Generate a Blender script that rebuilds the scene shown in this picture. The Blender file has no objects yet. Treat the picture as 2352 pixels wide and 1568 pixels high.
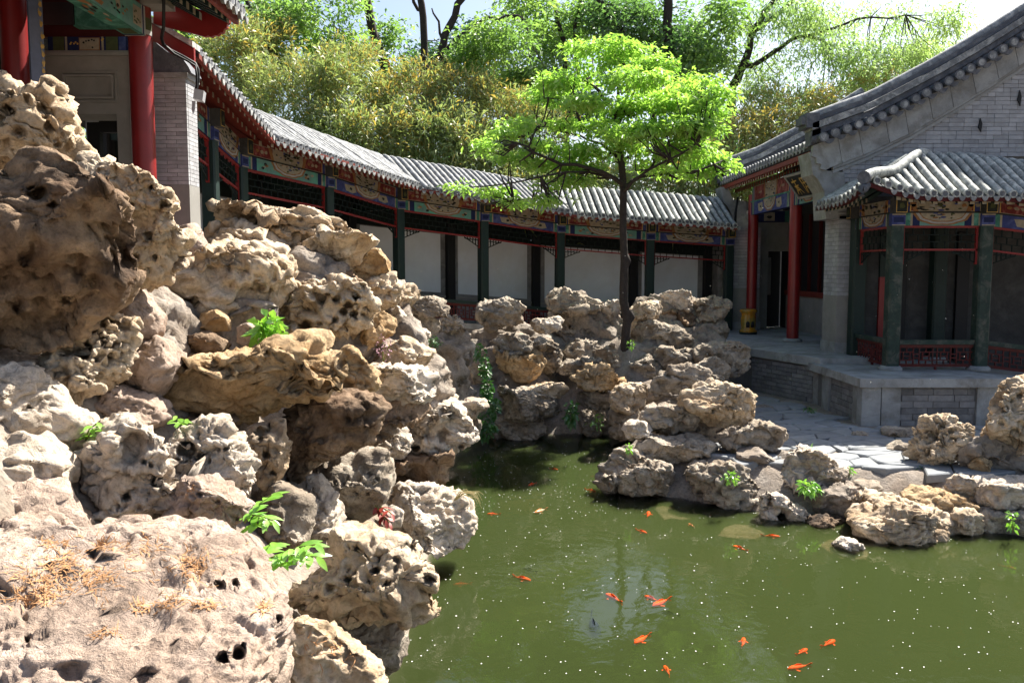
import bpy, bmesh, math, random
import numpy as np
from mathutils import Matrix, Vector
random.seed(5)
SC = bpy.context.scene
COL = SC.collection
# ---------------------------------------------------------------- camera, sky, sun, exposure
F = 1960.0
TH = math.atan(167 / 1960.0)
CAMZ = 2.8
cam = bpy.data.cameras.new('camera')
cam.sensor_width = 36.0
cam.lens = 36.0 * F / 2352.0
cam.clip_start = 0.05
cam.clip_end = 2000.0
camo = bpy.data.objects.new('camera', cam)
camo.location = (0, 0, CAMZ)
camo.rotation_euler = (math.pi / 2 - TH, 0, 0)
COL.objects.link(camo)
SC.camera = camo

SUN_EL, SUN_AZ = math.radians(50), math.radians(45)      # azimuth from +Y towards +X
world = bpy.data.worlds.new('World')
SC.world = world
world.use_nodes = True
wn = world.node_tree.nodes
bg = wn['Background']
sky = wn.new('ShaderNodeTexSky')
sky.sky_type = 'NISHITA'
sky.sun_disc = False
sky.sun_elevation = SUN_EL
sky.sun_rotation = SUN_AZ
sky.air_density = 1.0
sky.dust_density = 2.5
sky.ozone_density = 1.0
world.node_tree.links.new(sky.outputs[0], bg.inputs[0])
bg.inputs[1].default_value = 0.066
sl = bpy.data.lights.new('sun', 'SUN')
sl.energy = 5.0
sl.angle = math.radians(0.53)
sl.color = (1.0, 0.95, 0.86)
so = bpy.data.objects.new('sun', sl)
sdir = Vector((math.cos(SUN_EL) * math.sin(SUN_AZ), math.cos(SUN_EL) * math.cos(SUN_AZ), math.sin(SUN_EL)))
so.rotation_euler = sdir.to_track_quat('Z', 'Y').to_euler()
so.location = (20, 20, 30)
COL.objects.link(so)
SC.view_settings.view_transform = 'Standard'
SC.view_settings.look = 'None'
SC.view_settings.exposure = 1.65
SC.view_settings.gamma = 1.0
SC.view_settings.use_curve_mapping = False
SC.render.engine = 'CYCLES'
SC.cycles.use_denoising = True
SC.cycles.max_bounces = 8
SC.cycles.volume_bounces = 1
SC.cycles.transparent_max_bounces = 16

# ---------------------------------------------------------------- pixel rays -> places in the world
cT, sT = math.cos(TH), math.sin(TH)
CAM = np.array([0, 0, CAMZ])
def ray(px, py):
    x = (px - 1176) / F
    y = -(py - 784) / F
    return np.array([x, cT + y * sT, -sT + y * cT])
def at(px, py, d):
    r = ray(px, py)
    return CAM + r * (d / r[1])
def atz(px, py, z):
    r = ray(px, py)
    return CAM + r * ((z - CAMZ) / r[2])

# ---------------------------------------------------------------- object helpers
W = {}
def reg(o, M):
    W[o.name] = M
def props(o, label=None, cat=None, group=None, kind=None):
    if label: o['label'] = label
    if cat: o['category'] = cat
    if group: o['group'] = group
    if kind: o['kind'] = kind
    return o
def empty(name, loc, label=None, cat=None, group=None, kind=None):
    o = bpy.data.objects.new(name, None)
    o.location = loc
    o.empty_display_size = 0.2
    COL.objects.link(o)
    reg(o, Matrix.Translation(loc))
    return props(o, label, cat, group, kind)
def put(name, mesh, parent=None, M=None, kind=None):
    o = bpy.data.objects.new(name, mesh)
    COL.objects.link(o)
    M = M.copy() if M is not None else Matrix.Identity(4)
    if parent is not None:
        o.parent = parent
        o.matrix_basis = W[parent.name].inverted() @ M
    else:
        o.matrix_basis = M
    reg(o, M)
    if kind: o['kind'] = kind
    return o
def T(x, y, z): return Matrix.Translation((x, y, z))
def frame(o, x, y, z):
    M = Matrix.Identity(4)
    for i in range(3):
        M[i][0], M[i][1], M[i][2], M[i][3] = x[i], y[i], z[i], o[i]
    return M
def V3(p): return Vector((float(p[0]), float(p[1]), float(p[2])))

class MB:
    """collects shapes into one mesh; m = index of the material slot"""
    def __init__(s):
        s.v, s.f, s.m, s.sm = [], [], [], []
    def add(s, vs, fs, m=0, smooth=False):
        b = len(s.v)
        s.v += [tuple(map(float, p)) for p in vs]
        s.f += [tuple(i + b for i in f) for f in fs]
        s.m += [m] * len(fs)
        s.sm += [smooth] * len(fs)
        return s
    def obox(s, o, x, y, z, m=0):
        """box from corner o along the three vectors"""
        o, x, y, z = map(V3, (o, x, y, z))
        vs = [o, o + x, o + x + y, o + y, o + z, o + x + z, o + x + y + z, o + y + z]
        fs = [(0, 3, 2, 1), (4, 5, 6, 7), (0, 1, 5, 4), (1, 2, 6, 5), (2, 3, 7, 6), (3, 0, 4, 7)]
        return s.add(vs, fs, m)
    def box(s, x0, x1, y0, y1, z0, z1, m=0):
        return s.obox((x0, y0, z0), (x1 - x0, 0, 0), (0, y1 - y0, 0), (0, 0, z1 - z0), m)
    def bar(s, p0, p1, w, h, m=0, up=(0, 0, 1)):
        """beam with its axis p0-p1, w across, h along up"""
        p0, p1, up = V3(p0), V3(p1), V3(up)
        d = p1 - p0
        a = d.cross(up)
        if a.length < 1e-6: a = d.cross(Vector((1, 0, 0)))
        a.normalize()
        u = a.cross(d).normalized()
        if abs(up.z) > .9 and abs(d.normalized().z) < .9: u = Vector((0, 0, 1))
        return s.obox(p0 - a * w / 2 - u * h / 2, d, a * w, u * h, m)
    def tube(s, pts, rads, n=8, m=0, cap=True):
        pts = [V3(p) for p in pts]
        if not hasattr(rads, '__len__'): rads = [rads] * len(pts)
        vs, fs = [], []
        ref = Vector((0.13, 0.31, 0.94))
        for i, p in enumerate(pts):
            d = (pts[min(i + 1, len(pts) - 1)] - pts[max(i - 1, 0)]).normalized()
            if abs(d.dot(ref)) > .97: r2 = Vector((1, 0, 0))
            else: r2 = ref
            a = d.cross(r2).normalized()
            b = d.cross(a)
            for k in range(n):
                t = 2 * math.pi * k / n
                vs.append(p + (a * math.cos(t) + b * math.sin(t)) * rads[i])
        for i in range(len(pts) - 1):
            for k in range(n):
                k2 = (k + 1) % n
                fs.append((i * n + k, i * n + k2, (i + 1) * n + k2, (i + 1) * n + k))
        s.add(vs, fs, m, True)
        if cap:
            s.add(vs[:n], [tuple(range(n))], m)
            s.add(vs[-n:], [tuple(range(n))], m)
        return s
    def lathe(s, prof, n=20, m=0, c=(0, 0, 0)):
        vs, fs = [], []
        for r, z in prof:
            for k in range(n):
                t = 2 * math.pi * k / n
                vs.append((c[0] + r * math.cos(t), c[1] + r * math.sin(t), c[2] + z))
        for i in range(len(prof) - 1):
            for k in range(n):
                k2 = (k + 1) % n
                fs.append((i * n + k, i * n + k2, (i + 1) * n + k2, (i + 1) * n + k))
        return s.add(vs, fs, m, True)
    def prism(s, pts, ex, m=0):
        """polygon of 3D points pushed along ex"""
        n = len(pts)
        pts = [V3(p) for p in pts]
        ex = V3(ex)
        vs = pts + [p + ex for p in pts]
        fs = [tuple(range(n)), tuple(range(2 * n - 1, n - 1, -1))]
        fs += [(i, n + i, n + (i + 1) % n, (i + 1) % n) for i in range(n)]
        return s.add(vs, fs, m)
    def mesh(s, name, mats):
        me = bpy.data.meshes.new(name)
        me.from_pydata(s.v, [], s.f)
        for k in (mats if isinstance(mats, (list, tuple)) else [mats]):
            me.materials.append(MAT[k])
        me.polygons.foreach_set('material_index', s.m)
        me.polygons.foreach_set('use_smooth', s.sm)
        bm = bmesh.new(); bm.from_mesh(me)
        bmesh.ops.recalc_face_normals(bm, faces=bm.faces)
        bm.to_mesh(me); bm.free()
        return me
    def build(s, name, mats, parent=None, M=None, kind=None):
        return put(name, s.mesh(name, mats), parent, M, kind)

def mesh_np(name, V, Fa, mats, smooth=False, midx=None):
    me = bpy.data.meshes.new(name)
    V = np.asarray(V, np.float32); Fa = np.asarray(Fa, np.int32)
    k = Fa.shape[1]
    me.vertices.add(len(V)); me.vertices.foreach_set('co', V.ravel())
    me.loops.add(Fa.size); me.loops.foreach_set('vertex_index', Fa.ravel())
    me.polygons.add(len(Fa))
    me.polygons.foreach_set('loop_start', np.arange(0, Fa.size, k, dtype=np.int32))
    me.polygons.foreach_set('loop_total', np.full(len(Fa), k, np.int32))
    me.polygons.foreach_set('use_smooth', np.full(len(Fa), smooth, bool))
    for m in (mats if isinstance(mats, (list, tuple)) else [mats]):
        me.materials.append(MAT[m])
    if midx is not None: me.polygons.foreach_set('material_index', np.asarray(midx, np.int32))
    me.update(calc_edges=True)
    return me

# ---------------------------------------------------------------- materials
MAT = {}
class NT:
    def __init__(s, name):
        s.mat = bpy.data.materials.new(name); s.mat.use_nodes = True
        s.nt = s.mat.node_tree; s.nt.nodes.clear()
        s.out = s.n('ShaderNodeOutputMaterial')
        MAT[name] = s.mat
    def n(s, t, **kw):
        nd = s.nt.nodes.new(t)
        for k, v in kw.items(): setattr(nd, k, v)
        return nd
    def l(s, a, b): s.nt.links.new(a, b)
    def setv(s, sock, v):
        if hasattr(v, 'links') or isinstance(v, bpy.types.NodeSocket): s.l(v, sock)
        else: sock.default_value = v
    def noise(s, vec, scale, detail=4, rough=.6, dist=0.0):
        nd = s.n('ShaderNodeTexNoise')
        if vec is not None: s.l(vec, nd.inputs['Vector'])
        nd.inputs['Scale'].default_value = scale; nd.inputs['Detail'].default_value = detail
        nd.inputs['Roughness'].default_value = rough; nd.inputs['Distortion'].default_value = dist
        return nd.outputs['Fac']
    def ramp(s, fac, stops, interp='LINEAR'):
        nd = s.n('ShaderNodeValToRGB'); cr = nd.color_ramp; cr.interpolation = interp
        while len(cr.elements) < len(stops): cr.elements.new(.5)
        for e, (p, c) in zip(cr.elements, stops):
            e.position = p; e.color = (c, c, c, 1) if not hasattr(c, '__len__') else (*c, 1)
        s.l(fac, nd.inputs[0]); return nd.outputs[0]
    def mix(s, fac, a, b, blend='MIX'):
        nd = s.n('ShaderNodeMix', data_type='RGBA', blend_type=blend)
        s.setv(nd.inputs[0], fac)
        for sk, v in ((nd.inputs[6], a), (nd.inputs[7], b)):
            s.setv(sk, (*v, 1) if isinstance(v, tuple) and len(v) == 3 else v)
        return nd.outputs[2]
    def math(s, op, a, b=0.0):
        nd = s.n('ShaderNodeMath', operation=op); s.setv(nd.inputs[0], a); s.setv(nd.inputs[1], b)
        return nd.outputs[0]
    def pos(s, rnd=True):
        g = s.n('ShaderNodeNewGeometry').outputs['Position']
        if not rnd: return g
        oi = s.n('ShaderNodeObjectInfo').outputs['Random']
        vm = s.n('ShaderNodeVectorMath', operation='MULTIPLY_ADD')
        cb = s.n('ShaderNodeCombineXYZ')
        for i, k in enumerate((37.0, 51.0, 23.0)): s.l(s.math('MULTIPLY', oi, k), cb.inputs[i])
        s.l(g, vm.inputs[0]); vm.inputs[1].default_value = (1, 1, 1); s.l(cb.outputs[0], vm.inputs[2])
        return vm.outputs[0]
    def bump(s, h, strength=.5, dist=.02, normal=None):
        nd = s.n('ShaderNodeBump'); nd.inputs['Strength'].default_value = strength
        nd.inputs['Distance'].default_value = dist
        s.l(h, nd.inputs['Height'])
        if normal is not None: s.l(normal, nd.inputs['Normal'])
        return nd.outputs[0]
    def principled(s, col, rough=.8, spec=.3, normal=None):
        p = s.n('ShaderNodeBsdfPrincipled')
        s.setv(p.inputs['Base Color'], (*col, 1) if isinstance(col, tuple) and len(col) == 3 else col)
        s.setv(p.inputs['Roughness'], rough)
        p.inputs['Specular IOR Level'].default_value = spec
        if normal is not None: s.l(normal, p.inputs['Normal'])
        s.l(p.outputs[0], s.out.inputs['Surface']); return p

def mk_rock(name, c1, c2, c3, bump=.8, stain=.5, fine=1.0):
    t = NT(name); p = t.pos()
    a = t.noise(p, 2.2, 9, .66, .4)
    b = t.noise(p, 1.1, 6, .62, .8)
    c = t.noise(p, 38, 6, .7)
    d = t.noise(p, 7, 8, .7, .6)
    col = t.mix(t.ramp(a, [(.40, 0.0), (.62, 1.0)]), c1, c2)
    col = t.mix(t.math('MULTIPLY', t.ramp(b, [(.52, 0.0), (.66, 1.0)]), stain), col, c3)
    col = t.mix(1.0, col, t.ramp(d, [(.30, .62), (.55, 1.0), (.75, 1.12)]), 'MULTIPLY')
    col = t.mix(.75 * fine, col, t.ramp(c, [(.32, .55), (.5, 1.0), (.72, 1.15)]), 'MULTIPLY')
    vo = t.n('ShaderNodeTexVoronoi', feature='F1')
    wp = t.n('ShaderNodeVectorMath', operation='ADD')
    nz = t.n('ShaderNodeTexNoise'); nz.inputs['Scale'].default_value = 9; t.l(p, nz.inputs['Vector'])
    sc = t.n('ShaderNodeVectorMath', operation='SCALE'); t.l(nz.outputs['Color'], sc.inputs[0]); sc.inputs['Scale'].default_value = .09
    t.l(p, wp.inputs[0]); t.l(sc.outputs[0], wp.inputs[1]); t.l(wp.outputs[0], vo.inputs['Vector'])
    vo.inputs['Scale'].default_value = 17
    pit = t.ramp(vo.outputs['Distance'], [(.0, 0.0), (.42, 1.0)])
    pm = t.ramp(t.noise(p, 3.1, 3), [(.46, 0.0), (.6, 1.0)])
    pith = t.math('MULTIPLY', t.math('SUBTRACT', pit, 1.0), pm)
    h = t.math('ADD', t.math('MULTIPLY', d, 1.0), t.math('MULTIPLY', c, .45))
    h = t.math('ADD', h, t.math('MULTIPLY', pith, .55))
    h = t.math('ADD', h, t.math('MULTIPLY', t.noise(p, 120, 3, .7), .16))
    t.principled(col, .9, .15, t.bump(h, bump, .05))
    return t.mat
mk_rock('rock_cream', (.66, .54, .40), (.46, .33, .205), (.15, .11, .08))
mk_rock('rock_pink', (.52, .405, .33), (.40, .295, .225), (.20, .145, .11), .9, .7)
mk_rock('rock_ochre', (.58, .42, .25), (.40, .25, .12), (.12, .09, .055), .9, .6)
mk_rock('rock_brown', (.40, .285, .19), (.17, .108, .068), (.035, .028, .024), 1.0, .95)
mk_rock('rock_grey', (.50, .43, .345), (.32, .255, .19), (.09, .08, .068), 1.0, .7)
mk_rock('rock_white', (.71, .615, .51), (.54, .435, .33), (.18, .145, .11), .9, .65)
mk_rock('mortar', (.33, .285, .24), (.25, .20, .155), (.13, .105, .085), .7, .5)

def mk_plain(name, col, rough=.7, spec=.3, var=.25, scale=9, bump=.0, dirt=None, dirt_amt=.5, rnd=.0, bscale=40):
    t = NT(name); p = t.pos()
    n = t.noise(p, scale, 6, .65)
    c = t.mix(1.0, col, t.ramp(n, [(.25, 1 - var), (.75, 1 + var * .6)]), 'MULTIPLY')
    if rnd:
        oi = t.n('ShaderNodeObjectInfo').outputs['Random']
        c = t.mix(1.0, c, t.ramp(oi, [(0, 1 - rnd), (1, 1 + rnd)]), 'MULTIPLY')
    if dirt:
        c = t.mix(t.math('MULTIPLY', t.ramp(t.noise(p, scale * .45, 7, .7, .5), [(.48, 0.0), (.62, 1.0)]), dirt_amt), c, dirt)
    nm = t.bump(t.noise(p, bscale, 6, .7), bump, .01) if bump else None
    t.principled(c, rough, spec, nm)
mk_plain('tile_grey', (.19, .195, .20), .72, .35, .5, 14, .6, (.46, .46, .44), .75, .18)
mk_plain('tile_lichen', (.27, .28, .26), .75, .3, .5, 16, .6, (.56, .57, .51), .85, .18)
mk_plain('tile_pan', (.07, .072, .075), .85, .2, .5, 20, .8)
mk_plain('tile_dark', (.085, .09, .105), .7, .35, .4, 10, .5, (.22, .22, .23), .5, .12)
mk_plain('brick', (.35, .35, .36), .85, .2, .22, 8, .4, (.17, .165, .16), .35, .16)
mk_plain('brick_old', (.19, .185, .185), .88, .2, .3, 8, .6, (.33, .32, .31), .4, .25)
mk_plain('wall_dark', (.055, .054, .052), .9, .15, .3, 6, .3, (.10, .097, .094), .4)  # carries the pavilion wall's shade in its colour; beam heads share it
mk_plain('joint', (.16, .155, .15), .9, .1, .2, 12, .3)
mk_plain('stone', (.31, .315, .31), .85, .2, .35, 4, .7, (.17, .16, .145), .75, .08)
mk_plain('flag', (.235, .245, .255), .85, .2, .28, 5, .7, (.22, .22, .2), .5, .15)
mk_plain('wall_grey', (.25, .24, .22), .85, .2, .18, 4, .3, (.18, .17, .15), .35)
mk_plain('plaster', (.66, .69, .74), .9, .15, .1, 2, .15, (.5, .48, .45), .25)
mk_plain('red_worn', (.095, .012, .010), .6, .3, .4, 14, .2, (.05, .03, .025), .6)
mk_plain('red_lacquer', (.20, .012, .012), .38, .45, .2, 5, .1)
mk_plain('red_rail', (.20, .012, .010), .5, .4, .25, 10)
mk_plain('red_dull', (.17, .03, .02), .6, .3, .3, 10, .2)
mk_plain('dark_red', (.06, .008, .007), .7, .2, .2, 5)
mk_plain('green_dark', (.008, .022, .018), .55, .35, .3, 10, .15)
mk_plain('green_worn', (.018, .036, .028), .65, .3, .4, 9, .3, (.13, .12, .10), .5)
mk_plain('lattice', (.007, .012, .010), .7, .2, .2)
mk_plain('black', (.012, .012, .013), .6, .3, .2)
mk_plain('p_blue', (0.0358, 0.0459, 0.1496), .75, .2, .3, 14, 0, (.12, .14, .3), .5)
mk_plain('p_navy', (0.0127, 0.0188, 0.0677), .75, .2, .3, 14)
mk_plain('p_green', (0.0389, 0.1406, 0.1), .75, .2, .3, 14, 0, (.16, .36, .30), .5)
mk_plain('p_teal', (0.1173, 0.223, 0.1986), .75, .2, .25, 8, 0, (.08, .36, .25), .6)
mk_plain('p_cream', (0.2688, 0.2321, 0.1752), .8, .2, .3, 12, 0, (.38, .30, .2), .5)
mk_plain('p_white', (0.3125, 0.3044, 0.2881), .8, .2, .25, 14)
mk_plain('p_orange', (0.2383, 0.1163, 0.0471), .75, .2, .3, 12)
mk_plain('p_red', (0.125, 0.0213, 0.0213), .75, .2, .3, 14, 0, (.42, .16, .14), .5)
mk_plain('p_ink', (0.0208, 0.0249, 0.0229), .8, .2, .3, 14)
mk_plain('p_olive', (0.064, 0.0722, 0.0315), .8, .2, .4, 12)
mk_plain('gold', (.50, .30, .06), .45, .5, .3, 14)
mk_plain('blue_board', (.13, .15, .23), .6, .3, .25, 8)
mk_plain('glaze', (.45, .20, .015), .25, .5, .35, 9, .1, (.10, .16, .05), .6)
mk_plain('metal', (.35, .35, .37), .35, .5, .1)
mk_plain('soil', (.16, .12, .085), .95, .1, .4, 6, .8, (.25, .20, .15), .5)
mk_plain('bark_dark', (.045, .037, .033), .9, .15, .4, 14, .9)
mk_plain('bark_brown', (.085, .065, .05), .9, .15, .4, 14, .9)
mk_plain('culm', (.16, .17, .05), .6, .3, .3, 6)
mk_plain('straw', (.44, .235, .11), .9, .15, .4, 20)
mk_plain('dry_grass', (.42, .34, .16), .8, .2, .3, 10)
mk_plain('petal', (.85, .84, .80), .8, .2, .05)
mk_plain('pink', (.55, .32, .38), .7, .2, .4, 30)
mk_plain('red_leaf', (.20, .022, .012), .5, .4, .4, 20)
mk_plain('fish_orange', (.9, .085, .004), .7, .1, .25, 25)
mk_plain('fish_pale', (.85, .30, .10), .35, .4, .4, 25, 0, (.85, .7, .55), .8)
mk_plain('fish_dark', (.02, .027, .024), .9, .0, .3, 25)

def mk_leaf(name, c1, c2, tr, tw=.5, scale=3.0, rough=.5, glossy=.07):
    t = NT(name); p = t.pos(False)
    n = t.noise(p, scale, 4, .6)
    n2 = t.noise(p, 34, 2, .6)
    f = t.math('ADD', t.math('MULTIPLY', n, .6), t.math('MULTIPLY', n2, .4))
    c = t.mix(t.ramp(f, [(.40, 0.0), (.60, 1.0)]), c1, c2)
    ct = t.mix(1.0, c, tr, 'MULTIPLY')
    d = t.n('ShaderNodeBsdfDiffuse'); t.l(c, d.inputs[0])
    r = t.n('ShaderNodeBsdfTranslucent'); t.l(ct, r.inputs[0])
    m = t.n('ShaderNodeMixShader'); m.inputs[0].default_value = tw
    t.l(d.outputs[0], m.inputs[1]); t.l(r.outputs[0], m.inputs[2])
    g = t.n('ShaderNodeBsdfGlossy'); g.inputs['Roughness'].default_value = rough
    m2 = t.n('ShaderNodeMixShader'); m2.inputs[0].default_value = glossy
    t.l(m.outputs[0], m2.inputs[1]); t.l(g.outputs[0], m2.inputs[2])
    t.l(m2.outputs[0], t.out.inputs['Surface'])
mk_leaf('leaf_bright', (.32, .45, .09), (.20, .345, .06), (1.6, 1.8, 1.2), .5)
mk_leaf('leaf_tree', (.10, .20, .05), (.20, .31, .08), (1.8, 1.8, 1.2), .55, .8)
mk_leaf('leaf_deep', (.055, .125, .04), (.11, .20, .055), (1.6, 1.7, 1.1), .5, .8)
mk_leaf('leaf_pine', (.025, .06, .03), (.045, .095, .045), (1.2, 1.5, 1.1), .3, .8)
mk_leaf('leaf_bamboo', (.165, .24, .075), (.28, .325, .125), (1.5, 1.5, 1.1), .45, .7, .45, .07)
mk_leaf('leaf_gold', (.36, .27, .07), (.27, .27, .08), (1.6, 1.45, .9), .45, .9, .45, .06)
mk_leaf('leaf_willow', (.16, .27, .085), (.27, .36, .13), (1.7, 1.75, 1.3), .55, .8)
mk_leaf('leaf_plant', (.16, .36, .04), (.24, .44, .06), (1.5, 1.6, 1.0), .4, 6, .35, .1)
mk_leaf('leaf_ivy', (.04, .12, .025), (.07, .18, .035), (1.4, 1.6, 1.0), .35, 6, .4, .08)
# ---------------------------------------------------------------- noise fields (numpy)
RG = np.random.default_rng(11)
GV = RG.random((32, 32, 32)).astype(np.float32)
def _tri(G, p):
    n = G.shape[0]
    i = np.floor(p).astype(np.int64); f = (p - i).astype(np.float32)
    i0 = i % n; i1 = (i + 1) % n
    x0, y0, z0 = i0.T; x1, y1, z1 = i1.T
    fx, fy, fz = f.T
    a = G[x0, y0, z0] * (1 - fx) + G[x1, y0, z0] * fx
    b = G[x0, y1, z0] * (1 - fx) + G[x1, y1, z0] * fx
    c = G[x0, y0, z1] * (1 - fx) + G[x1, y0, z1] * fx
    d = G[x0, y1, z1] * (1 - fx) + G[x1, y1, z1] * fx
    return (a * (1 - fy) + b * fy) * (1 - fz) + (c * (1 - fy) + d * fy) * fz
def vn(p):
    i = np.floor(p); f = p - i
    return _tri(GV, i + f * f * (3 - 2 * f))
ROT = np.array([[.36, .48, -.8], [-.8, .6, 0], [.48, .64, .6]])
def fbm(p, o=4, g=.5):
    s = np.zeros(len(p), np.float32); a = 1.0; t = 0.0
    for k in range(o):
        s += a * vn(p); t += a; a *= g
        p = p @ ROT.T * 2.03 + 17.3
    return s / t - .5
def ridge(p, o=3):
    s = np.zeros(len(p), np.float32); a = 1.0; t = 0.0
    for k in range(o):
        s += a * (1 - np.abs(2 * vn(p) - 1)); t += a; a *= .5
        p = p @ ROT.T * 2.1 + 9.1
    return s / t
def _worley(n=8, v=9):
    pts = RG.random((n, n, n, 3)); ids = RG.random((n, n, n))
    g = np.arange(n * v) / v
    X, Y, Z = np.meshgrid(g, g, g, indexing='ij')
    P = np.stack([X, Y, Z], -1); c = np.floor(P).astype(int)
    f1 = np.full(X.shape, 9.0); f2 = f1.copy(); cid = np.zeros(X.shape)
    for dx in (-1, 0, 1):
        for dy in (-1, 0, 1):
            for dz in (-1, 0, 1):
                q = c + (dx, dy, dz); w = q % n
                i = (w[..., 0], w[..., 1], w[..., 2])
                d = ((q + pts[i] - P) ** 2).sum(-1)
                near = d < f1
                f2 = np.where(near, f1, np.minimum(f2, d)); cid = np.where(near, ids[i], cid); f1 = np.where(near, d, f1)
    return np.sqrt(f1).astype(np.float32), (np.sqrt(f2) - np.sqrt(f1)).astype(np.float32), cid.astype(np.float32), v
WF, WE, WC, WV = _worley()
def worley(p): return _tri(WF, p * WV)
def wedge_(p): return _tri(WE, p * WV)
def wcell(p): return _tri(WC, p * WV)
def sstep(a, b, x):
    t = np.clip((x - a) / (b - a), 0, 1); return t * t * (3 - 2 * t)

def unit_(a): return a / np.linalg.norm(a, axis=1, keepdims=True)
ICO = {}
def ico(sub):
    if sub not in ICO:
        bm = bmesh.new(); bmesh.ops.create_icosphere(bm, subdivisions=sub, radius=1)
        v = np.array([x.co[:] for x in bm.verts]); f = np.array([[x.index for x in q.verts] for q in bm.faces])
        bm.free(); ICO[sub] = (v, f)
    return ICO[sub]
def vnormals(V, Fa):
    n = np.cross(V[Fa[:, 1]] - V[Fa[:, 0]], V[Fa[:, 2]] - V[Fa[:, 0]])
    o = np.zeros_like(V)
    for k in range(3):
        for j in range(3): o[:, j] += np.bincount(Fa[:, k], n[:, j], len(V))
    return o / (np.linalg.norm(o, axis=1, keepdims=True) + 1e-12)

def rock_mesh(name, poly, d, th=None, k=0.0, sub=5, mat='rock_cream', rough=1.0, pit=.55, strata=.6, seed=0, pw=.55, fq=1.0, facets=24, grow=1.10, up=1.0, lean=0.0, low=1.0, crack=1.0, holes=()):
    """a solid boulder: the outline stands upright at distance d, the body swells to both sides of it"""
    poly = np.array(poly, float)
    cy = poly[:, 1].mean(); cx = poly[:, 0].mean()
    P = np.array([at(x, y, d + k * (cy - y)) for x, y in poly])
    U = np.array([1.0, 0, 0])
    a = at(cx, cy - 40, d + k * 40); b = at(cx, cy + 40, d - k * 40)
    Vv = a - b; Vv[0] = 0; Vv /= np.linalg.norm(Vv)
    N = np.cross(U, Vv)
    x, y = P @ U, P @ Vv
    ar = np.cross(np.stack([x, y], 1), np.roll(np.stack([x, y], 1), -1, 0))
    A = ar.sum() / 2
    cu = ((x + np.roll(x, -1)) * ar).sum() / (6 * A); cv = ((y + np.roll(y, -1)) * ar).sum() / (6 * A)
    px, py = x - cu, y - cv
    C = np.array([cu, 0, 0]) + Vv * cv; C = C + N * ((P.mean(0) - C) @ N)
    na = 180
    ang = np.linspace(-math.pi, math.pi, na, endpoint=False)
    R = np.zeros(na)
    for i in range(len(px)):
        j = (i + 1) % len(px)
        ex, ey = px[j] - px[i], py[j] - py[i]
        den = np.cos(ang) * ey - np.sin(ang) * ex
        den = np.where(np.abs(den) < 1e-9, 1e-9, den)
        t = (px[i] * ey - py[i] * ex) / den
        s = (px[i] * np.sin(ang) - py[i] * np.cos(ang)) / den
        R = np.where((s >= -1e-6) & (s <= 1 + 1e-6) & (t > 0), np.maximum(R, t), R)
    R = (np.roll(R, 1) + 2 * R + np.roll(R, -1)) / 4 * grow
    r0 = math.sqrt(abs(A) / math.pi)
    if th is None: th = r0 * .85
    S, Fa = ico(sub)
    S = unit_(S + np.array([0, -.45, 0]))            # finer where the rock faces the pond
    a = np.arctan2(S[:, 2], S[:, 0]); rr = np.hypot(S[:, 0], S[:, 2])
    Rv = np.interp(a, np.append(ang, math.pi), np.append(R, R[0]))
    w = rr ** pw
    q = np.sign(-S[:, 1]) * np.abs(S[:, 1]) ** .8 * th
    q = np.where(q > 0, q * up, q)
    V = C + (Rv * w * np.cos(a))[:, None] * U + (Rv * w * np.sin(a))[:, None] * Vv + q[:, None] * N
    V = V + N * (((V - C) @ Vv) * lean)[:, None]         # undercut face
    Nn = vnormals(V, Fa)
    if (Nn * (V - C)).sum() < 0: Nn = -Nn; Fa = Fa[:, ::-1]
    off = np.array([seed * 3.17 % 29, seed * 7.31 % 31, seed * 1.93 % 27])
    f0 = fq / r0
    rs = np.random.default_rng(seed * 13 + 5)
    wb = np.stack([fbm(V * f0 * 1.3 + off + 3, 2), fbm(V * f0 * 1.3 + off + 13, 2), fbm(V * f0 * 1.3 + off + 31, 2)], 1) * .35 * r0
    for i in range(int(facets)):
        u = rs.normal(size=3); u -= 0
        c = u @ N
        u = u / np.linalg.norm(u)
        if abs(u @ N) < .38: continue
        dt = (V + wb - C) @ u
        h = dt.max() * rs.uniform(.60, .86)
        ex = np.clip(dt - h, 0, None) * .9
        V = V - ex[:, None] * u
    Nn = vnormals(V, Fa)
    Q = V * f0 + off
    ed = 1 - .45 * rr[:, None][:, 0] ** 4               # calmer at the outline so that it keeps its shape
    disp = fbm(Q * 1.5, 3) * .26 * r0 * ed * low
    # beds dip a little differently in every rock: features run along them
    dip, az = rs.uniform(-.25, .45), rs.uniform(-.5, .5)
    Qa = np.stack([Q[:, 0] * .62, Q[:, 1] * .75, (Q[:, 2] + dip * Q[:, 0] + az * .5 * Q[:, 1]) * 1.55], 1)
    wq = Qa + np.stack([fbm(Q * 2 + 5, 3), fbm(Q * 2 + 11, 3), fbm(Q * 2 + 23, 3)], 1) * .62
    disp += (wcell(wq * 1.2 + 2) - .5) * .34 * r0 * rough * ed + (wcell(wq * 2.6 + 8) - .5) * .11 * r0 * rough
    disp -= crack * (1 - sstep(.0, .10, wedge_(wq * 1.2 + 2))) * .16 * r0 * rough + (1 - sstep(0, .08, wedge_(wq * 2.6 + 8))) * .05 * r0 * rough
    disp += (ridge(wq * 1.7, 4) - .66) * .13 * r0 * rough * ed
    disp += (ridge(wq * 5.2 + 7, 3) - .6) * .05 * r0 * rough
    disp += fbm(wq * 9, 3, .6) * .05 * r0 * rough
    if strata:
        zz = np.stack([Q[:, 0] * .7, Q[:, 1] * .7, Q[:, 2] * 7.5 + fbm(Q * 1.7, 2) * 5 + Q[:, 0] * .8], 1)
        disp += (np.abs(vn(zz) - .5) * 2 - .5) * .15 * r0 * strata + (vn(zz * 2.3) - .5) * .06 * r0 * strata
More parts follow.
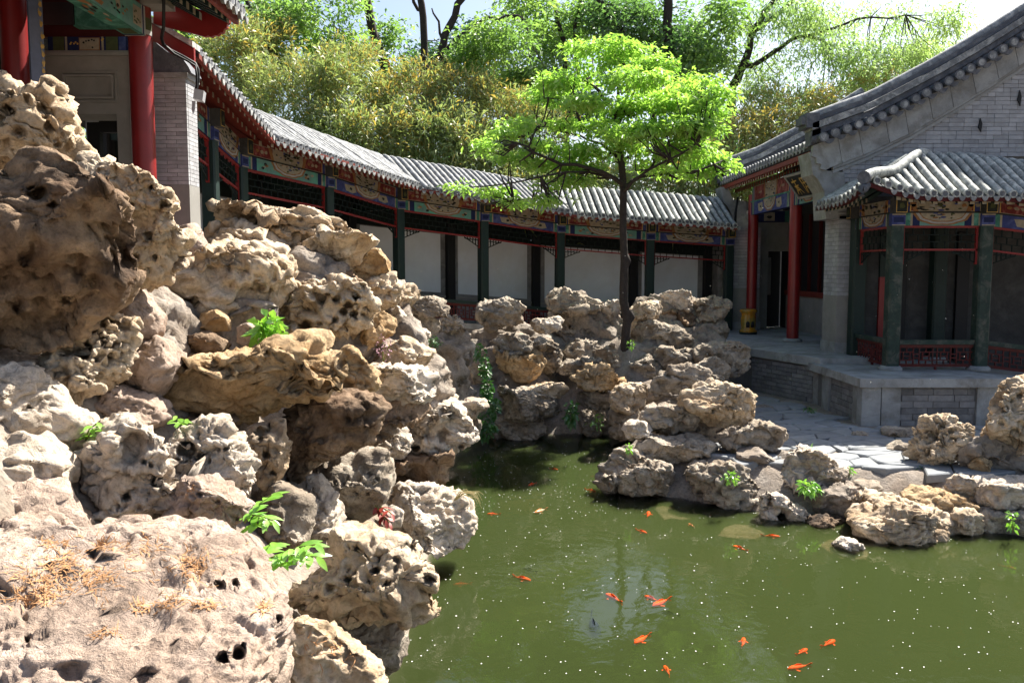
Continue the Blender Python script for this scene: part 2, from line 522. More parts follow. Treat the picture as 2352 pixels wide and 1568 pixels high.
    if pit:
        ws = max(.9, .13 / r0 * 0 + .9)
        Z = Q + (wq - Qa) * 1.0
        m = sstep(-.16, .04, fbm(Q * 1.1 + 40, 2))
        w1 = worley(Z * 1.9 * ws); w2 = worley(Z * 4.6 + 3)
        disp -= sstep(.44, .20, w1) * .42 * r0 * pit * m
        disp -= sstep(.42, .20, w2) * .19 * r0 * pit * sstep(-.12, .04, fbm(Q * 1.6 + 60, 2))
    V = V + Nn * disp[:, None]
    Nn = vnormals(V, Fa)
    off2 = off * 1.7
    V = V + Nn * ((fbm(V * 16 + off2, 3, .65)) * .028 * rough + (ridge(V * 9 + off2, 3) - .6) * .03 * rough)[:, None] * min(1, r0 * 3)
    if holes:                                            # hollows worn into the face
        Nn = vnormals(V, Fa)
        w = V - CAM; dist = np.linalg.norm(w, axis=1, keepdims=True); w = w / dist
        fr = (Nn * w).sum(1) < .15
        fd = V[:, 1] * cT - (V[:, 2] - CAMZ) * sT
        X = 1176 + F * V[:, 0] / fd; Y = 784 - F * (V[:, 1] * sT + (V[:, 2] - CAMZ) * cT) / fd
        jit = fbm(V * 14 + off, 2) * .9
        D0 = V.copy()
        for hx, hy, hr, dp in holes:
            t = np.hypot((X - hx), (Y - hy) * 1.15) / hr + jit * 1.0
            V = V + w * (sstep(1.0, .5, t) * fr * dp)[:, None] + Nn * ((sstep(1.5, 1.1, t) * sstep(.85, 1.1, t)) * fr * .012)[:, None]
    o = V.mean(0); o = np.array([o[0], o[1], V[:, 2].min()])
    me = mesh_np(name, V - o, Fa, mat, True)
    return me, o
RN = [0]
HOLES = {}
def rock(label, poly, d, cat='rock', name='rock', group=None, **kw):
    RN[0] += 1
    kw.setdefault('seed', RN[0])
    for k_, h_ in HOLES.items():
        if k_ in label: kw['holes'] = h_
    me, o = rock_mesh(name, poly, d, **kw)
    ob = put(name, me, None, T(*o))
    return props(ob, label, cat, group)

def core(poly, d, **kw):
    RN[0] += 1
    P = [(poly[i], poly[i + 1]) for i in range(0, len(poly), 2)]
    kw.setdefault('seed', RN[0]); kw.setdefault('mat', 'mortar'); kw.setdefault('pit', .15); kw.setdefault('strata', .3); kw.setdefault('facets', 0); kw.setdefault('grow', 1.0)
    me, o = rock_mesh('mortar_bank', P, d, **kw)
    props(put('mortar_bank', me, None, T(*o)), kind='structure')

# ---------------------------------------------------------------- the ground, pond bed and banks
SHORE = np.array([(-.95, -3), (-.92, 5), (-.85, 8), (-.9, 11), (-.85, 13.7), (-.4, 14.2), (1.75, 14.4), (1.95, 13.6), (1.3, 11.6), (1.35, 10.7),
                  (2.1, 10.2), (2.85, 9.65), (3.55, 9.55), (4.5, 9.25), (6, 9.05), (11, 8.9), (11, -3)])
def shore_dist(x, y):
    best = np.full(x.shape, 1e9); inside = np.zeros(x.shape, bool)
    n = len(SHORE)
    for i in range(n):
        ax, ay = SHORE[i]; bx, by = SHORE[(i + 1) % n]
        dx, dy = bx - ax, by - ay
        t = np.clip(((x - ax) * dx + (y - ay) * dy) / (dx * dx + dy * dy), 0, 1)
        best = np.minimum(best, np.hypot(x - ax - t * dx, y - ay - t * dy))
        c = ((ay > y) != (by > y)) & (x < (bx - ax) * (y - ay) / (by - ay + 1e-12) + ax)
        inside ^= c
    return np.where(inside, -best, best)
def ground_h(x, y):
    sd = shore_dist(x, y)
    L = np.clip(1.0 * (-x - .8), 0, 2.35) + .9 * np.exp(-((x + 2.7) ** 2 / 1.0 + (y - 8.8) ** 2 / 4.0))
    L = np.where(y < 3.2, np.clip(L, 0, 1.0 + .55 * np.clip(y - 1.5, 0, 2)), L)
    L = L * sstep(-.4, -1.0, x)
    yb = 14.25 + .35 * np.sin(x * 2.1) * sstep(3, 1, np.abs(x - .8))
    B = (np.clip((y - yb) * 2.2, 0, .75) + np.clip((y - yb - .75) * 1.1, 0, .75)) * np.where(x > 3.3, sstep(4.7, 3.3, x), 1)
    B = np.minimum(B, np.where(y > 17.0, np.maximum(1.5 - (y - 17.0) * 1.2, .75), 9))
    B = np.maximum(B, .75 * sstep(17, 21, y))
    Rr = np.clip(sd * .8, 0, .42) * sstep(.4, 1.0, x)
    h = np.maximum(np.maximum(L, B), Rr)
    h = np.maximum(h, .04 + np.clip(sd, 0, .5) * .5)
    h = np.where(sd < 0, -np.clip(.06 + -sd * .7, 0, .95), h)
    return h
def build_ground():
    gx = np.concatenate([[-900, -300, -120, -50, -25, -14], np.arange(-9, 11.01, .14), [14, 25, 50, 120, 300, 900]])
    gy = np.concatenate([[-300, -60, -15, -4], np.arange(-1, 25, .14), [28, 34, 45, 70, 130, 300, 900]])
    X, Y = np.meshgrid(gx, gy)
    Z = ground_h(X, Y)
    P = np.stack([X.ravel(), Y.ravel(), Z.ravel()], 1)
    lump = (fbm(P * 2.2 + 3, 4) * .34 - (ridge(P * 3.1, 3) - .6) * .16) * sstep(.5, .9, -P[:, 0]) * (np.abs(P[:, 0]) < 9)
    lump += (fbm(P * 3 + 9, 3) * .3 + (ridge(P * 2.6 + 5, 3) - .6) * .25) * ((P[:, 1] > 14) & (P[:, 1] < 18) & (P[:, 0] > -1) & (P[:, 0] < 4.5))
    P[:, 2] += lump * (P[:, 2] > -.02)
    nx, ny = len(gx), len(gy)
    i = np.arange(nx * ny).reshape(ny, nx)
    Fa = np.stack([i[:-1, :-1], i[:-1, 1:], i[1:, 1:], i[1:, :-1]], -1).reshape(-1, 4)
    cx = P[Fa].mean(1)
    mi = np.where((np.abs(cx[:, 0]) < 9) & (cx[:, 1] < 18.2), 0, 1)
    ob = put('ground', mesh_np('ground', P, Fa, ['mortar', 'soil'], True, mi)); props(ob, kind='structure')
build_ground()

def build_water():
    t = NT('water')
    g = t.pos(False)
    n1 = t.noise(g, 1.3, 3, .55, .6); n2 = t.noise(g, 5.5, 3, .6, .8)
    h = t.math('ADD', t.math('MULTIPLY', n1, 1.0), t.math('MULTIPLY', n2, .22))
    nm = t.bump(h, .16, .05)
    fr = t.n('ShaderNodeFresnel'); fr.inputs['IOR'].default_value = 1.33; t.l(nm, fr.inputs['Normal'])
    gl = t.n('ShaderNodeBsdfGlossy'); gl.inputs['Roughness'].default_value = .02; t.l(nm, gl.inputs['Normal'])
    tr = t.n('ShaderNodeBsdfTransparent')
    mx = t.n('ShaderNodeMixShader'); t.l(fr.outputs[0], mx.inputs[0]); t.l(tr.outputs[0], mx.inputs[1]); t.l(gl.outputs[0], mx.inputs[2])
    t.l(mx.outputs[0], t.out.inputs['Surface'])
    vs = t.n('ShaderNodeVolumePrincipled')
    vs.inputs['Color'].default_value = (.125, .168, .056, 1)
    vs.inputs['Density'].default_value = 9.0
    vs.inputs['Anisotropy'].default_value = .2
    t.l(vs.outputs[0], t.out.inputs['Volume'])
    b = MB().box(-1.6, 11, -3, 15, -1.1, 0)
    ob = b.build('pond_water', 'water'); props(ob, kind='structure')
build_water()
# ---------------------------------------------------------------- the rockery, rock by rock
GL, GB, GI = 'rocks of the sunlit rockery', 'rocks of the shaded rockery by the gallery', 'rocks edging the pond before the pavilion'
def R(label, d, poly, g=GL, **kw):
    P = [(poly[i], poly[i + 1]) for i in range(0, len(poly), 2)]
    if g == GL: kw.setdefault('grow', 1.13)
    if kw.get('k', 0) == 0: kw.setdefault('lean', .42 if g == GL else .25)
    return rock(label, P, d, group=g, **kw)
HOLES.update({
    'sponge-holed rock with a large': [(190, 805, 26, .30), (235, 745, 9, .1), (255, 735, 9, .1), (285, 750, 15, .08), (240, 780, 11, .12), (150, 850, 11, .1), (265, 790, 8, .08), (125, 860, 10, .1), (215, 760, 8, .08), (180, 745, 9, .08)],
    'cluster of dark holes': [(772, 688, 11, .2), (800, 700, 13, .25), (818, 682, 10, .2), (790, 715, 13, .22), (812, 722, 11, .2), (770, 735, 9, .15), (735, 742, 7, .1), (700, 755, 24, .18)],
    'one round hole, behind': [(612, 1045, 14, .18), (600, 1010, 7, .08), (625, 1085, 8, .1)],
    'left lobe, behind': [(290, 1142, 12, .16), (362, 1105, 16, .14), (240, 1135, 8, .08), (330, 1060, 9, .1), (345, 1068, 7, .1), (262, 1190, 9, .1), (320, 1165, 10, .06)],
    'tall right lobe': [(430, 1030, 24, .2), (465, 1055, 20, .12), (520, 1030, 7, .06), (540, 1070, 7, .06)],
    'dark-pored wedge': [(460, 1135, 8, .06), (500, 1150, 7, .06), (540, 1190, 8, .06), (430, 1190, 12, .1)],
    'half under a round shadow': [(100, 1045, 26, .2), (65, 935, 6, .05), (120, 1030, 16, .12)],
    'topmost honeycombed': [(20, 255, 16, .2), (62, 225, 9, .12), (95, 250, 14, .16), (45, 300, 16, .15), (110, 290, 12, .12), (130, 330, 10, .1), (75, 340, 13, .12), (25, 215, 9, .1)],
    'massive dark': [(90, 445, 26, .22), (120, 470, 12, .1), (60, 590, 22, .12), (180, 620, 18, .1), (40, 700, 16, .12), (150, 690, 14, .1)],
    'huge flat pinkish': [(232, 1290, 17, .13), (210, 1275, 13, .1), (172, 1372, 10, .1), (288, 1362, 10, .1), (62, 1470, 11, .07), (548, 1500, 20, .2), (515, 1512, 15, .14), (505, 1345, 12, .12), (540, 1340, 9, .1), (640, 1420, 10, .1), (165, 1548, 34, .06), (120, 1275, 7, .06), (275, 1400, 6, .06), (400, 1480, 9, .05), (330, 1560, 26, .06)],
    'spongy cream rock': [(865, 1310, 13, .14), (800, 1330, 10, .1), (910, 1285, 8, .08), (985, 1330, 15, .16), (760, 1350, 12, .1), (730, 1370, 8, .08), (940, 1250, 9, .08), (700, 1390, 9, .08), (820, 1260, 8, .08), (890, 1340, 9, .09)],
    'bulging white rock with two': [(956, 1030, 10, .25), (1058, 1025, 8, .18), (985, 1000, 15, .08), (1020, 990, 10, .06)],
    'pierced by one round': [(1797, 1186, 13, .4), (1815, 1160, 8, .1)],
    'smooth grey rock with scattered': [(850, 1090, 6, .06), (865, 1100, 7, .08), (800, 1100, 5, .05), (830, 1080, 5, .05), (820, 1130, 5, .05), (845, 1130, 6, .05), (770, 1110, 6, .05)],
    'highest sunlit rock': [(600, 540, 8, .1), (690, 505, 9, .1), (720, 520, 8, .08), (745, 550, 9, .12), (570, 525, 8, .08), (650, 520, 10, .08), (775, 530, 8, .1)],
    'broad craggy overhang below': [(480, 620, 9, .1), (530, 615, 7, .08), (420, 640, 10, .08), (600, 660, 10, .1), (570, 620, 8, .07), (630, 640, 8, .08)],
    'fluted light crag': [(350, 430, 9, .12), (375, 470, 10, .12), (300, 470, 9, .1), (340, 540, 11, .12), (310, 590, 10, .1), (355, 590, 9, .1)],
    'long layered ledge': [(490, 838, 26, .10), (520, 850, 18, .1), (455, 910, 14, .06)],
    'broad brown rock overhang': [(740, 1010, 11, .08), (800, 960, 9, .07), (700, 990, 7, .06), (840, 930, 10, .08)],
    'round sponge-like stone': [(2140, 1000, 9, .1), (2165, 1020, 9, .1), (2185, 990, 8, .08), (2130, 1040, 8, .08), (2160, 980, 7, .07)],
    'tall sponge-like rock': [(2310, 940, 11, .1), (2330, 990, 11, .1), (2300, 970, 8, .08), (2340, 910, 9, .1)],
    'isolated round boulder': [(1115, 730, 9, .1), (1150, 720, 6, .06)],
    'perforated rock on the skyline': [(1620, 705, 7, .1), (1645, 710, 7, .1), (1635, 690, 6, .08), (1605, 718, 6, .08)],
})
# left bank, near
R('huge flat pinkish slab littered with dry needles filling the bottom left corner', 3.7, [-150,1225, 0,1196, 100,1194, 165,1205, 190,1236, 250,1216, 320,1205, 400,1214, 530,1219, 545,1250, 590,1258, 640,1330, 660,1392, 683,1430, 670,1468, 640,1512, 600,1580, 300,1700, -150,1700], k=.0032, th=.6, up=.22, grow=1.0, facets=0, sub=7, mat='rock_pink', rough=.09, crack=3.5, pit=.08, strata=.3, low=.22, pw=.42, fq=2.6, seed=3)
R('low pale gravelly rock at the bottom edge against the pond, below the flat slab', 3.9, [600,1500, 665,1460, 720,1443, 765,1450, 815,1490, 858,1525, 866,1640, 600,1660], k=.001, th=.6, sub=6, mat='rock_cream', rough=.5, pit=.3)
R('spongy cream rock jutting out over the water, right of the leafy sprig', 5.3, [668,1385, 700,1340, 735,1300, 745,1240, 790,1208, 850,1214, 905,1214, 960,1224, 1008,1238, 1016,1262, 1030,1286, 1028,1330, 1010,1378, 990,1392, 930,1390, 880,1398, 800,1408, 720,1440, 680,1432], th=.55, sub=6, mat='rock_cream', pit=1.0, rough=1.0, strata=.6)
R('grey shaded rock foot standing in the water under the spongy cream rock', 5.55, [720,1430, 800,1400, 900,1385, 925,1430, 922,1480, 910,1515, 880,1545, 850,1535, 800,1500, 745,1455], th=.5, mat='rock_grey', pit=.3, rough=.7)
R('knobbly white rock tip with a dry grass tuft, farthest out over the water', 7.7, [868,1165, 890,1146, 930,1124, 980,1119, 1030,1140, 1072,1178, 1086,1212, 1076,1236, 1042,1256, 1018,1266, 1000,1240, 960,1226, 900,1212], th=.55, sub=6, mat='rock_white', rough=1.2, pit=.35)
R('small squared block tucked beside the red leaves', 7.0, [893,1156, 926,1174, 921,1206, 886,1210, 878,1180], th=.12, sub=4, mat='rock_white', rough=.25, pit=0, strata=0)
R('smooth grey rock with scattered pits, hanging above the red leaves', 7.2, [718,1085, 780,1050, 850,1030, 893,1042, 898,1090, 885,1140, 860,1172, 822,1202, 790,1188, 745,1150], th=.5, mat='rock_grey', rough=.5, pit=.5)
R('rounded grey mortared rock behind the two leafy sprigs', 6.1, [600,1120, 660,1100, 715,1140, 735,1190, 720,1240, 680,1262, 640,1262, 590,1245, 572,1180], th=.5, mat='rock_grey', rough=.45, pit=.15)
R('ribbed pale rock between the grey pitted rock and the leafy sprigs', 6.5, [690,1080, 730,1090, 775,1150, 790,1190, 770,1225, 735,1270, 705,1262, 700,1200, 715,1140], th=.4, mat='rock_white', rough=.9, pit=.3)
R('upright cream rock face with one round hole, behind the twin-lobed rock', 6.0, [556,1000, 575,985, 640,965, 656,965, 657,1030, 650,1075, 625,1112, 605,1128, 585,1090], th=.28, mat='rock_cream', pit=.9, rough=.8)
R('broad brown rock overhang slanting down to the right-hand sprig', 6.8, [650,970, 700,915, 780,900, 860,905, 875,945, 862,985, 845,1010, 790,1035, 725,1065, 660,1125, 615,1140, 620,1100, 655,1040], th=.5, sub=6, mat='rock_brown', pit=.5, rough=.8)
R('twin-lobed pitted rock, left lobe, behind the flat slab', 4.95, [205,1010, 240,975, 265,963, 330,959, 365,962, 400,985, 407,1030, 402,1068, 432,1110, 428,1170, 400,1230, 300,1232, 205,1234, 178,1200, 183,1120, 195,1050], th=.42, sub=6, mat='rock_white', pit=.9, rough=1.1)
R('twin-lobed pitted rock, tall right lobe with a deep hollow', 5.15, [402,990, 425,985, 440,962, 468,966, 500,970, 535,995, 545,1025, 578,1075, 586,1105, 575,1150, 545,1158, 515,1130, 470,1110, 415,1085, 398,1040], th=.36, sub=6, mat='rock_white', pit=.9, rough=1.2)
R('dark-pored wedge at the foot of the twin-lobed rock, left of the sprig', 4.85, [405,1120, 440,1095, 490,1095, 530,1120, 560,1155, 568,1190, 545,1235, 470,1235, 400,1235, 390,1170], th=.3, mat='rock_pink', pit=.7, rough=.9)
R('large pale boulder half under a round shadow at the left edge', 4.75, [-120,840, 20,846, 70,858, 140,890, 172,930, 188,976, 168,1008, 155,1060, 100,1070, 40,1020, -120,1030], th=.45, sub=6, mat='rock_white', pit=.15, rough=.55)
R('hollowed pale ledge at the left edge below the shadowed boulder', 4.4, [-120,1000, 0,1000, 60,1008, 100,1050, 132,1075, 130,1102, 95,1145, 65,1180, 0,1200, -120,1200], th=.4, mat='rock_white', pit=.3, rough=.6)
R('upright pale rock in the crevice left of the twin-lobed rock', 5.15, [130,1080, 160,1020, 200,1000, 225,1040, 215,1110, 190,1180, 195,1225, 100,1225, 85,1180], th=.3, mat='rock_pink', pit=.3, rough=.8)
R('sloping pinkish rock face under the sponge-holed rock', 5.7, [222,958, 235,920, 280,888, 330,903, 372,928, 378,962, 340,990, 255,995], th=.35, mat='rock_pink', pit=.4)
R('sponge-holed rock with a large dark cavity, below the dark overhang', 5.45, [188,712, 235,714, 272,735, 303,735, 307,790, 290,842, 245,890, 190,918, 150,908, 112,888, 84,852, 98,822, 130,790, 165,755], th=.36, sub=6, mat='rock_cream', pit=1.6, rough=1.1, fq=1.25)
R('smooth leaning boulder, right of the sponge-holed rock', 6.0, [242,660, 262,642, 290,645, 328,672, 369,726, 366,760, 345,795, 312,818, 298,800, 302,742, 258,722, 230,692], th=.32, mat='rock_pink', pit=.1, rough=.45, strata=0)
R('rounded brown rock wedged under the leaning boulder', 5.9, [298,842, 325,790, 360,772, 396,792, 412,835, 400,866, 372,905, 350,928, 328,918, 316,872], th=.3, mat='rock_pink', pit=.15, rough=.6, strata=0)
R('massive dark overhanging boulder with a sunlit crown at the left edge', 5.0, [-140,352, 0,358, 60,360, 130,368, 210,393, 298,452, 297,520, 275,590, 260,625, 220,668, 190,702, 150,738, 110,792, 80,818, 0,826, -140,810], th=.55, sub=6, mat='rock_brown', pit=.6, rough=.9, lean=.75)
R('fluted light crag between the dark boulder and the brick pier', 5.7, [165,372, 240,372, 330,398, 365,402, 392,452, 404,522, 386,572, 378,605, 360,622, 325,645, 285,640, 262,600, 285,540, 290,460], th=.4, sub=6, mat='rock_cream', pit=.7, rough=1.3)
R('topmost honeycombed crag in front of the red columns', 6.6, [-120,176, 0,180, 18,184, 62,216, 100,200, 122,214, 118,242, 141,256, 140,292, 155,330, 176,368, 120,385, 0,385, -120,385], th=.5, sub=6, mat='rock_cream', pit=1.5, rough=1.2)
R('long layered ledge with a sunlit top and ochre underside, centre of the left bank', 6.5, [352,895, 375,860, 420,845, 480,818, 550,800, 650,784, 728,780, 780,800, 822,815, 862,848, 872,876, 820,885, 740,902, 690,918, 640,932, 600,956, 540,968, 450,966, 390,950, 363,925], th=.6, lean=.8, sub=6, mat='rock_ochre', pit=.25, strata=1.5, rough=.7)
R('cracked ochre end rock where the long layered ledge meets its neighbour', 7.2, [770,815, 800,800, 845,830, 868,858, 862,890, 835,925, 790,945, 740,945, 720,915, 745,890], th=.4, mat='rock_ochre', pit=.8, rough=1.1)
R('flat finely layered slab pointing right over the water', 8.0, [838,845, 880,836, 930,838, 985,850, 1020,878, 1031,893, 990,908, 930,922, 872,912, 835,888], th=.6, mat='rock_white', pit=.1, strata=2.0, rough=.8)
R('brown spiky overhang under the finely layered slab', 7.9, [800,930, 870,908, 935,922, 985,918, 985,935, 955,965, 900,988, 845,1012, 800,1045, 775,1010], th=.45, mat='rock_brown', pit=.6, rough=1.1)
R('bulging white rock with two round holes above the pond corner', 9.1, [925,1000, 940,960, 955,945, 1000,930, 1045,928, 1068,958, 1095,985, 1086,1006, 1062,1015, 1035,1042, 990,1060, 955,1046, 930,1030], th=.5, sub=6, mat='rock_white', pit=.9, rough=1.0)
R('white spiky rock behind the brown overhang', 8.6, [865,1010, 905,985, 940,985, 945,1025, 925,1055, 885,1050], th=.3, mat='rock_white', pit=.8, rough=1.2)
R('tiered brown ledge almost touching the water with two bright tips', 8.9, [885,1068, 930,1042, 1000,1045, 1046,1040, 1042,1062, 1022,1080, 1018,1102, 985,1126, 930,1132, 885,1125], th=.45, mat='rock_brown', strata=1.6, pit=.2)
R('forked pale rock reaching into the shade at the pond corner', 10.6, [1048,930, 1078,915, 1105,918, 1122,914, 1126,930, 1098,948, 1090,958, 1060,955], th=.3, mat='rock_white', pit=.3, rough=.9, sub=4)
R('grey foot rock under the forked pale rock', 10.8, [1055,955, 1092,950, 1105,975, 1090,1005, 1060,1012, 1045,985], th=.35, mat='rock_grey', sub=4)
R('small bright rocks above the bulging white rock', 9.6, [985,930, 1000,905, 1030,897, 1047,912, 1050,935, 1010,940], th=.25, mat='rock_white', pit=.9, sub=4)
R('broad craggy overhang below the highest sunlit rock', 7.7, [336,650, 350,615, 375,600, 420,598, 480,594, 525,568, 590,556, 650,572, 672,590, 675,640, 655,672, 640,705, 600,722, 530,724, 450,714, 400,702, 355,680], th=.6, sub=6, mat='rock_cream', pit=.55, rough=1.1)
R('middle craggy layer between the broad overhang and the highest rock', 8.2, [440,560, 445,525, 485,505, 530,508, 600,535, 650,570, 672,600, 600,615, 500,612], th=.5, mat='rock_cream', pit=.5, rough=1.2)
R('highest sunlit rock standing out against the white wall', 8.7, [500,507, 528,482, 552,476, 580,474, 650,482, 715,484, 745,500, 780,506, 796,522, 790,545, 745,562, 700,575, 640,566, 590,550, 540,528], th=.6, sub=6, mat='rock_cream', pit=.7, rough=1.0, strata=.8)
R('beaked flat rock right of the highest rock', 8.5, [668,582, 720,560, 780,546, 830,541, 866,556, 845,580, 815,602, 792,628, 735,642, 690,652, 668,628], th=.5, mat='rock_cream', pit=.4)
R('smooth ochre boulder in front of the second green column', 8.9, [802,615, 838,582, 870,576, 890,602, 894,630, 870,652, 840,658, 808,645], th=.35, mat='rock_ochre', pit=.1, rough=.5)
R('upright wedge of fine wood-like grain beside the fluted crag', 7.7, [388,606, 396,552, 420,528, 452,518, 470,560, 492,600], th=.2, mat='rock_pink', pit=0, rough=.2, strata=.4)
R('pale rock with a cluster of dark holes, above the long ledge', 7.9, [618,700, 680,655, 760,640, 828,648, 850,700, 845,745, 795,770, 720,788, 660,775, 612,735], th=.45, sub=6, mat='rock_cream', pit=1.4, rough=1.0)
R('knotted cream rock beneath the smooth ochre boulder', 9.0, [830,662, 870,636, 905,627, 922,655, 908,692, 870,708, 832,702], th=.35, mat='rock_cream', pit=.4, rough=1.2)
R('pointed cream rock against the red railing', 9.6, [880,704, 918,665, 950,655, 967,674, 942,702, 920,728, 884,732], th=.3, mat='rock_cream', rough=1.0)
R('smooth yellowish slanting rock behind the pink flowers', 8.3, [796,806, 805,775, 832,745, 880,718, 907,736, 898,766, 860,792, 822,810], th=.35, mat='rock_ochre', pit=.15, rough=.6)
R('small tilted white rock right of the yellowish slanting rock', 9.3, [890,725, 912,703, 933,730, 926,756, 900,768], th=.2, mat='rock_white', sub=4)
R('bright low rock behind the pink flowers', 8.5, [862,835, 888,795, 930,773, 965,790, 992,806, 985,826, 960,842, 900,845], th=.4, mat='rock_cream', rough=.9)
R('grey stone set in mortar between the layered ledge and the craggy overhang', 7.0, [460,720, 500,712, 526,728, 524,758, 490,760, 466,748], th=.2, mat='rock_ochre', rough=.3, pit=0, sub=4)
R('squarish stone set in mortar left of the yellow-green bush', 6.9, [545,752, 575,742, 600,752, 600,782, 570,795, 545,785], th=.2, mat='rock_pink', rough=.5, sub=4)
R('rough brown stone set in mortar just above the long ledge', 6.8, [428,770, 470,765, 540,780, 520,805, 470,825, 425,815], th=.25, mat='rock_brown', rough=1.0, sub=4)
R('mortared rock wall under the craggy overhang', 7.5, [365,700, 450,690, 600,700, 660,720, 650,790, 560,830, 420,850, 360,800], th=.45, mat='mortar', rough=.5, pit=.1, strata=0)
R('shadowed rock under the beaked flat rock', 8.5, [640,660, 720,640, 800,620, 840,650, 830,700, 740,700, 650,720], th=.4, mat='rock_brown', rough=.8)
# shaded rockery in front of the gallery
R('flat rock overhanging left of the red railing', 11.0, [935,700, 955,685, 990,682, 1020,690, 1034,706, 1030,722, 985,728, 950,718], GB, th=.3, mat='rock_grey')
R('lumpy grey rock under the flat overhang by the railing', 11.1, [920,745, 950,722, 985,720, 1010,738, 1002,765, 965,778, 925,768], GB, th=.35, mat='rock_grey', rough=.8)
R('cracked grey knob between the railing and the ferns', 12.0, [1006,742, 1022,726, 1060,724, 1074,742, 1070,762, 1040,772, 1012,766], GB, th=.3, mat='rock_grey', rough=1.2)
R('cream-topped hanging rock beside the ivy', 12.1, [996,806, 1015,790, 1060,785, 1084,782, 1085,820, 1070,855, 1065,888, 1035,880, 1008,845], GB, th=.35, mat='rock_grey', pit=.3)
R('isolated round boulder on top of the rockery in front of the railing', 15.0, [1096,722, 1106,698, 1130,688, 1160,683, 1190,690, 1206,712, 1200,735, 1185,748, 1160,748, 1120,760, 1098,748], GB, th=.4, mat='rock_grey', rough=1.0)
R('bluish white flat stone right of the isolated boulder', 14.8, [1212,742, 1235,732, 1262,730, 1293,727, 1290,752, 1262,768, 1230,762], GB, th=.25, mat='rock_white', sub=4)
R('wide table-like rock on the skyline left of the tree trunk', 16.1, [1246,675, 1260,664, 1290,661, 1320,670, 1350,682, 1385,690, 1394,704, 1375,718, 1330,722, 1285,720, 1258,712], GB, th=.5, mat='rock_grey', rough=1.1)
R('stem of rock carrying the table-like rock', 16.2, [1258,715, 1320,715, 1365,715, 1350,745, 1330,775, 1290,775, 1262,750], GB, th=.4, mat='rock_grey')
R('pale pitted rock just left of the tree trunk on the skyline', 16.0, [1378,705, 1398,690, 1424,690, 1430,722, 1405,735, 1380,725], GB, th=.3, mat='rock_white', pit=.6, sub=4)
R('large rock face behind the tree trunk', 16.1, [1330,745, 1380,728, 1432,730, 1445,790, 1430,840, 1390,830, 1345,790], GB, th=.35, mat='rock_grey')
R('yellow-topped rock just right of the tree trunk', 15.8, [1448,712, 1465,696, 1495,691, 1524,696, 1528,712, 1502,735, 1470,742, 1452,730], GB, th=.35, mat='rock_cream')
R('squared pale rock on the skyline, second right of the trunk', 16.4, [1508,690, 1520,672, 1560,667, 1588,670, 1604,690, 1592,712, 1545,716, 1512,708], GB, th=.4, mat='rock_white')
R('perforated rock on the skyline nearest the brick hall', 16.4, [1580,712, 1605,690, 1640,680, 1664,686, 1672,710, 1660,732, 1610,740, 1590,732], GB, th=.4, mat='rock_grey', pit=1.3, rough=1.2)
R('brown round rock between the yellow-topped and perforated rocks', 16.2, [1512,728, 1540,708, 1585,712, 1600,735, 1565,752, 1520,750], GB, th=.35, mat='rock_brown')
R('pillar of stacked rock under the perforated rock', 16.3, [1575,745, 1610,732, 1660,735, 1672,765, 1660,790, 1600,788, 1575,775], GB, th=.4, mat='rock_grey')
R('hollow grey rock right of the trunk at mid height', 15.7, [1455,745, 1500,738, 1560,750, 1590,780, 1560,812, 1500,815, 1462,790], GB, th=.4, mat='rock_grey', pit=.6)
R('wide grey rock right of the trunk above its foot', 15.2, [1465,805, 1520,800, 1600,800, 1600,850, 1550,865, 1480,860], GB, th=.4, mat='rock_grey', rough=.8)
R('double-lobed hanging rock above the orange wedge', 14.5, [1125,782, 1145,768, 1180,762, 1212,772, 1218,800, 1198,815, 1168,818, 1142,805], GB, th=.35, mat='rock_grey', pit=.5)
R('small rock right of the double-lobed hanging rock', 14.6, [1212,788, 1238,773, 1256,782, 1250,800, 1222,806], GB, th=.22, mat='rock_white', sub=4)
R('orange-brown downward wedge of rock in the shade', 14.5, [1125,805, 1170,800, 1235,805, 1252,830, 1240,855, 1212,876, 1186,874, 1150,846], GB, th=.4, mat='rock_ochre', rough=.6)
R('grey column of rock right of the orange wedge', 14.9, [1245,790, 1268,770, 1288,790, 1290,840, 1270,870, 1245,850], GB, th=.3, mat='rock_grey')
R('boulder bulging below the table-like rock', 15.4, [1290,805, 1325,775, 1370,785, 1398,806, 1388,832, 1335,836, 1300,825], GB, th=.4, mat='rock_grey', pit=.6)
R('flat sun-flecked shelf above the speckled yellow rock', 14.7, [1262,850, 1310,830, 1360,822, 1395,832, 1385,852, 1320,862], GB, th=.4, mat='rock_grey', strata=1.0)
R('speckled yellow rock at the left foot of the tree', 13.8, [1316,865, 1335,842, 1380,835, 1415,850, 1432,875, 1422,892, 1380,895, 1335,885], GB, th=.4, mat='rock_ochre', pit=.5, rough=1.1)
R('long thin slab lying over the dark water cave', 14.1, [1165,898, 1220,885, 1285,874, 1304,895, 1282,914, 1220,915, 1180,908], GB, th=.4, mat='rock_cream', rough=.6)
R('great grey lip rock overhanging the back of the pond', 13.8, [1128,910, 1150,898, 1200,895, 1240,905, 1278,920, 1290,938, 1284,955, 1240,958, 1180,968, 1140,955], GB, th=.5, mat='rock_grey', rough=.9, sub=6)
R('folded rock foot under the grey lip rock at the waterline', 14.1, [1140,955, 1195,955, 1258,955, 1255,985, 1215,1006, 1165,1000, 1145,975], GB, th=.4, mat='rock_grey')
R('pale shelf rock right of the dark water cave', 13.9, [1312,908, 1350,897, 1400,900, 1412,930, 1380,945, 1335,930], GB, th=.35, mat='rock_grey', pit=.4)
R('upright rock right of the cave at the waterline', 14.2, [1330,940, 1385,942, 1402,975, 1395,1003, 1345,1003, 1330,975], GB, th=.35, mat='rock_grey', rough=.7)
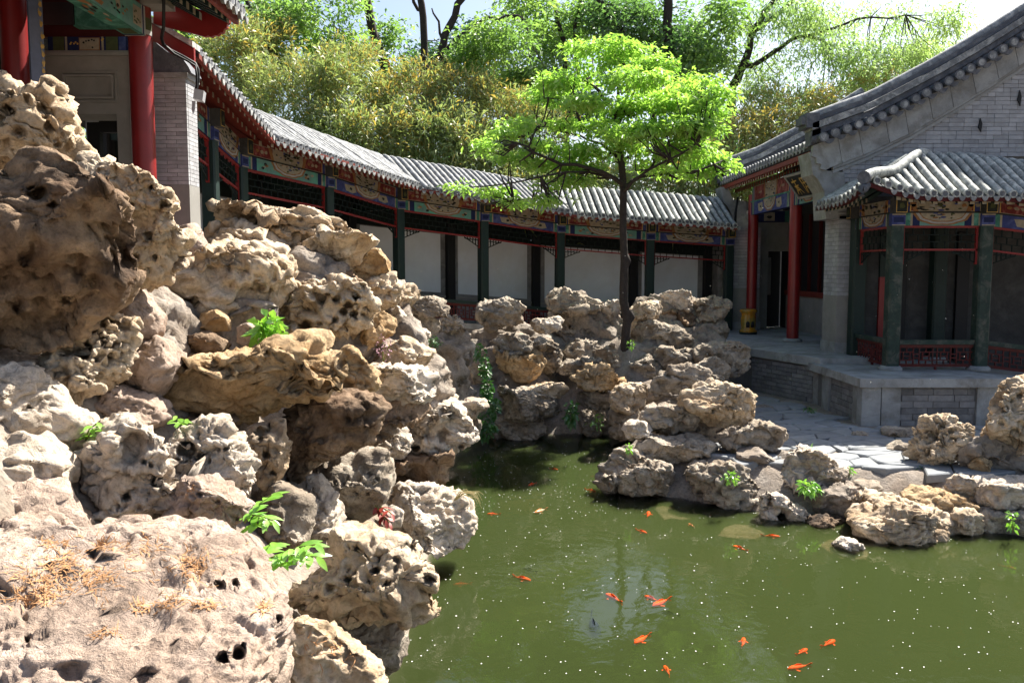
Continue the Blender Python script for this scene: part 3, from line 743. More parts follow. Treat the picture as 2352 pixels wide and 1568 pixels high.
R('sunlit mushroom-shaped rock in front of the tree foot', 13.0, [1400,912, 1412,890, 1445,878, 1478,882, 1496,902, 1482,928, 1445,945, 1410,938], GB, th=.4, mat='rock_cream', pit=.4)
R('dark stem below the mushroom-shaped rock', 13.2, [1402,940, 1440,935, 1470,945, 1470,990, 1435,1005, 1402,1000], GB, th=.4, mat='rock_grey')
R('knobbly grey rock right of the mushroom-shaped rock', 13.0, [1482,890, 1500,865, 1535,845, 1580,838, 1625,850, 1656,868, 1650,886, 1600,900, 1540,900, 1500,905], GB, th=.4, mat='rock_grey', rough=1.2)
R('low rocks between the brick terrace and the knobbly rock', 14.4, [1598,808, 1625,790, 1690,788, 1726,806, 1722,838, 1690,868, 1645,852, 1605,828], GB, th=.4, mat='rock_grey')
R('slab wedge leaning on the terrace rocks', 13.8, [1590,840, 1640,820, 1670,835, 1680,865, 1640,880, 1600,870], GB, th=.3, mat='rock_grey', sub=4)
R('grey mortared wall stone beside the ivy', 14.6, [1078,840, 1105,825, 1122,850, 1118,885, 1090,890], GB, th=.3, mat='rock_grey', sub=4)
R('little triangular stone left of the ivy foot', 13.6, [1062,905, 1080,888, 1096,900, 1085,915, 1068,918], GB, th=.15, mat='rock_grey', sub=4, rough=.5)
R('low grey stone at the back waterline', 14.1, [1125,985, 1150,978, 1180,1000, 1160,1012, 1120,1008], GB, th=.25, mat='rock_grey', sub=4)
# pond edge before the pavilion
R('big sunlit boulder lying on top of the pond-edge pile', 11.2, [1556,918, 1572,902, 1600,888, 1640,877, 1690,884, 1722,906, 1748,945, 1738,966, 1682,980, 1625,972, 1600,955, 1575,938], GI, th=.5, sub=6, mat='rock_cream', pit=.5, rough=.9)
R('rough grey rock left of the big sunlit boulder', 11.2, [1468,958, 1490,938, 1520,930, 1555,932, 1590,950, 1602,975, 1575,1000, 1525,1002, 1490,988], GI, th=.4, mat='rock_grey', rough=1.2)
R('pointed flat rock at the left of the pond-edge pile', 11.0, [1430,990, 1445,972, 1478,968, 1500,985, 1478,1006, 1445,1010], GI, th=.3, mat='rock_white', sub=4)
R('thick flat slab in the middle of the pond-edge pile', 10.8, [1448,1005, 1500,1000, 1560,1004, 1620,1010, 1654,1026, 1645,1050, 1600,1064, 1535,1076, 1485,1058, 1455,1035], GI, th=.45, mat='rock_grey', rough=.6, strata=.8)
R('large base rock at the pile’s left corner in the water', 10.5, [1368,1102, 1392,1070, 1418,1042, 1470,1038, 1525,1060, 1562,1105, 1540,1135, 1465,1146, 1400,1132], GI, th=.5, sub=6, mat='rock_grey', rough=1.0)
R('streaked dark rock right of the thick flat slab', 10.9, [1652,1005, 1690,982, 1740,966, 1790,982, 1806,1002, 1792,1028, 1735,1040, 1680,1036], GI, th=.4, mat='rock_grey', pit=.5)
R('crumpled angular rock at the waterline under the flat slab', 10.1, [1565,1102, 1590,1076, 1645,1062, 1700,1068, 1746,1106, 1752,1150, 1742,1184, 1680,1180, 1630,1168, 1588,1136], GI, th=.5, sub=6, mat='rock_grey', rough=1.2)
R('cracked mortared block between the crumpled rock and the plant', 10.5, [1690,1040, 1740,1030, 1785,1060, 1790,1120, 1750,1125, 1710,1085], GI, th=.35, mat='mortar', rough=.5, pit=0)
R('pond-edge rock pierced by one round hole', 9.5, [1742,1145, 1765,1126, 1795,1140, 1830,1160, 1882,1194, 1862,1208, 1795,1215, 1752,1208], GI, th=.35, mat='rock_white', pit=1.2, rough=.9, seed=17)
R('humped rock with a green plant growing on its face', 10.0, [1786,1072, 1798,1040, 1845,1028, 1900,1048, 1948,1082, 1957,1106, 1920,1124, 1870,1140, 1830,1130, 1798,1108], GI, th=.45, sub=6, mat='rock_white', rough=.9)
R('broad sunlit turtle-shaped rock at the pond edge', 8.95, [1922,1210, 1955,1186, 2000,1184, 2040,1156, 2082,1150, 2140,1164, 2190,1192, 2210,1220, 2206,1248, 2130,1260, 2050,1258, 1980,1240, 1930,1226], GI, th=.55, sub=6, mat='rock_cream', rough=1.0)
R('scalloped rock behind the turtle-shaped rock', 9.5, [1918,1150, 1955,1130, 2010,1132, 2080,1142, 2070,1165, 2015,1186, 1960,1182, 1925,1172], GI, th=.4, mat='rock_cream', rough=1.1)
R('yellowish lipped rock right behind the turtle-shaped rock', 9.3, [2070,1138, 2115,1120, 2175,1128, 2222,1148, 2234,1172, 2202,1186, 2150,1172, 2100,1158], GI, th=.35, mat='rock_ochre', rough=1.0)
R('dark-cored rock at the right edge above the waterline', 9.3, [2236,1115, 2260,1100, 2330,1100, 2400,1105, 2400,1170, 2310,1175, 2250,1166], GI, th=.4, mat='rock_white', rough=1.0)
R('lowest rock at the right edge touching the water', 8.95, [2228,1205, 2262,1180, 2310,1175, 2400,1175, 2400,1250, 2290,1252, 2236,1248], GI, th=.4, mat='rock_grey')
R('little rock alone in the water before the turtle-shaped rock', 8.45, [1910,1246, 1932,1230, 1962,1238, 1988,1262, 1975,1282, 1935,1276], GI, th=.2, mat='rock_white', rough=1.2, sub=4)
R('round sponge-like stone standing on the path', 10.3, [2094,1040, 2104,1000, 2136,966, 2172,961, 2206,978, 2222,1010, 2206,1045, 2165,1074, 2112,1072], GI, th=.36, sub=6, mat='rock_cream', pit=1.2, rough=1.3, fq=1.3)
R('tall sponge-like rock cut off by the right edge', 10.0, [2260,945, 2285,910, 2325,880, 2365,868, 2450,880, 2470,1040, 2380,1062, 2310,1050, 2268,1000], GI, th=.45, sub=6, mat='rock_cream', pit=1.3, rough=1.3, fq=1.3)
R('mortared foot of the tall sponge-like rock', 10.0, [2200,1030, 2240,1000, 2300,1010, 2380,1040, 2400,1110, 2300,1108, 2220,1095], GI, th=.4, mat='mortar', rough=.6)
R('brown stone beside the round sponge-like stone', 9.9, [2218,1060, 2240,1045, 2275,1060, 2270,1085, 2235,1090], GI, th=.2, mat='rock_ochre', sub=4)
R('earthy bank rock under the path edge', 9.7, [1880,1120, 1930,1105, 1990,1120, 1980,1180, 1920,1200, 1860,1180], GI, th=.4, mat='mortar', rough=.7)
R('pale upright rock between the turtle-shaped rock and the right edge', 8.95, [2150,1185, 2200,1165, 2240,1175, 2245,1230, 2215,1250, 2165,1235], GI, th=.35, mat='rock_cream')
R('bluish block at the foot of the terrace corner', 12.0, [1950,1005, 1965,988, 2000,990, 2012,1015, 1985,1030, 1955,1025], GI, th=.2, mat='rock_grey', rough=.5, sub=4)
R('long flat step stone below the pavilion base', 12.0, [2005,1000, 2030,982, 2100,985, 2130,1000, 2110,1022, 2040,1022], GI, th=.3, mat='rock_grey', rough=.5, sub=4)
R('earthy hump left of the round sponge-like stone', 11.0, [2035,1030, 2070,1015, 2110,1030, 2105,1065, 2050,1070], GI, th=.25, mat='rock_grey', sub=4)
def sunk(label, *poly):
    P = [atz(poly[i], poly[i + 1], -.055) for i in range(0, len(poly), 2)]
    o = np.mean(P, 0); m = MB(); n = len(P)
    q = [p - o for p in P]
    vs = [tuple(p * .93 + np.array([0, 0, .006])) for p in q] + [tuple(p) for p in q] + [tuple(p * 1.1 - np.array([0, 0, .12])) for p in q]
    m.add(vs, [tuple(range(n))] + [(r * n + i, r * n + (i + 1) % n, (r + 1) * n + (i + 1) % n, (r + 1) * n + i) for r in (0, 1) for i in range(n)])
    props(m.build('rock', 'rock_ochre', None, T(*o)), label, 'rock', GI)
sunk('flat submerged slab showing yellow under the water, left one', 1498, 1163, 1520, 1160, 1550, 1168, 1578, 1170, 1604, 1179, 1596, 1188, 1566, 1194, 1540, 1190, 1526, 1194, 1512, 1178)
sunk('flat submerged slab showing yellow under the water, below the crumpled rock', 1648, 1230, 1665, 1210, 1690, 1203, 1725, 1206, 1757, 1224, 1735, 1238, 1690, 1236)
sunk('flat submerged stone around the little lone rock', 1880, 1252, 1905, 1238, 1950, 1245, 1995, 1264, 1990, 1284, 1930, 1282)

# the mortared mass that the rocks are bedded in
core([-120,640, 100,660, 300,640, 420,700, 480,900, 560,1000, 620,1120, 600,1300, -120,1300], 6.9, th=.7, sub=6)
core([330,640, 520,560, 700,560, 820,640, 860,800, 800,950, 760,1150, 620,1250, 450,1000, 380,850], 8.3, th=.7, sub=6)
core([620,620, 800,590, 960,690, 1000,800, 1010,900, 1060,990, 1010,1110, 900,1180, 860,1260, 720,1300, 640,1000], 9.5, th=.6, sub=6)
core([900,740, 1010,735, 1070,770, 1080,850, 1075,950, 1060,1020, 960,1000, 900,880], 12.3, th=.6)
core([1085,762, 1200,752, 1260,765, 1270,850, 1290,960, 1260,1015, 1120,1015, 1090,930, 1100,850], 15.3, k=.0045, th=.5, sub=6)
core([1255,690, 1330,690, 1400,705, 1420,800, 1425,900, 1410,1000, 1340,1005, 1300,900, 1270,800], 15.9, k=.0055, th=.5, sub=6)
core([1450,720, 1540,700, 1660,715, 1670,800, 1660,870, 1560,890, 1470,880, 1455,800], 16.3, k=.007, th=.5, sub=6)
core([1400,910, 1500,880, 1620,880, 1660,930, 1560,960, 1500,1000, 1420,1000], 13.7, th=.3)
core([1400,1060, 1480,990, 1600,960, 1720,960, 1780,1010, 1790,1120, 1700,1170, 1560,1150], 11.6, k=.003, th=.3, sub=6)
core([1740,1130, 1800,1040, 1900,1060, 1960,1110, 2080,1130, 2230,1120, 2360,1110, 2400,1240, 2220,1245, 1960,1225, 1800,1205], 10.3, k=.004, th=.22, sub=6)
R('flat broken flagstone at the edge of the path above the scalloped rock', 9.75, [1945,1112, 1975,1096, 2030,1100, 2038,1120, 2000,1132, 1955,1130], GI, k=.012, th=.05, mat='rock_grey', rough=.3, pit=0, sub=4)
R('thin layered stones at the path edge behind the yellowish lipped rock', 9.8, [2040,1112, 2080,1098, 2150,1102, 2180,1122, 2120,1132, 2060,1128], GI, k=.006, th=.1, mat='rock_white', rough=.6, pit=0, sub=4, strata=1.5)
R('jagged pale stone right of the yellowish lipped rock', 9.35, [2175,1115, 2200,1092, 2240,1098, 2250,1130, 2215,1148, 2185,1140], GI, th=.2, mat='rock_white', rough=1.2, sub=4)
R('dark wet rock at the waterline between pierced and turtle-shaped rocks', 9.25, [1850,1200, 1900,1180, 1940,1195, 1935,1225, 1880,1222], GI, th=.25, mat='rock_brown', sub=4)
R('rock fragment bridging the scalloped rock and the humped rock', 9.7, [1870,1135, 1920,1118, 1945,1140, 1930,1180, 1885,1178], GI, th=.3, mat='rock_grey')
R('pale stone lying before the pointed cream rock', 10.2, [925,760, 955,748, 985,765, 978,790, 940,792], GL, th=.25, mat='rock_white', sub=4)
R('narrow upright stone between the leaning boulder and the long ledge', 6.3, [372,835, 395,815, 425,830, 430,870, 400,900, 378,880], GL, th=.2, mat='rock_grey', sub=4)
R('stone wedged under the left end of the long layered ledge', 6.2, [372,930, 420,950, 500,965, 560,975, 540,1000, 440,990, 380,970], GL, th=.25, mat='rock_brown')

R('low pale rock at the left edge, between the hollowed ledge and the flat slab', 4.25, [-120,1130, 0,1130, 60,1112, 120,1130, 165,1160, 190,1222, 100,1245, -120,1245], GL, th=.3, mat='rock_pink', pit=.2)
R('grey rock hiding the left side of the tree foot', 15.1, [1368,805, 1408,788, 1424,825, 1418,862, 1385,866], GB, th=.3, mat='rock_grey')
R('grey rock on the right side of the tree foot', 15.0, [1450,835, 1490,815, 1522,845, 1500,882, 1456,882], GB, th=.3, mat='rock_grey')
# ---------------------------------------------------------------- painted timber, corridors
def v2(a): return np.array(a, float)
PAL = ['p_blue', 'p_navy', 'p_green', 'p_teal', 'p_cream', 'p_white', 'p_orange', 'p_red', 'p_ink', 'p_olive', 'gold', 'red_rail']
def painting(parent, o, s, up, n, L, polys, name='painting'):
    """flat painted shapes on a face: o corner, s along, up, n outward; polys = (colour, layer, [(s,t)..])"""
    o, s, up, n = map(V3, (o, s, up, n))
    mb = MB()
    used = []
    for c, lay, pts in polys:
        if c not in used: used.append(c)
        off = n * (.004 + .003 * lay)
        mb.add([o + s * a + up * b + off for a, b in pts], [tuple(range(len(pts)))], used.index(c))
    return mb.build(name, used, parent)
def rect(a, b, c, d): return [(a, c), (b, c), (b, d), (a, d)]
def half(cx, cy, rx, ry, n=14, wav=0.0, sgn=-1):
    return [(cx + rx * math.cos(math.pi * i / n) * (1 + wav * math.cos(10 * math.pi * i / n)), cy + sgn * ry * math.sin(math.pi * i / n) * (1 + wav * math.cos(10 * math.pi * i / n))) for i in range(n + 1)]
def blob(cx, cy, rx, ry, rs, n=9):
    return [(cx + rx * math.cos(2 * math.pi * i / n) * rs.uniform(.6, 1.1), cy + ry * math.sin(2 * math.pi * i / n) * rs.uniform(.6, 1.1)) for i in range(n)]
def lintel_polys(L, h, scheme, rs):
    c = 'p_blue' if scheme == 0 else 'p_teal'
    P = [(c, 0, rect(0, L, 0, h))]
    for sgn in (0, 1):
        X = (lambda a: a) if sgn == 0 else (lambda a: L - a)
        for a, b, k in ((.02, .10, 'p_navy'), (.10, .135, 'p_cream'), (.135, .21, 'p_green'), (.21, .245, 'p_cream'), (.245, .36, 'p_navy' if scheme else 'p_blue')):
            P.append((k, 1, rect(X(a), X(b), 0, h)))
    m = L / 2
    P += [('p_orange', 2, half(m, h, .47, h * .97, 16, .03)), ('p_white', 3, half(m, h, .42, h * .86, 16, .03)), ('p_orange', 4, half(m, h, .37, h * .72, 16, .03)), ('p_cream', 5, half(m, h, .35, h * .64, 14))]
    for i in range(16):
        a = rs.uniform(-1, 1)
        P.append((('p_ink', 'p_olive', 'p_blue', 'p_white', 'p_ink', 'p_orange')[i % 6], 6 + i % 3, blob(m + a * .27, h * (1 - .56 * rs.random() * (1 - a * a)) - .006, rs.uniform(.015, .06), rs.uniform(.008, .02), rs)))
    for q in (-1, 1):
        x = m + q * (L / 2 - .36) * .62
        if scheme == 0:
            P.append(('p_cream', 1, [(x - .22, h * .78), (x + .14, h * .86), (x + .2, h * .3), (x + .05, h * .12), (x - .17, h * .2)]))
            P.append(('p_ink', 2, blob(x, h * .5, .06, .03, rs)))
        else:
            for i in range(5): P.append((('p_ink', 'p_cream', 'p_orange')[i % 3], 1 + i % 2, blob(x + rs.uniform(-.18, .18), h * rs.uniform(.25, .75), .05, .028, rs)))
    return P
def board_polys(L, h, rs):
    P = [('p_cream', 0, rect(0, L, 0, h))]
    for sgn in (0, 1):
        X = (lambda a: a) if sgn == 0 else (lambda a: L - a)
        for a, b, k in ((.0, .08, 'p_green'), (.08, .115, 'p_cream'), (.115, .2, 'p_blue'), (.2, .22, 'gold')):
            P.append((k, 1, rect(X(a), X(b), 0, h)))
        P.append(('p_red', 1, rect(X(.22), X(L / 2 - .42), .012, h - .012)))
        c = X((.22 + L / 2 - .42) / 2)
        for i in range(3): P.append(('p_cream' if i else 'p_orange', 2, blob(c + (i - 1) * .11, h * .5, .05, .035, rs)))
        P.append(('p_orange', 2, [(X(L / 2 - .46), 0), (X(L / 2 - .38), 0), (X(L / 2 - .46), h), (X(L / 2 - .54), h)]))
    m = L / 2
    for i in range(22): P.append((('p_ink', 'p_olive', 'p_white', 'p_blue', 'p_ink')[i % 5], 3 + i % 3, blob(m + rs.uniform(-.38, .38), h * rs.uniform(.1, .9), rs.uniform(.02, .07), rs.uniform(.01, .025), rs)))
    return P
def bars(mb, o, s, up, segs, w, d, m=0, n=None):
    """thin bars in the plane s/up from (a,b) to (c,e)"""
    for a, b, c, e in segs:
        p, q = V3(o) + s * a + up * b, V3(o) + s * c + up * e
        mb.bar(p, q, d if True else w, w, m, up if abs(c - a) > abs(e - b) else s)
def lattice_segs(L, h, cell=.17):
    """step-and-brick lattice"""
    S = []
    rows = max(3, round(h / .1)); dh = h / rows
    for r in range(1, rows): S.append((0, r * dh, L, r * dh))
    n = max(3, round(L / cell))
    for r in range(rows):
        for i in range(n + 1):
            x = (i + (.5 if r % 2 else 0)) * L / n
            if 0.02 < x < L - .02: S.append((x, r * dh, x, r * dh + dh))
    return S
def rail_segs(L, h):
    """railing pattern of nested rectangles"""
    S = [(0, h, L, h), (0, 0, L, 0)]
    n = max(1, round(L / .75)); w = L / n
    for i in range(n):
        a = i * w
        for f in (.06, .42, .58, .94): S.append((a + f * w, 0, a + f * w, h))
        S += [(a, h * .72, a + w * .42, h * .72), (a + w * .58, h * .72, a + w, h * .72), (a, h * .25, a + w * .42, h * .25), (a + w * .58, h * .25, a + w, h * .25)]
        S += [(a + w * .15, h * .25, a + w * .15, h * .72), (a + w * .33, h * .25, a + w * .33, h * .72), (a + w * .67, h * .25, a + w * .67, h * .72), (a + w * .85, h * .25, a + w * .85, h * .72)]
        S += [(a + w * .15, h * .48, a + w * .33, h * .48), (a + w * .67, h * .48, a + w * .85, h * .48), (a + w * .42, h * .6, a + w * .58, h * .6), (a + w * .42, h * .38, a + w * .58, h * .38)]
        S += [(a + w * .24, h * .72, a + w * .24, h), (a + w * .76, h * .72, a + w * .76, h), (a + w * .24, 0, a + w * .24, h * .25), (a + w * .76, 0, a + w * .76, h * .25)]
    return S

COLH = 2.34           # column height under the lintel
def bay(root, A, B, lzA, lzB, n, scheme, seed, rail=True, worn=False, lat=True, trim=.10):
    """everything between two front columns A, B (plan points), n = outward normal"""
    rs = random.Random(seed)
    A3 = V3((A[0], A[1], lzA)); B3 = V3((B[0], B[1], lzB))
    s = B3 - A3; L = s.length; s = s / L
    up = Vector((0, 0, 1)); nn = V3((n[0], n[1], 0))
    a0 = A3 + s * trim; Lb = L - 2 * trim
    m = MB().obox(A3 - nn * .05, s * L, nn * .1, up * .2).build('lintel', 'p_navy', root)
    painting(m, A3 + nn * .05, s, up, nn, L, lintel_polys(L, .2, scheme, rs))
    b = MB().obox(A3 - nn * .04 + up * .225, s * L, nn * .08, up * .2).build('beam_board', 'p_navy', root)
    painting(b, A3 + nn * .04 + up * .225, s, up, nn, L, board_polys(L, .2, rs))
    MB().obox(A3 - nn * .055 + up * .2, s * L, nn * .11, up * .025).build('beam_rail', 'black', root)
    if lat:
        mb = MB()
        lw = a0 - up * .40
        mb.obox(lw + up * .365 - nn * .035, s * Lb, nn * .07, up * .035, 1)
        mb.obox(lw - nn * .025, s * Lb, nn * .05, up * .03, 1)
        for x in (0, Lb - .03): mb.obox(lw + s * x - nn * .025 - up * .22, s * .03, nn * .05, up * .59, 1)
        bars(mb, lw + up * .03, s, up, lattice_segs(Lb, .335), .014, .02, 0)
        mb.build('hanging_lattice', ['lattice', 'red_rail'], root)
        for q in (0, 1):
            mb = MB()
            o = lw + (s * .03 if q == 0 else s * (Lb - .03)); d = s if q == 0 else -s
            for i in range(5):
                x = i * .075
                mb.bar(o + d * x, o + d * x - up * (.19 - i * .035), .018, .018, 0, s)
                mb.bar(o + d * x - up * (.05), o + d * (x + .075) - up * .03, .018, .018)
            mb.bar(o - up * .19, o + d * .38 - up * .01, .02, .02)
            mb.build('corner_bracket', 'lattice', root)
    if rail:
        fl = -COLH
        g = 'green_worn' if worn else 'green_dark'
        t = MB().obox(a0 + up * (fl + .42) - nn * .06, s * Lb, nn * .12, up * .075).build('rail_top', g, root)
        mb = MB()
        mb.obox(a0 + up * (fl + .375) - nn * .03, s * Lb, nn * .06, up * .04)
        bars(mb, a0 + up * (fl + .09), s, up, rail_segs(Lb, .28), .018, .022)
        mb.obox(a0 + up * (fl + .05) - nn * .025, s * Lb, nn * .05, up * .03)
        for x in (.0, Lb / 2, Lb - .03): mb.obox(a0 + s * x + up * fl - nn * .02, s * .03, nn * .04, up * .06)
        mb.build('railing', 'red_worn', root)
def column(root, P, lz, mat='green_dark', w=.2, ang=0.0, name='column', base=True, h=COLH, head=True, n=None):
    mb = MB()
    k = .28
    pts = []
    for i in range(4):
        t = ang + math.pi / 4 + i * math.pi / 2
        for dt in (-.13, .13):
            pts.append((P[0] + w * .69 * math.cos(t + dt), P[1] + w * .69 * math.sin(t + dt), lz - h))
    mb.prism(pts, (0, 0, h + .2))
    c = mb.build(name, mat, root)
    if base:
        MB().lathe([(0, 0), (w * .95, 0), (w * .95, .05), (w * .75, .09), (0, .09)], 14, 0, (P[0], P[1], lz - h - .02)).build('column_base', 'stone', c)
    if head and n is not None:
        nn = V3((n[0], n[1], 0)); t = Vector((nn.y, -nn.x, 0))
        b = MB().obox(V3((P[0], P[1], lz + .19)) - t * .10, t * .2, nn * .20, (0, 0, .25)).build('beam_head', 'wall_dark', c)
        painting(b, V3((P[0], P[1], lz + .19)) - t * .10 + nn * .2, t, (0, 0, 1), nn, .2, [('gold', 0, rect(.01, .19, .01, .24)), ('p_ink', 1, rect(.02, .18, .02, .23)), ('p_olive', 2, blob(.1, .12, .05, .06, random.Random(3)))])
        b = MB().obox(V3((P[0], P[1], lz - .002)) - t * .108, t * .216, nn * .108, (0, 0, .19)).build('column_head', 'p_blue', c)
        painting(b, V3((P[0], P[1], lz)) - t * .108 + nn * .108, t, (0, 0, 1), nn, .2, [('p_cream', 0, rect(0, .216, .165, .185)), ('p_cream', 0, rect(0, .216, 0, .015)), ('p_navy', 0, rect(.03, .186, .05, .13))])
    return c

# roof section of a corridor: u outward from the centre line
RU, RE, RRISE = 1.35, .36, .86
def rz(u):
    r = abs(u) / RU
    r2 = math.sqrt(r * r + .02) - .1
    return RE + RRISE * (max(0, 1 - r2 / 1.0)) ** 1.12
def tile_roll(name, us, mat, rad=.056, zf=rz, end=True, mats2=None, dz=lambda u: 0.0, lift=.035):
    """one row of half-round cover tiles running down the slope (local x outward, y along)"""
    mb = MB(); vs = []; fs = []; n = 7
    L = 0
    for i, u in enumerate(us):
        if i: L += math.hypot(us[i] - us[i - 1], zf(us[i]) - zf(us[i - 1]))
        r = rad * (1.0 + (.10 if (L % .24) < .05 else 0))
        z0 = zf(u) + lift + dz(u)
        u2 = us[min(i + 1, len(us) - 1)]; u1 = us[max(i - 1, 0)]
        sl = math.atan2(zf(u2) - zf(u1), (u2 - u1) or 1e-6)
        for k in range(n):
            t = math.pi * (k / (n - 1)) * 1.24 - .12 * math.pi
            y, h = r * math.cos(t), r * math.sin(t)
            vs.append((u - h * math.sin(sl), y, z0 + h * math.cos(sl) if abs(math.cos(sl)) > .05 else z0 + h))
    for i in range(len(us) - 1):
        for k in range(n - 1): fs.append((i * n + k, i * n + k + 1, (i + 1) * n + k + 1, (i + 1) * n + k))
    mb.add(vs, fs, 0, True)
    if end:
        u = us[-1]; z0 = zf(u) + lift + dz(u)
        c = [(u + .012, rad * 1.12 * math.cos(2 * math.pi * k / 12), z0 + rad * .15 + rad * 1.12 * math.sin(2 * math.pi * k / 12)) for k in range(12)]
        mb.prism(c, (-.03, 0, 0), 0)
        c2 = [(u + .014, rad * .72 * math.cos(2 * math.pi * k / 12), z0 + rad * .15 + rad * .72 * math.sin(2 * math.pi * k / 12)) for k in range(12)]
        mb.add(c2, [tuple(range(12))], 1)
    return mb.mesh(name, [mat, 'tile_dark'])
def drip_mesh(mat, u0=RU, zf=rz, sp=.175):
    mb = MB(); z0 = zf(u0) + .012
    pts = [(u0 + .02, -.055 + .11 * i / 8, z0 - .012 - .075 * math.sin(math.pi * i / 8) ** .8) for i in range(9)]
    mb.prism(pts, (-.016, 0, .002))
    pts2 = [(u0 - .16, -.06 + .12 * i / 6, z0 + .03 - .045 * math.sin(math.pi * i / 6)) for i in range(7)]
    pts3 = [(u0 + .018, -.06 + .12 * i / 6, z0 + .004 - .045 * math.sin(math.pi * i / 6)) for i in range(7)]
    mb.add(pts2 + pts3, [(i, i + 1, 8 + i, 7 + i) for i in range(6)], 0, True)
    return mb.mesh('drip_tile', [mat])
def lin(a, b, n): return [a + (b - a) * i / (n - 1) for i in range(n)]

def corridor_segment(root, A, B, lzA, lzB, n, s0=0.0, s1=0.0, cutA=None, cutB=None, tmat='tile_grey', sp=.175, flare=None, rafters=True, roll_u0=-.30):
    """tiles and rafters of a straight stretch. A,B front column line; cut = tan of the half bend at each end (front valley)"""
    A, B = v2(A), v2(B); t = B - A; L = np.linalg.norm(t); t /= L; n = v2(n)
    hw = .75
    base = MB  # noqa
    full = tile_roll('tile_row', lin(roll_u0, RU, 22), tmat)
    dr = drip_mesh(tmat)
    N = int((L + s0 + s1) / sp)
    rj = random.Random(int(L * 1000))
    for i in range(N + 1):
        s = -s0 + (i + .5) * (L + s0 + s1) / (N + 1)
        z = lzA + (lzB - lzA) * s / L
        umax = RU
        if cutA: umax = min(umax, s / cutA)
        if cutB: umax = min(umax, (L - s) / cutB)
        o = A + t * s - n * hw
        M = frame((o[0], o[1], z), (n[0], n[1], 0), (t[0], t[1], 0), (0, 0, 1))
        if umax < RU - .03:
            if umax < -.1: continue
            put('tile_row', tile_roll('tile_row', lin(roll_u0, umax, 16), tmat, end=False), root, M)
        else:
            r = put('tile_row', full, root, M @ T(rj.uniform(-.012, .012), rj.uniform(-.007, .007), rj.uniform(-.004, .007)) @ Matrix.Rotation(rj.uniform(-.012, .012), 4, 'Z'))
        if umax > RU - .1:
            s2 = s + (L + s0 + s1) / (N + 1) / 2
            o = A + t * s2 - n * hw
            z = lzA + (lzB - lzA) * s2 / L
            put('drip_tile', dr, root, frame((o[0], o[1], z), (n[0], n[1], 0), (t[0], t[1], 0), (0, 0, 1)))
    if rafters:
        # flying rafters above round ones, pale painted ends
        def rf(u0, u1, dz, w, hgt, nm):
            mb = MB()
            p, q = Vector((u0, 0, rz(u0) - dz)), Vector((u1, 0, rz(u1) - dz))
            mb.bar(p, q, w, hgt, 0)
            d = (q - p).normalized()
            e = q + d * .003
            mb.add([e + Vector((0, a * w * .5, b * hgt * .5)) for a, b in ((-1, -1), (1, -1), (1, 1), (-1, 1))], [(0, 1, 2, 3)], 1)
            return mb.mesh(nm, ['red_dull', 'p_cream'])
        fl = rf(.55, RU - .07, .105, .065, .06, 'flying_rafter'); rd = rf(.3, RU - .30, .19, .07, .07, 'rafter')
        N2 = int((L + s0 + s1) / .2)
        for i in range(N2):
            s = -s0 + (i + .5) * (L + s0 + s1) / N2
            if (cutA and s < cutA * 1.2) or (cutB and L - s < cutB * 1.2): continue
            z = lzA + (lzB - lzA) * s / L
            o = A + t * s - n * hw
            M = frame((o[0], o[1], z), (n[0], n[1], 0), (t[0], t[1], 0), (0, 0, 1))
            put('flying_rafter', fl, root, M); put('rafter', rd, root, M)
def miters(P):
    """outward (right-hand) mitre vectors of a plan polyline"""
    P = [v2(p) for p in P]; M = []
    for i in range(len(P)):
        ds = []
        if i > 0: d = P[i] - P[i - 1]; ds.append(d / np.linalg.norm(d))
        if i < len(P) - 1: d = P[i + 1] - P[i]; ds.append(d / np.linalg.norm(d))
        ns = [np.array([d[1], -d[0]]) for d in ds]
        m = sum(ns) / len(ns); M.append(m / (m @ ns[0]))
    return M
def strip(P, Z, M, prof, mats, mi=None, name='strip', root=None, closed=True):
    """sweeps a section (u, z) along the polyline P with mitred corners; u measured from the front column line"""
    mb = MB(); k = len(prof); vs = []
    for p, z, m in zip(P, Z, M):
        for u, h in prof: vs.append((p[0] + m[0] * u, p[1] + m[1] * u, z + h))
    fs = []; kk = k if closed else k - 1
    for i in range(len(P) - 1):
        for j in range(kk):
            fs.append((i * k + j, i * k + (j + 1) % k, (i + 1) * k + (j + 1) % k, (i + 1) * k + j))
    mb.add(vs, fs)
    if closed:
        mb.add(vs[:k], [tuple(range(k))]); mb.add(vs[-k:], [tuple(range(k))])
    return mb.build(name, mats, root)
def roof_parts(root, P, Z, M, nb=14):
    us = lin(-RU, RU, 2 * nb + 1)
    top = [(u - .75, rz(u)) for u in us]; bot = [(u - .75, rz(u) - .06) for u in reversed(us)]
    strip(P, Z, M, top + bot, 'tile_pan', name='roof_deck', root=root)
    strip(P, Z, M, [(RU - .75 - .05, rz(RU) - .06), (RU - .75 + .004, rz(RU) - .06), (RU - .75 + .004, rz(RU) - .005), (RU - .75 - .05, rz(RU) - .005)], 'red_dull', name='eave_board', root=root)
    c = [(u - .75, rz(u) - .055) for u in lin(0, RU - .35, 8)] + [(u - .75, rz(u) - .075) for u in reversed(lin(0, RU - .35, 8))]
    strip(P, Z, M, [(u - .75, rz(u) - .062) for u in lin(-.6, RU - .06, 10)] + [(u - .75, rz(u) - .074) for u in reversed(lin(-.6, RU - .06, 10))], 'red_dull', name='roof_boarding', root=root)

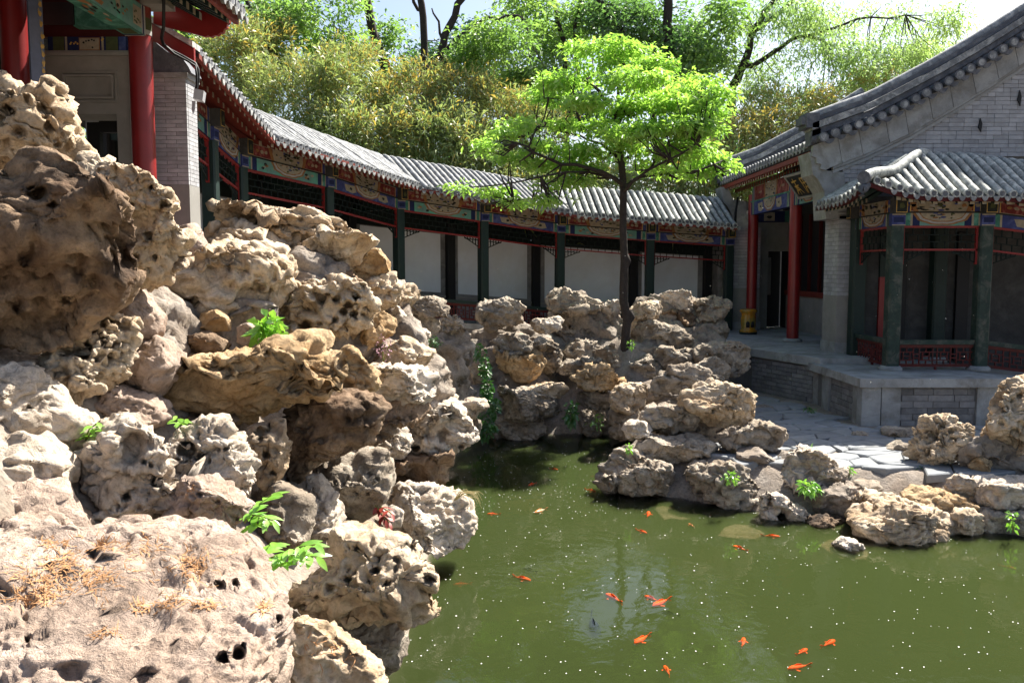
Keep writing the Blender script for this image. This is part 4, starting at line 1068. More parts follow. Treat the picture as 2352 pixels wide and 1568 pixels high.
def build_gallery():
    P = [(-4.32, 10.38), (-4.35, 12.46), (-4.35, 13.8), (-3.44, 16.03), (-2.44, 18.5), (-.664, 19.73), (1.17, 21.0), (3.42, 21.3), (5.45, 21.57)]
    Z = [4.93, 4.63, 4.41, 4.30, 4.07, 3.88, 3.67, 3.50, 3.38]
    brk = [0, 2, 4, 6, 8]
    Pb = [P[i] for i in brk]; Mb = miters(Pb)
    root = empty('covered_gallery', (0.0, 20.5, 1.2), 'long roofed gallery with white wall panels, green columns and painted beams, bending behind the rockery', 'covered gallery')
    # interpolate so that every column gets its level
    Pm, Zm, Mm = [], [], []
    for i in range(len(P)):
        Pm.append(v2(P[i])); Zm.append(Z[i])
        if i in brk: Mm.append(Mb[brk.index(i)])
        else:
            d = v2(P[i + 1]) - v2(P[i - 1]); d /= np.linalg.norm(d); Mm.append(np.array([d[1], -d[0]]))
    roof_parts(root, Pm, Zm, Mm)
    strip(Pm, [z - COLH for z in Zm], Mm, [(-1.75, -.02), (.22, -.02), (.22, -.14), (-1.75, -.14)], 'stone', name='floor_slab', root=root)
    strip(Pm, [z - COLH for z in Zm], Mm, [(-1.7, -.14), (.16, -.14), (.16, -1.6), (-1.7, -1.6)], 'brick_old', name='base_wall', root=root)
    for bi in range(4):
        i0, i1 = brk[bi], brk[bi + 1]
        ns = v2(P[i1]) - v2(P[i0]); ns /= np.linalg.norm(ns); n = (ns[1], -ns[0])
        def tanhalf(k):
            if k in (0, 8): return None
            j = brk.index(k); a = v2(Pb[j]) - v2(Pb[j - 1]); b = v2(Pb[j + 1]) - v2(Pb[j])
            an = math.atan2(a[0] * b[1] - a[1] * b[0], a @ b)
            return math.tan(abs(an) / 2)
        # tan measured from the centre line; the front column line meets the mitre .75 farther out
        A, B = v2(P[i0]), v2(P[i1])
        tA, tB = tanhalf(i0), tanhalf(i1)
        cA = A - .75 * Mb[bi]; cB = B - .75 * Mb[bi + 1]
        Ac = cA + .75 * v2(n); Bc = cB + .75 * v2(n)        # stretch between the mitres on the centre line
        LL = np.linalg.norm(B - A)
        for k in range(i0, i1): pass
        if i1 - i0 == 2:
            zs = [(Z[i0], Z[i1])]
        corridor_segment(root, Ac, Bc, Z[i0], Z[i1], n, cutA=tA, cutB=tB, tmat='tile_lichen' if bi == 3 else 'tile_grey')
    rs = random.Random(2)
    for i in range(8):
        d = v2(P[i + 1]) - v2(P[i]); d /= np.linalg.norm(d); n = np.array([d[1], -d[0]])
        bay(root, P[i], P[i + 1], Z[i], Z[i + 1], n, (i + 1) % 2, i + 20)
    for i in range(9):
        m = Mm[i] / np.linalg.norm(Mm[i])
        column(root, P[i], Z[i], 'green_dark', .19, math.atan2(m[1], m[0]), n=m)
        bk = v2(P[i]) - Mm[i] * 1.5
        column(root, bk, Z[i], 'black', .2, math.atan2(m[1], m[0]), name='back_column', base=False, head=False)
        MB().bar((P[i][0], P[i][1], Z[i] + .1), (bk[0], bk[1], Z[i] + .1), .12, .2).build('cross_beam', 'green_dark', root)
    for i in range(1, 8):
        a = v2(P[i]) - Mm[i] * 1.5; b = v2(P[i + 1]) - Mm[i + 1] * 1.5
        d = b - a; L = np.linalg.norm(d); d /= L; n = np.array([d[1], -d[0]])
        zA, zB = Z[i] - COLH, Z[i + 1] - COLH
        def q(s, u, h):
            f = s / L; p = a + d * s + n * u
            return Vector((p[0], p[1], zA + (zB - zA) * f + h))
        wall = MB().obox(q(0, -.26, -.1), q(L, -.26, -.1) - q(0, -.26, -.1), V3((n[0], n[1], 0)) * .22, (0, 0, COLH + .55)).build('back_wall', 'brick_old', root)
        MB().obox(q(.25, -.04, .66), q(L - .25, -.04, .66) - q(.25, -.04, .66), V3((n[0], n[1], 0)) * .012, (0, 0, 1.42)).build('plaster_panel', 'plaster', wall)
        MB().obox(q(0, -.035, 2.10), q(L, -.035, 2.10) - q(0, -.035, 2.10), V3((n[0], n[1], 0)) * .05, (0, 0, .68)).build('upper_shade_strip', 'lattice', wall)  # added near-black sheet over the brick, shade behind the lattice put into colour
        MB().obox(q(0, -.04, .55), q(L, -.04, .55) - q(0, -.04, .55), V3((n[0], n[1], 0)) * .03, (0, 0, .05)).build('wall_ledge', 'wall_grey', wall)
    MB().box(5.40, 5.62, 22.45, 23.6, .8, 4.3).build('end_wall', 'brick_old', root)
    # end gable board of the roof near the brick pier
    p, z, m = Pm[0], Zm[0], Mm[0]
    t = np.array([-m[1], m[0]])
    pr = [(u, rz(u) + .03) for u in lin(-RU, RU, 15)] + [(u, rz(u) - .26) for u in reversed(lin(-RU, RU, 15))]
    c = p - m * .75
    MB().prism([(c[0] + m[0] * u - t[0] * .16, c[1] + m[1] * u - t[1] * .16, z + h) for u, h in pr], (t[0] * .05, t[1] * .05, 0)).build('barge_board', 'red_lacquer', root)
    pr = [(u, rz(u) + .09) for u in lin(-RU, RU, 15)] + [(u, rz(u) + .02) for u in reversed(lin(-RU, RU, 15))]
    MB().prism([(c[0] + m[0] * u - t[0] * .2, c[1] + m[1] * u - t[1] * .2, z + h) for u, h in pr], (t[0] * .3, t[1] * .3, 0)).build('verge_tiles', 'tile_lichen', root)
build_gallery()

# ---------------------------------------------------------------- the low pavilion corridor on the right
def build_pavilion():
    fz = 1.15
    Q0, Q1, Q2, Q3 = (6.2, 15.35), (6.2, 13.9), (7.64, 13.9), (9.9, 13.85)
    lz = fz + COLH; z3 = lz - .28
    root = empty('pavilion_corridor', (7.0, 14.4, fz), 'low pavilion with rounded tile roof, worn green columns and red lattice railing by the gable', 'pavilion')
    # floor and base
    MB().box(5.24, 7.45, 12.74, 15.5, fz - .13, fz).build('floor_slab', 'stone', root)
    MB().prism([(7.452, 12.76, fz - .16), (10.6, 13.1, fz - .45), (10.6, 15.5, fz - .45), (7.452, 15.5, fz - .16)], (0, 0, .15)).build('floor_slab', 'stone', root)
    base = MB().box(5.36, 7.35, 12.86, 15.5, .1, fz - .13).build('base_wall', 'joint', root)
    MB().prism([(7.352, 12.86, .1), (10.6, 13.2, .1), (10.6, 15.5, .1), (7.352, 15.5, .1)], (0, 0, fz - .4)).build('base_wall', 'stone', root)
    for x in (5.30, 5.60):
        MB().box(x, x + .285, 12.80, 12.99, .42, fz - .135).build('corner_stone', 'stone', root)
    MB().box(5.30, 5.5, 13.0, 13.16, .42, fz - .135).build('corner_stone', 'stone', root)
    MB().box(5.31, 5.5, 14.2, 14.5, .42, fz - .135).build('corner_stone', 'stone', root)
    MB().box(7.05, 7.36, 12.81, 12.95, .42, fz - .135).build('corner_stone', 'stone', root)
    rs = random.Random(4)
    zc = .40; r = 0
    while zc < fz - .16:
        h = .098
        x = 5.92 - (r % 2) * .12
        while x < 7.04:
            w = rs.choice((.22, .30, .40))
            x1 = min(x + w, 7.045); x0 = max(x, 5.90)
            if x1 - x0 > .04:
                y = rs.uniform(-.008, .008)
                put('brick', MB().box(x0 + .005, x1 - .005, 12.845 + y, 12.95, zc + .004, zc + h - .004).mesh('brick', 'brick_old'), base)
            x += w
        yb = 13.17 + (r % 2) * .1
        while yb < 14.19:
            w = rs.choice((.22, .28))
            y1 = min(yb + w, 14.195)
            put('brick', MB().box(5.345 + rs.uniform(-.006, .006), 5.45, yb + .005, y1 - .005, zc + .004, zc + h - .004).mesh('brick', 'brick_old'), base)
            yb += w
        zc += h; r += 1
    # columns, bays
    for p, z, n in ((Q1, lz, (0, -1)), (Q2, lz, (0, -1)), (Q3, z3, (0, -1))):
        column(root, p, z, 'green_worn', .195, 0, n=n)
    column(root, Q0, lz, 'green_dark', .22, 0, n=(-1, 0))
    for p, z in (((7.64, 15.35), lz), ((9.9, 15.35), z3)): column(root, p, z, 'green_dark', .22, 0, name='back_column', head=False)
    bay(root, Q1, Q2, lz, lz, (0, -1), 1, 51, worn=True, trim=.11)
    bay(root, Q2, Q3, lz, z3, (0, -1), 0, 52, worn=True, trim=.11)
    bay(root, Q0, Q1, lz, lz, (-1, 0), 0, 53, worn=True, trim=.11)
    # wall behind with red door panel
    w = MB().box(6.35, 11, 15.46, 15.56, fz - .4, lz + .6).build('back_wall', 'wall_dark', root)  # near-black wall colour, the shade under the deep eaves painted in
    MB().box(6.62, 6.86, 15.40, 15.455, fz, fz + 1.5).build('door_panel', 'red_lacquer', root)
    MB().box(6.62, 6.86, 15.40, 15.455, fz + 1.52, fz + 2.3).build('door_lattice', 'green_dark', root)
    MB().box(7.0, 7.10, 15.38, 15.455, fz, fz + 2.3).build('door_post', 'black', root)
    MB().box(8.0, 8.22, 15.38, 15.455, fz, fz + 2.3).build('door_post', 'black', root)
    # roof: axis along +X at y=14.6, hip at the left
    yc, xr = 14.62, 6.95
    fl = lambda s: .24 * max(0, 1 - s / 1.15) ** 2         # the corner lifts
    us = lin(0, RU, 12)
    def zr(x): return lz if x < 7.64 else lz + (z3 - lz) * (x - 7.64) / 2.26
    full = tile_roll('tile_row', lin(-.30, RU, 20), 'tile_lichen')
    dr = drip_mesh('tile_grey')
    # front side rows
    def row(xx, n, org, umin, ext, side):
        def dz(u): return fl(ext) * sstep(.6, RU, np.array(u)).item()
        return tile_roll('tile_row', lin(umin, RU, 14), 'tile_lichen', dz=dz)
    x = 5.45 + .16
    while x < 10.4:
        M = frame((x, yc, zr(x)), (0, -1, 0), (1, 0, 0), (0, 0, 1))
        if x >= xr + .05:
            put('tile_row', full, root, M)
            e = 1.3
        else:
            e = x - 5.45 - .05
            put('tile_row', row(x, None, None, max(.0, xr - x + .04) if xr - x < RU - .05 else RU - .12, e, 0), root, M)
        e2 = fl(max(0, x - 5.45))
        if x > 5.7: put('drip_tile', dr, root, frame((x + .0875, yc, zr(x) + fl(x + .09 - 5.45)), (0, -1, 0), (1, 0, 0), (0, 0, 1)))
        x += .175
    y = yc - RU + .16
    while y < yc + .8:
        um = max(.0, abs(yc - y) + .04)
        e = y - (yc - RU) - .05
        M = frame((xr - (RU - 1.5) * 0 - 0.0, y, lz), (-1, 0, 0), (0, -1, 0), (0, 0, 1))
        # hip end: run of 1.5 instead of 1.35
        M = frame((xr - .15, y, lz), (-1, 0, 0), (0, -1, 0), (0, 0, 1))
        put('tile_row', row(y, None, None, min(um, RU - .12), e, 1), root, M)
        if y > yc - RU + .3: put('drip_tile', dr, root, frame((xr - .15, y + .0875, lz + fl(e + .1)), (-1, 0, 0), (0, -1, 0), (0, 0, 1)))
        y += .175
    # decks
    mb = MB(); mb2 = MB()
    N = 13
    def fpt(x, u): return (x, yc - u, zr(x) + rz(u) + fl(max(0, x - 5.45)) * float(sstep(.6, RU, np.array(u))))
    def lpt(y, u): return (xr - .15 - u, y, lz + rz(u) + fl(max(0, y - (yc - RU))) * float(sstep(.6, RU, np.array(u))))
    xs = lin(xr, 10.6, 10); usl = lin(0, RU, N)
    for sgn in (1, -1):
        ul2 = usl if sgn == 1 else lin(0, .92, N)
        vs = [(x, yc - sgn * u, zr(x) + rz(u)) for x in xs for u in ul2]
        mb.add(vs, [(i * N + j, i * N + j + 1, (i + 1) * N + j + 1, (i + 1) * N + j) for i in range(9) for j in range(N - 1)], 0, True)
    # triangular parts next to the hip
    for pt, lim in ((fpt, 0), (lpt, 1)):
        vs = []; fs = []
        for j, u in enumerate(usl):
            for i in range(9):
                if lim == 0: vs.append(pt(xr - u * 1.5 / RU * (1 - i / 8), u))
                else: vs.append(pt(yc - u * (1 - i / 8) + (.9 if i == 8 else 0) * 0 + (i / 8) * .9 * 0, u))
        for j in range(N - 1):
            for i in range(8): fs.append((j * 9 + i, j * 9 + i + 1, (j + 1) * 9 + i + 1, (j + 1) * 9 + i))
        mb.add(vs, fs, 0, True)
    vs = [lpt(yc + .9 * k / 3, u) for k in range(4) for u in usl]
    mb.add(vs, [(i * N + j, i * N + j + 1, (i + 1) * N + j + 1, (i + 1) * N + j) for i in range(3) for j in range(N - 1)], 0, True)
    mb.build('roof_deck', 'tile_pan', root)
    # hip ridge
    hp = [(xr - u * 1.5 / RU, yc - u, lz + rz(u) + .07 + .24 * float(sstep(.6, RU, np.array(u)))) for u in lin(-.12, RU + .02, 16)]
    MB().tube(hp, .085, 10).build('hip_ridge', 'tile_lichen', root)
    e = hp[-1]
    MB().tube([(e[0] - .02, e[1] - .02, e[2] - .02), (e[0] - .06, e[1] - .06, e[2] - .02)], .10, 12).build('ridge_end', 'tile_dark', root)
    MB().tube([(e[0] + .06, e[1] + .06, e[2] - .12), (e[0] - .08, e[1] - .08, e[2] - .20), (e[0] - .10, e[1] - .10, e[2] - .30)], [.05, .08, .05], 8).build('corner_beast', 'tile_dark', root)
    # eave boards following the lift
    def eave(ptf, vals, nx, ny):
        mb = MB()
        for a, b in zip(vals[:-1], vals[1:]):
            p, q = Vector(ptf(a, RU)), Vector(ptf(b, RU))
            mb.obox(p - Vector((0, 0, .075)), q - p, Vector((nx, ny, 0)) * .05, (0, 0, .065))
        mb.build('eave_board', 'dark_red', root)
    eave(fpt, lin(5.46, 10.5, 24), 0, 1); eave(lpt, lin(yc - RU + .01, yc + .85, 12), 1, 0)
    mbx = MB()
    mbx.add([fpt(x, u)[:2] + (fpt(x, u)[2] - .07,) for x in lin(xr, 10.5, 8) for u in lin(.2, RU - .05, 6)], [(i * 6 + j, i * 6 + j + 1, (i + 1) * 6 + j + 1, (i + 1) * 6 + j) for i in range(7) for j in range(5)])
    mbx.build('roof_boarding', 'dark_red', root)
    # rafters
    def raf(u0, u1, dz, w, nm):
        mb = MB(); p, q = Vector((u0, 0, rz(u0) - dz)), Vector((u1, 0, rz(u1) - dz)); mb.bar(p, q, w, w)
        e = q + (q - p).normalized() * .003
        mb.add([e + Vector((0, a * w / 2, b * w / 2)) for a, b in ((-1, -1), (1, -1), (1, 1), (-1, 1))], [(0, 1, 2, 3)], 1)
        return mb.mesh(nm, ['green_dark', 'p_cream'])
    f1, f2 = raf(.6, RU - .07, .115, .07, 'flying_rafter'), raf(.4, RU - .3, .21, .07, 'rafter')
    x = 5.6
    while x < 10.3:
        z = zr(x) + fl(max(0, x - 5.45)) * .9
        M = frame((x, yc, z), (0, -1, 0), (1, 0, 0), (0, 0, 1))
        uh = (xr - x) * RU / 1.5 + .12
        if uh < RU - .2: put('flying_rafter', f1 if uh < .6 else raf(uh, RU - .07, .115, .07, 'flying_rafter'), root, M)
        if x > 6.1: put('rafter', f2, root, M)
        x += .19
    y = yc - RU + .2
    while y < yc + .7:
        M = frame((xr - .15, y, lz + fl(y - yc + RU) * .9), (-1, 0, 0), (0, -1, 0), (0, 0, 1))
        uh = (yc - y) + .12
        if uh < RU - .2: put('flying_rafter', f1 if uh < .6 else raf(uh, RU - .07, .115, .07, 'flying_rafter'), root, M)
        if y > yc - .7: put('rafter', f2, root, M)
        y += .17
build_pavilion()
# ---------------------------------------------------------------- brick hall on the right
def interp_ext(xs, zs):
    xs = list(xs); zs = list(zs)
    s1 = (zs[-1] - zs[-2]) / (xs[-1] - xs[-2])
    xs.append(xs[-1] + 1.2); zs.append(zs[-1] + 1.2 * s1 * 1.06)
    s0 = (zs[1] - zs[0]) / (xs[1] - xs[0])
    xs.insert(0, xs[0] - 1); zs.insert(0, zs[0] - s0)
    return lambda x: float(np.interp(x, xs, zs))
def build_brick_hall():
    G = 15.62
    def q(px, py, d=G): return at(px, py, d)
    up = np.array([q(*p) for p in ((1861, 337), (2001, 287), (2135, 217), (2235, 160), (2352, 87))])
    lo = np.array([q(*p) for p in ((1893, 390), (1985, 355), (2085, 308), (2185, 249), (2268, 198), (2352, 143))])
    zu, zl = interp_ext(up[:, 0], up[:, 2]), interp_ext(lo[:, 0], lo[:, 2])
    XE, XR, YF = 5.42, 10.4, 22.75
    fz = 1.25
    root = empty('brick_hall', (7.5, 19.0, fz), 'grey brick hall with sweeping gable roof and red porch columns on the right', 'hall')
    # platform
    poly = [(5.34, 14.72), (4.65, 16.6), (4.35, 19.5), (4.4, 23.2), (10.5, 23.2), (10.5, 15.52), (6.3, 15.52), (6.3, 14.72)]
    MB().prism([(x, y, fz - .15) for x, y in poly], (0, 0, .15)).build('porch_floor', 'stone', root)
    inn = [(5.42, 14.82), (4.74, 16.65), (4.45, 19.5), (4.5, 23.1), (10.4, 23.1), (10.4, 15.58), (6.2, 15.58), (6.2, 14.82)]
    base = MB().prism([(x, y, -.1) for x, y in inn], (0, 0, fz - .06)).build('platform_wall', 'joint', root)
    rs = random.Random(9)
    a, b = v2((5.40, 14.80)), v2((4.72, 16.64)); d = b - a; L = np.linalg.norm(d); d /= L; n = np.array([-d[1], d[0]])
    MB().obox((a[0] + n[0] * .0, a[1] + n[1] * .0, .3), V3((d[0], d[1], 0)) * .17, V3((n[0], n[1], 0)) * .03, (0, 0, fz - .15 - .302)).build('corner_stone', 'stone', base)
    z = .36; r = 0
    while z < fz - .2:
        s = .19 - (r % 2) * .0
        first = True
        while s < L - .02:
            w = .29 if not (first and r % 2) else .15
            first = False
            e = min(s + w, L)
            o = rs.uniform(.012, .024)
            put('brick', MB().obox((a[0] + d[0] * (s + .004), a[1] + d[1] * (s + .004), z + .004), V3((d[0], d[1], 0)) * (e - s - .008), V3((n[0], n[1], 0)) * o, (0, 0, .07)).mesh('brick', 'brick_old'), base)
            s = e
        z += .078; r += 1
    # gable wall with its bricks
    xs = lin(5.97, XR + .3, 22)
    wall = MB().prism([(x, G + .04, zl(x) - .02) for x in xs] + [(XR + .3, G + .04, fz), (5.97, G + .04, fz)], (0, .3, 0)).build('gable_wall', 'joint', root)
    zc = 3.98; r = 0; n_b = 0
    while zc < 7.4:
        x = 5.97 + (r % 2) * -.135
        while x < 9.45:
            x1 = x + (.27 if (r * 7 + int(x * 10)) % 5 else .135)
            xa, xb = max(x, 5.972), x1
            if xb - xa > .03 and zc < zl(xb) - .0 and n_b < 298 and zc > min(4.80, 4.80 - (7.1 - x) * .45):
                put('brick', MB().box(xa + .003, xb - .003, G + rs.uniform(-.004, .004), G + .06, zc + .003, zc + .0727).mesh('brick', 'brick'), wall)
                n_b += 1
            x = x1
        zc += .0757; r += 1
    # sloping stone slabs below the verge, two mouldings
    cuts = [q(x, 300)[0] for x in (1866, 1921, 1968, 2028, 2071, 2125, 2171, 2221, 2271, 2315, 2365, 2420)]
    for i, (x0, x1) in enumerate(zip(cuts[:-1], cuts[1:])):
        xx = lin(x0 + .004, x1 - .004, 5); sk = .10
        top = [(x, zu(x)) for x in xx]; bot = [(x + sk, zl(x + sk)) for x in reversed(xx)]
        if i == 0:
            bot = [(x + sk, zl(x + sk)) for x in reversed(xx[2:])]
            p0 = [q(*p) for p in ((1893, 392), (1880, 388), (1883, 378), (1872, 376), (1872, 364), (1862, 360))]
            bot += [(p[0], p[2]) for p in p0]
        put('gable_slab', MB().prism([(x, G - .075, z) for x, z in top + bot], (0, .11, 0)).mesh('gable_slab', 'stone'), root)
    for k, (h0, h1, y) in enumerate(((-.003, -.055, -.06), (-.062, -.125, -.035))):
        xx = lin(5.78, XR, 24)
        MB().prism([(x, G + y, zl(x) + h0) for x in xx] + [(x, G + y, zl(x) + h1) for x in reversed(xx)], (0, .1, 0)).build('moulding', 'stone', root)
    # iron wall anchors
    for px, py, h in ((2250, 288, .24), (2340, 226, .28)):
        c = q(px, py); m = MB()
        m.prism([(c[0], G - .03, c[2] + h / 2), (c[0] + .035, G - .03, c[2] + .02), (c[0] + .02, G - .03, c[2] - h / 2), (c[0] - .035, G - .03, c[2] - .03)], (0, .028, 0)).build('wall_anchor', 'black', root)
    # verge: round tile ends, drip plates, ridge bands, at the near and the far gable
    sl = lambda x: (zu(x + .02) - zu(x - .02)) / .04
    cap = MB().tube([(0, -.30, 0), (0, .22, 0)], .072, 12).tube([(0, -.33, 0), (0, -.30, 0)], .083, 14)
    cap.add([(.058 * math.cos(2 * math.pi * k / 12), -.333, .058 * math.sin(2 * math.pi * k / 12)) for k in range(12)], [tuple(range(12))], 1)
    capm = cap.mesh('verge_tile', ['tile_dark', 'tile_grey'])
    dp = MB().prism([(-.10 + .2 * i / 8, -.30, -.09 * math.sin(math.pi * i / 8) ** .7) for i in range(9)], (0, .02, 0)).mesh('drip_tile', ['tile_dark'])
    x = XE + .02; i = 0
    while x < 9.8:
        put('verge_tile', capm, root, T(x + .07, G + .02, zu(x) + .105) @ Matrix.Rotation(-math.atan(sl(x)) * 0, 4, 'Y'))
        x2 = x + .1075 / math.sqrt(1 + sl(x) ** 2)
        put('drip_tile', dp, root, T(x2 + .075, G + .03, zu(x2) + .045))
        x += .215 / math.sqrt(1 + sl(x) ** 2); i += 1
    for Y0, Y1, nm in ((G - .12, G + .28, 'verge_ridge'), (YF - .3, YF + .1, 'verge_ridge')):
        xx = lin(XE - .06, XR if Y0 < 20 else 9.1, 26)
        mb = MB()
        for h0, h1, y0, y1, m in ((.02, .16, .06, -.06, 0), (.165, .27, 0.02, -.02, 0), (.28, .40, -.02, .02, 1), (.41, .50, .05, -.05, 0)):
            mb.prism([(x, Y0 + y0, zu(x) + h1) for x in xx] + [(x, Y0 + y0, zu(x) + h0) for x in reversed(xx)], (0, Y1 - Y0 + y1 - y0, 0), m)
        mb.build(nm, ['tile_dark', 'tile_grey'], root)
        MB().tube([(x, (Y0 + Y1) / 2, zu(x) + .53) for x in xx], .085, 10).build('ridge_cap', 'tile_grey', root)
        MB().box(XE - .17, XE + .06, Y0 - .02, Y1 + .02, zu(XE) + .30, zu(XE) + .56).box(XE - .24, XE - .17, Y0 + .03, Y1 - .03, zu(XE) + .36, zu(XE) + .50).box(XE - .05, XE + .1, Y0 + .02, Y1 - .02, zu(XE) + .05, zu(XE) + .30).build('ridge_end', 'tile_dark', root)
    # roof slope
    zf = lambda u: zu(XR - u) + .02
    U = XR - XE
    rm = tile_roll('tile_row', lin(0.0, U, 24), 'tile_grey', rad=.065, zf=zf)
    dm = drip_mesh('tile_grey', u0=U, zf=zf)
    y = G + .32
    while y < YF - .3:
        put('tile_row', rm, root, frame((XR, y, 0), (-1, 0, 0), (0, -1, 0), (0, 0, 1)))
        put('drip_tile', dm, root, frame((XR, y + .105, 0), (-1, 0, 0), (0, -1, 0), (0, 0, 1)))
        y += .21
    xx = lin(XE + .01, XR, 20)
    MB().prism([(x, G + .02, zu(x) + .03) for x in xx] + [(XR + 3.5, G + .02, zu(XR) - 1.2), (XR + 3.5, G + .02, zu(XR) - 1.4)] + [(x, G + .02, zu(x) - .06) for x in reversed(xx)], (0, YF - G, 0)).build('roof_slope', 'tile_pan', root)
    ze = zu(XE)
    MB().box(XE + .02, XE + .08, G + .1, YF - .1, ze - .16, ze - .07).build('eave_board', 'red_dull', root)
    def raf(x0, x1, dz, w):
        mb = MB(); p, e = Vector((x0, 0, zu(x0) - dz)), Vector((x1, 0, zu(x1) - dz)); mb.bar(p, e, w, w)
        f = e + (e - p).normalized() * .004
        mb.add([f + Vector((0, a * w / 2, b * w / 2)) for a, b in ((-1, -1), (1, -1), (1, 1), (-1, 1))], [(0, 1, 2, 3)], 1)
        return mb
    f1 = raf(6.2, XE + .09, .21, .075).mesh('flying_rafter', ['red_dull', 'p_cream']); f2 = raf(6.6, XE + .36, .34, .085).mesh('rafter', ['red_dull', 'p_olive'])
    y = G + .28
    while y < YF - .2:
        put('flying_rafter', f1, root, T(0, y, 0)); put('rafter', f2, root, T(0, y, 0)); y += .19
    MB().prism([(XE + .06, G + .2, ze - .1), (7.4, G + .2, zu(7.4) - .1), (7.4, G + .2, zu(7.4) - .16), (XE + .06, G + .2, ze - .16)], (0, YF - G - .4, 0)).build('roof_boarding', 'dark_red', root)
    # corbel and brick pier ends
    for yy, nm in ((G - .02, 0), (YF - .62, 1)):
        pp = [(1896, 503), (1893, 440), (1878, 412), (1866, 401), (1863, 375), (1858, 350), (1882, 352), (1897, 392), (1938, 396), (1942, 440), (1962, 440), (1962, 503)]
        MB().prism([(q(*p)[0], yy, q(*p)[2]) for p in pp], (0, .62, 0)).build('pier_corbel', 'stone', root)
    x0, x1 = 5.93, 6.30
    zt = 3.77
    for y0, y1, detail in ((15.60, 16.28, True), (21.75, 22.6, False)):
        ps = x0 - (.42 if not detail else 0)
        pier = MB().box(ps + .006, x1 - .006, y0 + .006, y1 - .006, fz, zt + .02).build('pier', 'joint', root)
        MB().box(ps - .02, x1 + .03, y0 - .03, y1 + .02, fz - .001, fz + .2).build('pier_base', 'stone', pier)
        MB().box(ps - .001, x1 + .001, y0 - .002, y1, fz + .2, fz + 1.05).build('pier_slab', 'wall_grey', pier)
        z = fz + 1.053; r = 0
        while z < zt:
            for k, (xa, xb) in enumerate(((ps, ps + .24), (ps + .24, x1)) if r % 2 else ((ps, ps + .13), (ps + .13, x1))):
                put('brick', MB().box(xa + .003, xb - .003, y0, y0 + .05, z + .003, z + .073).mesh('brick', 'brick'), pier)
            for k in range(3 if detail else 2):
                ya = y0 + k * .23 + (.003 if k else .052) + (.0 if r % 2 else .06 * (k > 0)); yb = min(y0 + (k + 1) * .23 + (0 if r % 2 else .06), y1)
                put('brick', MB().box(ps, ps + .05, ya, yb - .003, z + .003, z + .073).mesh('brick', 'brick'), pier)
            z += .0765; r += 1
        MB().box(ps - .03, x1 + .03, y0 - .02, y1 + .02, zt, zt + .05).build('pier_cap', 'stone', pier)
    # porch
    for Y in (18.2, 21.4):
        c = MB().tube([(6.0, Y, fz), (6.0, Y, 4.62)], .125, 20).build('column', 'red_lacquer', root)
        MB().lathe([(0, 0), (.2, 0), (.2, .04), (.15, .07), (0, .07)], 18, 0, (6.0, Y, fz)).build('column_base', 'stone', c)
    for Y0, Y1, sc in ((16.3, 18.1, 0), (18.3, 21.3, 1)):
        m = MB().box(5.92, 6.08, Y0, Y1, 4.12, 4.42).build('lintel', 'p_navy', root)
        rs2 = random.Random(int(Y0))
        painting(m, (5.92, Y1, 4.12), (0, -1, 0), (0, 0, 1), (-1, 0, 0), Y1 - Y0, lintel_polys(Y1 - Y0, .3, 1 - sc, rs2))
        m = MB().box(5.94, 6.06, Y0, Y1, 4.45, 4.8).build('beam_board', 'p_navy', root)
        painting(m, (5.94, Y1, 4.45), (0, -1, 0), (0, 0, 1), (-1, 0, 0), Y1 - Y0, board_polys(Y1 - Y0, .35, rs2))
        MB().box(5.9, 6.1, Y0, Y1, 4.42, 4.45).build('beam_rail', 'p_green', root)
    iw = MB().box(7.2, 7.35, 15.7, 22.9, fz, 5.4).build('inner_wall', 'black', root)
    MB().box(7.15, 7.199, 15.8, 22.3, fz, 2.12).build('sill_wall', 'wall_grey', iw)
    MB().box(7.10, 7.199, 15.8, 22.3, 2.125, 2.25).build('sill', 'red_dull', iw)
    for y in (16.4, 17.1, 17.8, 18.5, 19.2, 19.9, 20.6, 21.3):
        MB().box(7.13, 7.199, y, y + .07, 2.26, 4.1).build('window_post', 'dark_red', iw)
    ew = MB().box(6.12, 6.68, 22.35, 22.6, fz, 4.3).box(6.68, 7.2, 22.35, 22.6, 3.25, 4.3).build('porch_end_wall', 'wall_grey', root)
    MB().box(6.62, 7.18, 22.32, 22.349, 3.45, 3.48).box(6.62, 7.18, 22.32, 22.349, 3.88, 3.91).box(6.62, 6.65, 22.32, 22.349, 3.48, 3.88).box(7.15, 7.18, 22.32, 22.349, 3.48, 3.88).build('relief_panel', 'wall_grey', ew)
    MB().box(6.68, 7.2, 23.0, 23.1, fz, 3.3).build('doorway_back', 'black', ew)
    MB().box(6.70, 6.93, 22.9, 22.99, 2.1, 3.1).build('pale_panel', 'wall_grey', ew)
    MB().box(6.0, 7.4, 23.2, 23.3, fz, 4.6).build('rear_wall', 'brick_old', ew)
    m = MB().box(6.12, 7.2, 22.28, 22.345, 4.0, 4.28).build('painted_panel', 'p_navy', ew)
    painting(m, (6.12, 22.28, 4.0), (1, 0, 0), (0, 0, 1), (0, -1, 0), 1.08, [('p_green', 1, rect(.02, .14, 0, .28)), ('p_cream', 1, rect(.14, .18, 0, .28)), ('p_cream', 1, rect(.4, .68, .03, .25)), ('p_ink', 2, blob(.54, .13, .08, .05, rs)), ('p_green', 1, rect(.94, 1.06, 0, .28))])
    MB().tube([(5.72, 21.85, 4.6), (5.66, 21.8, 4.2), (5.66, 21.8, 2.6)], .03, 8).build('drain_pipe', 'black', root)
build_brick_hall()

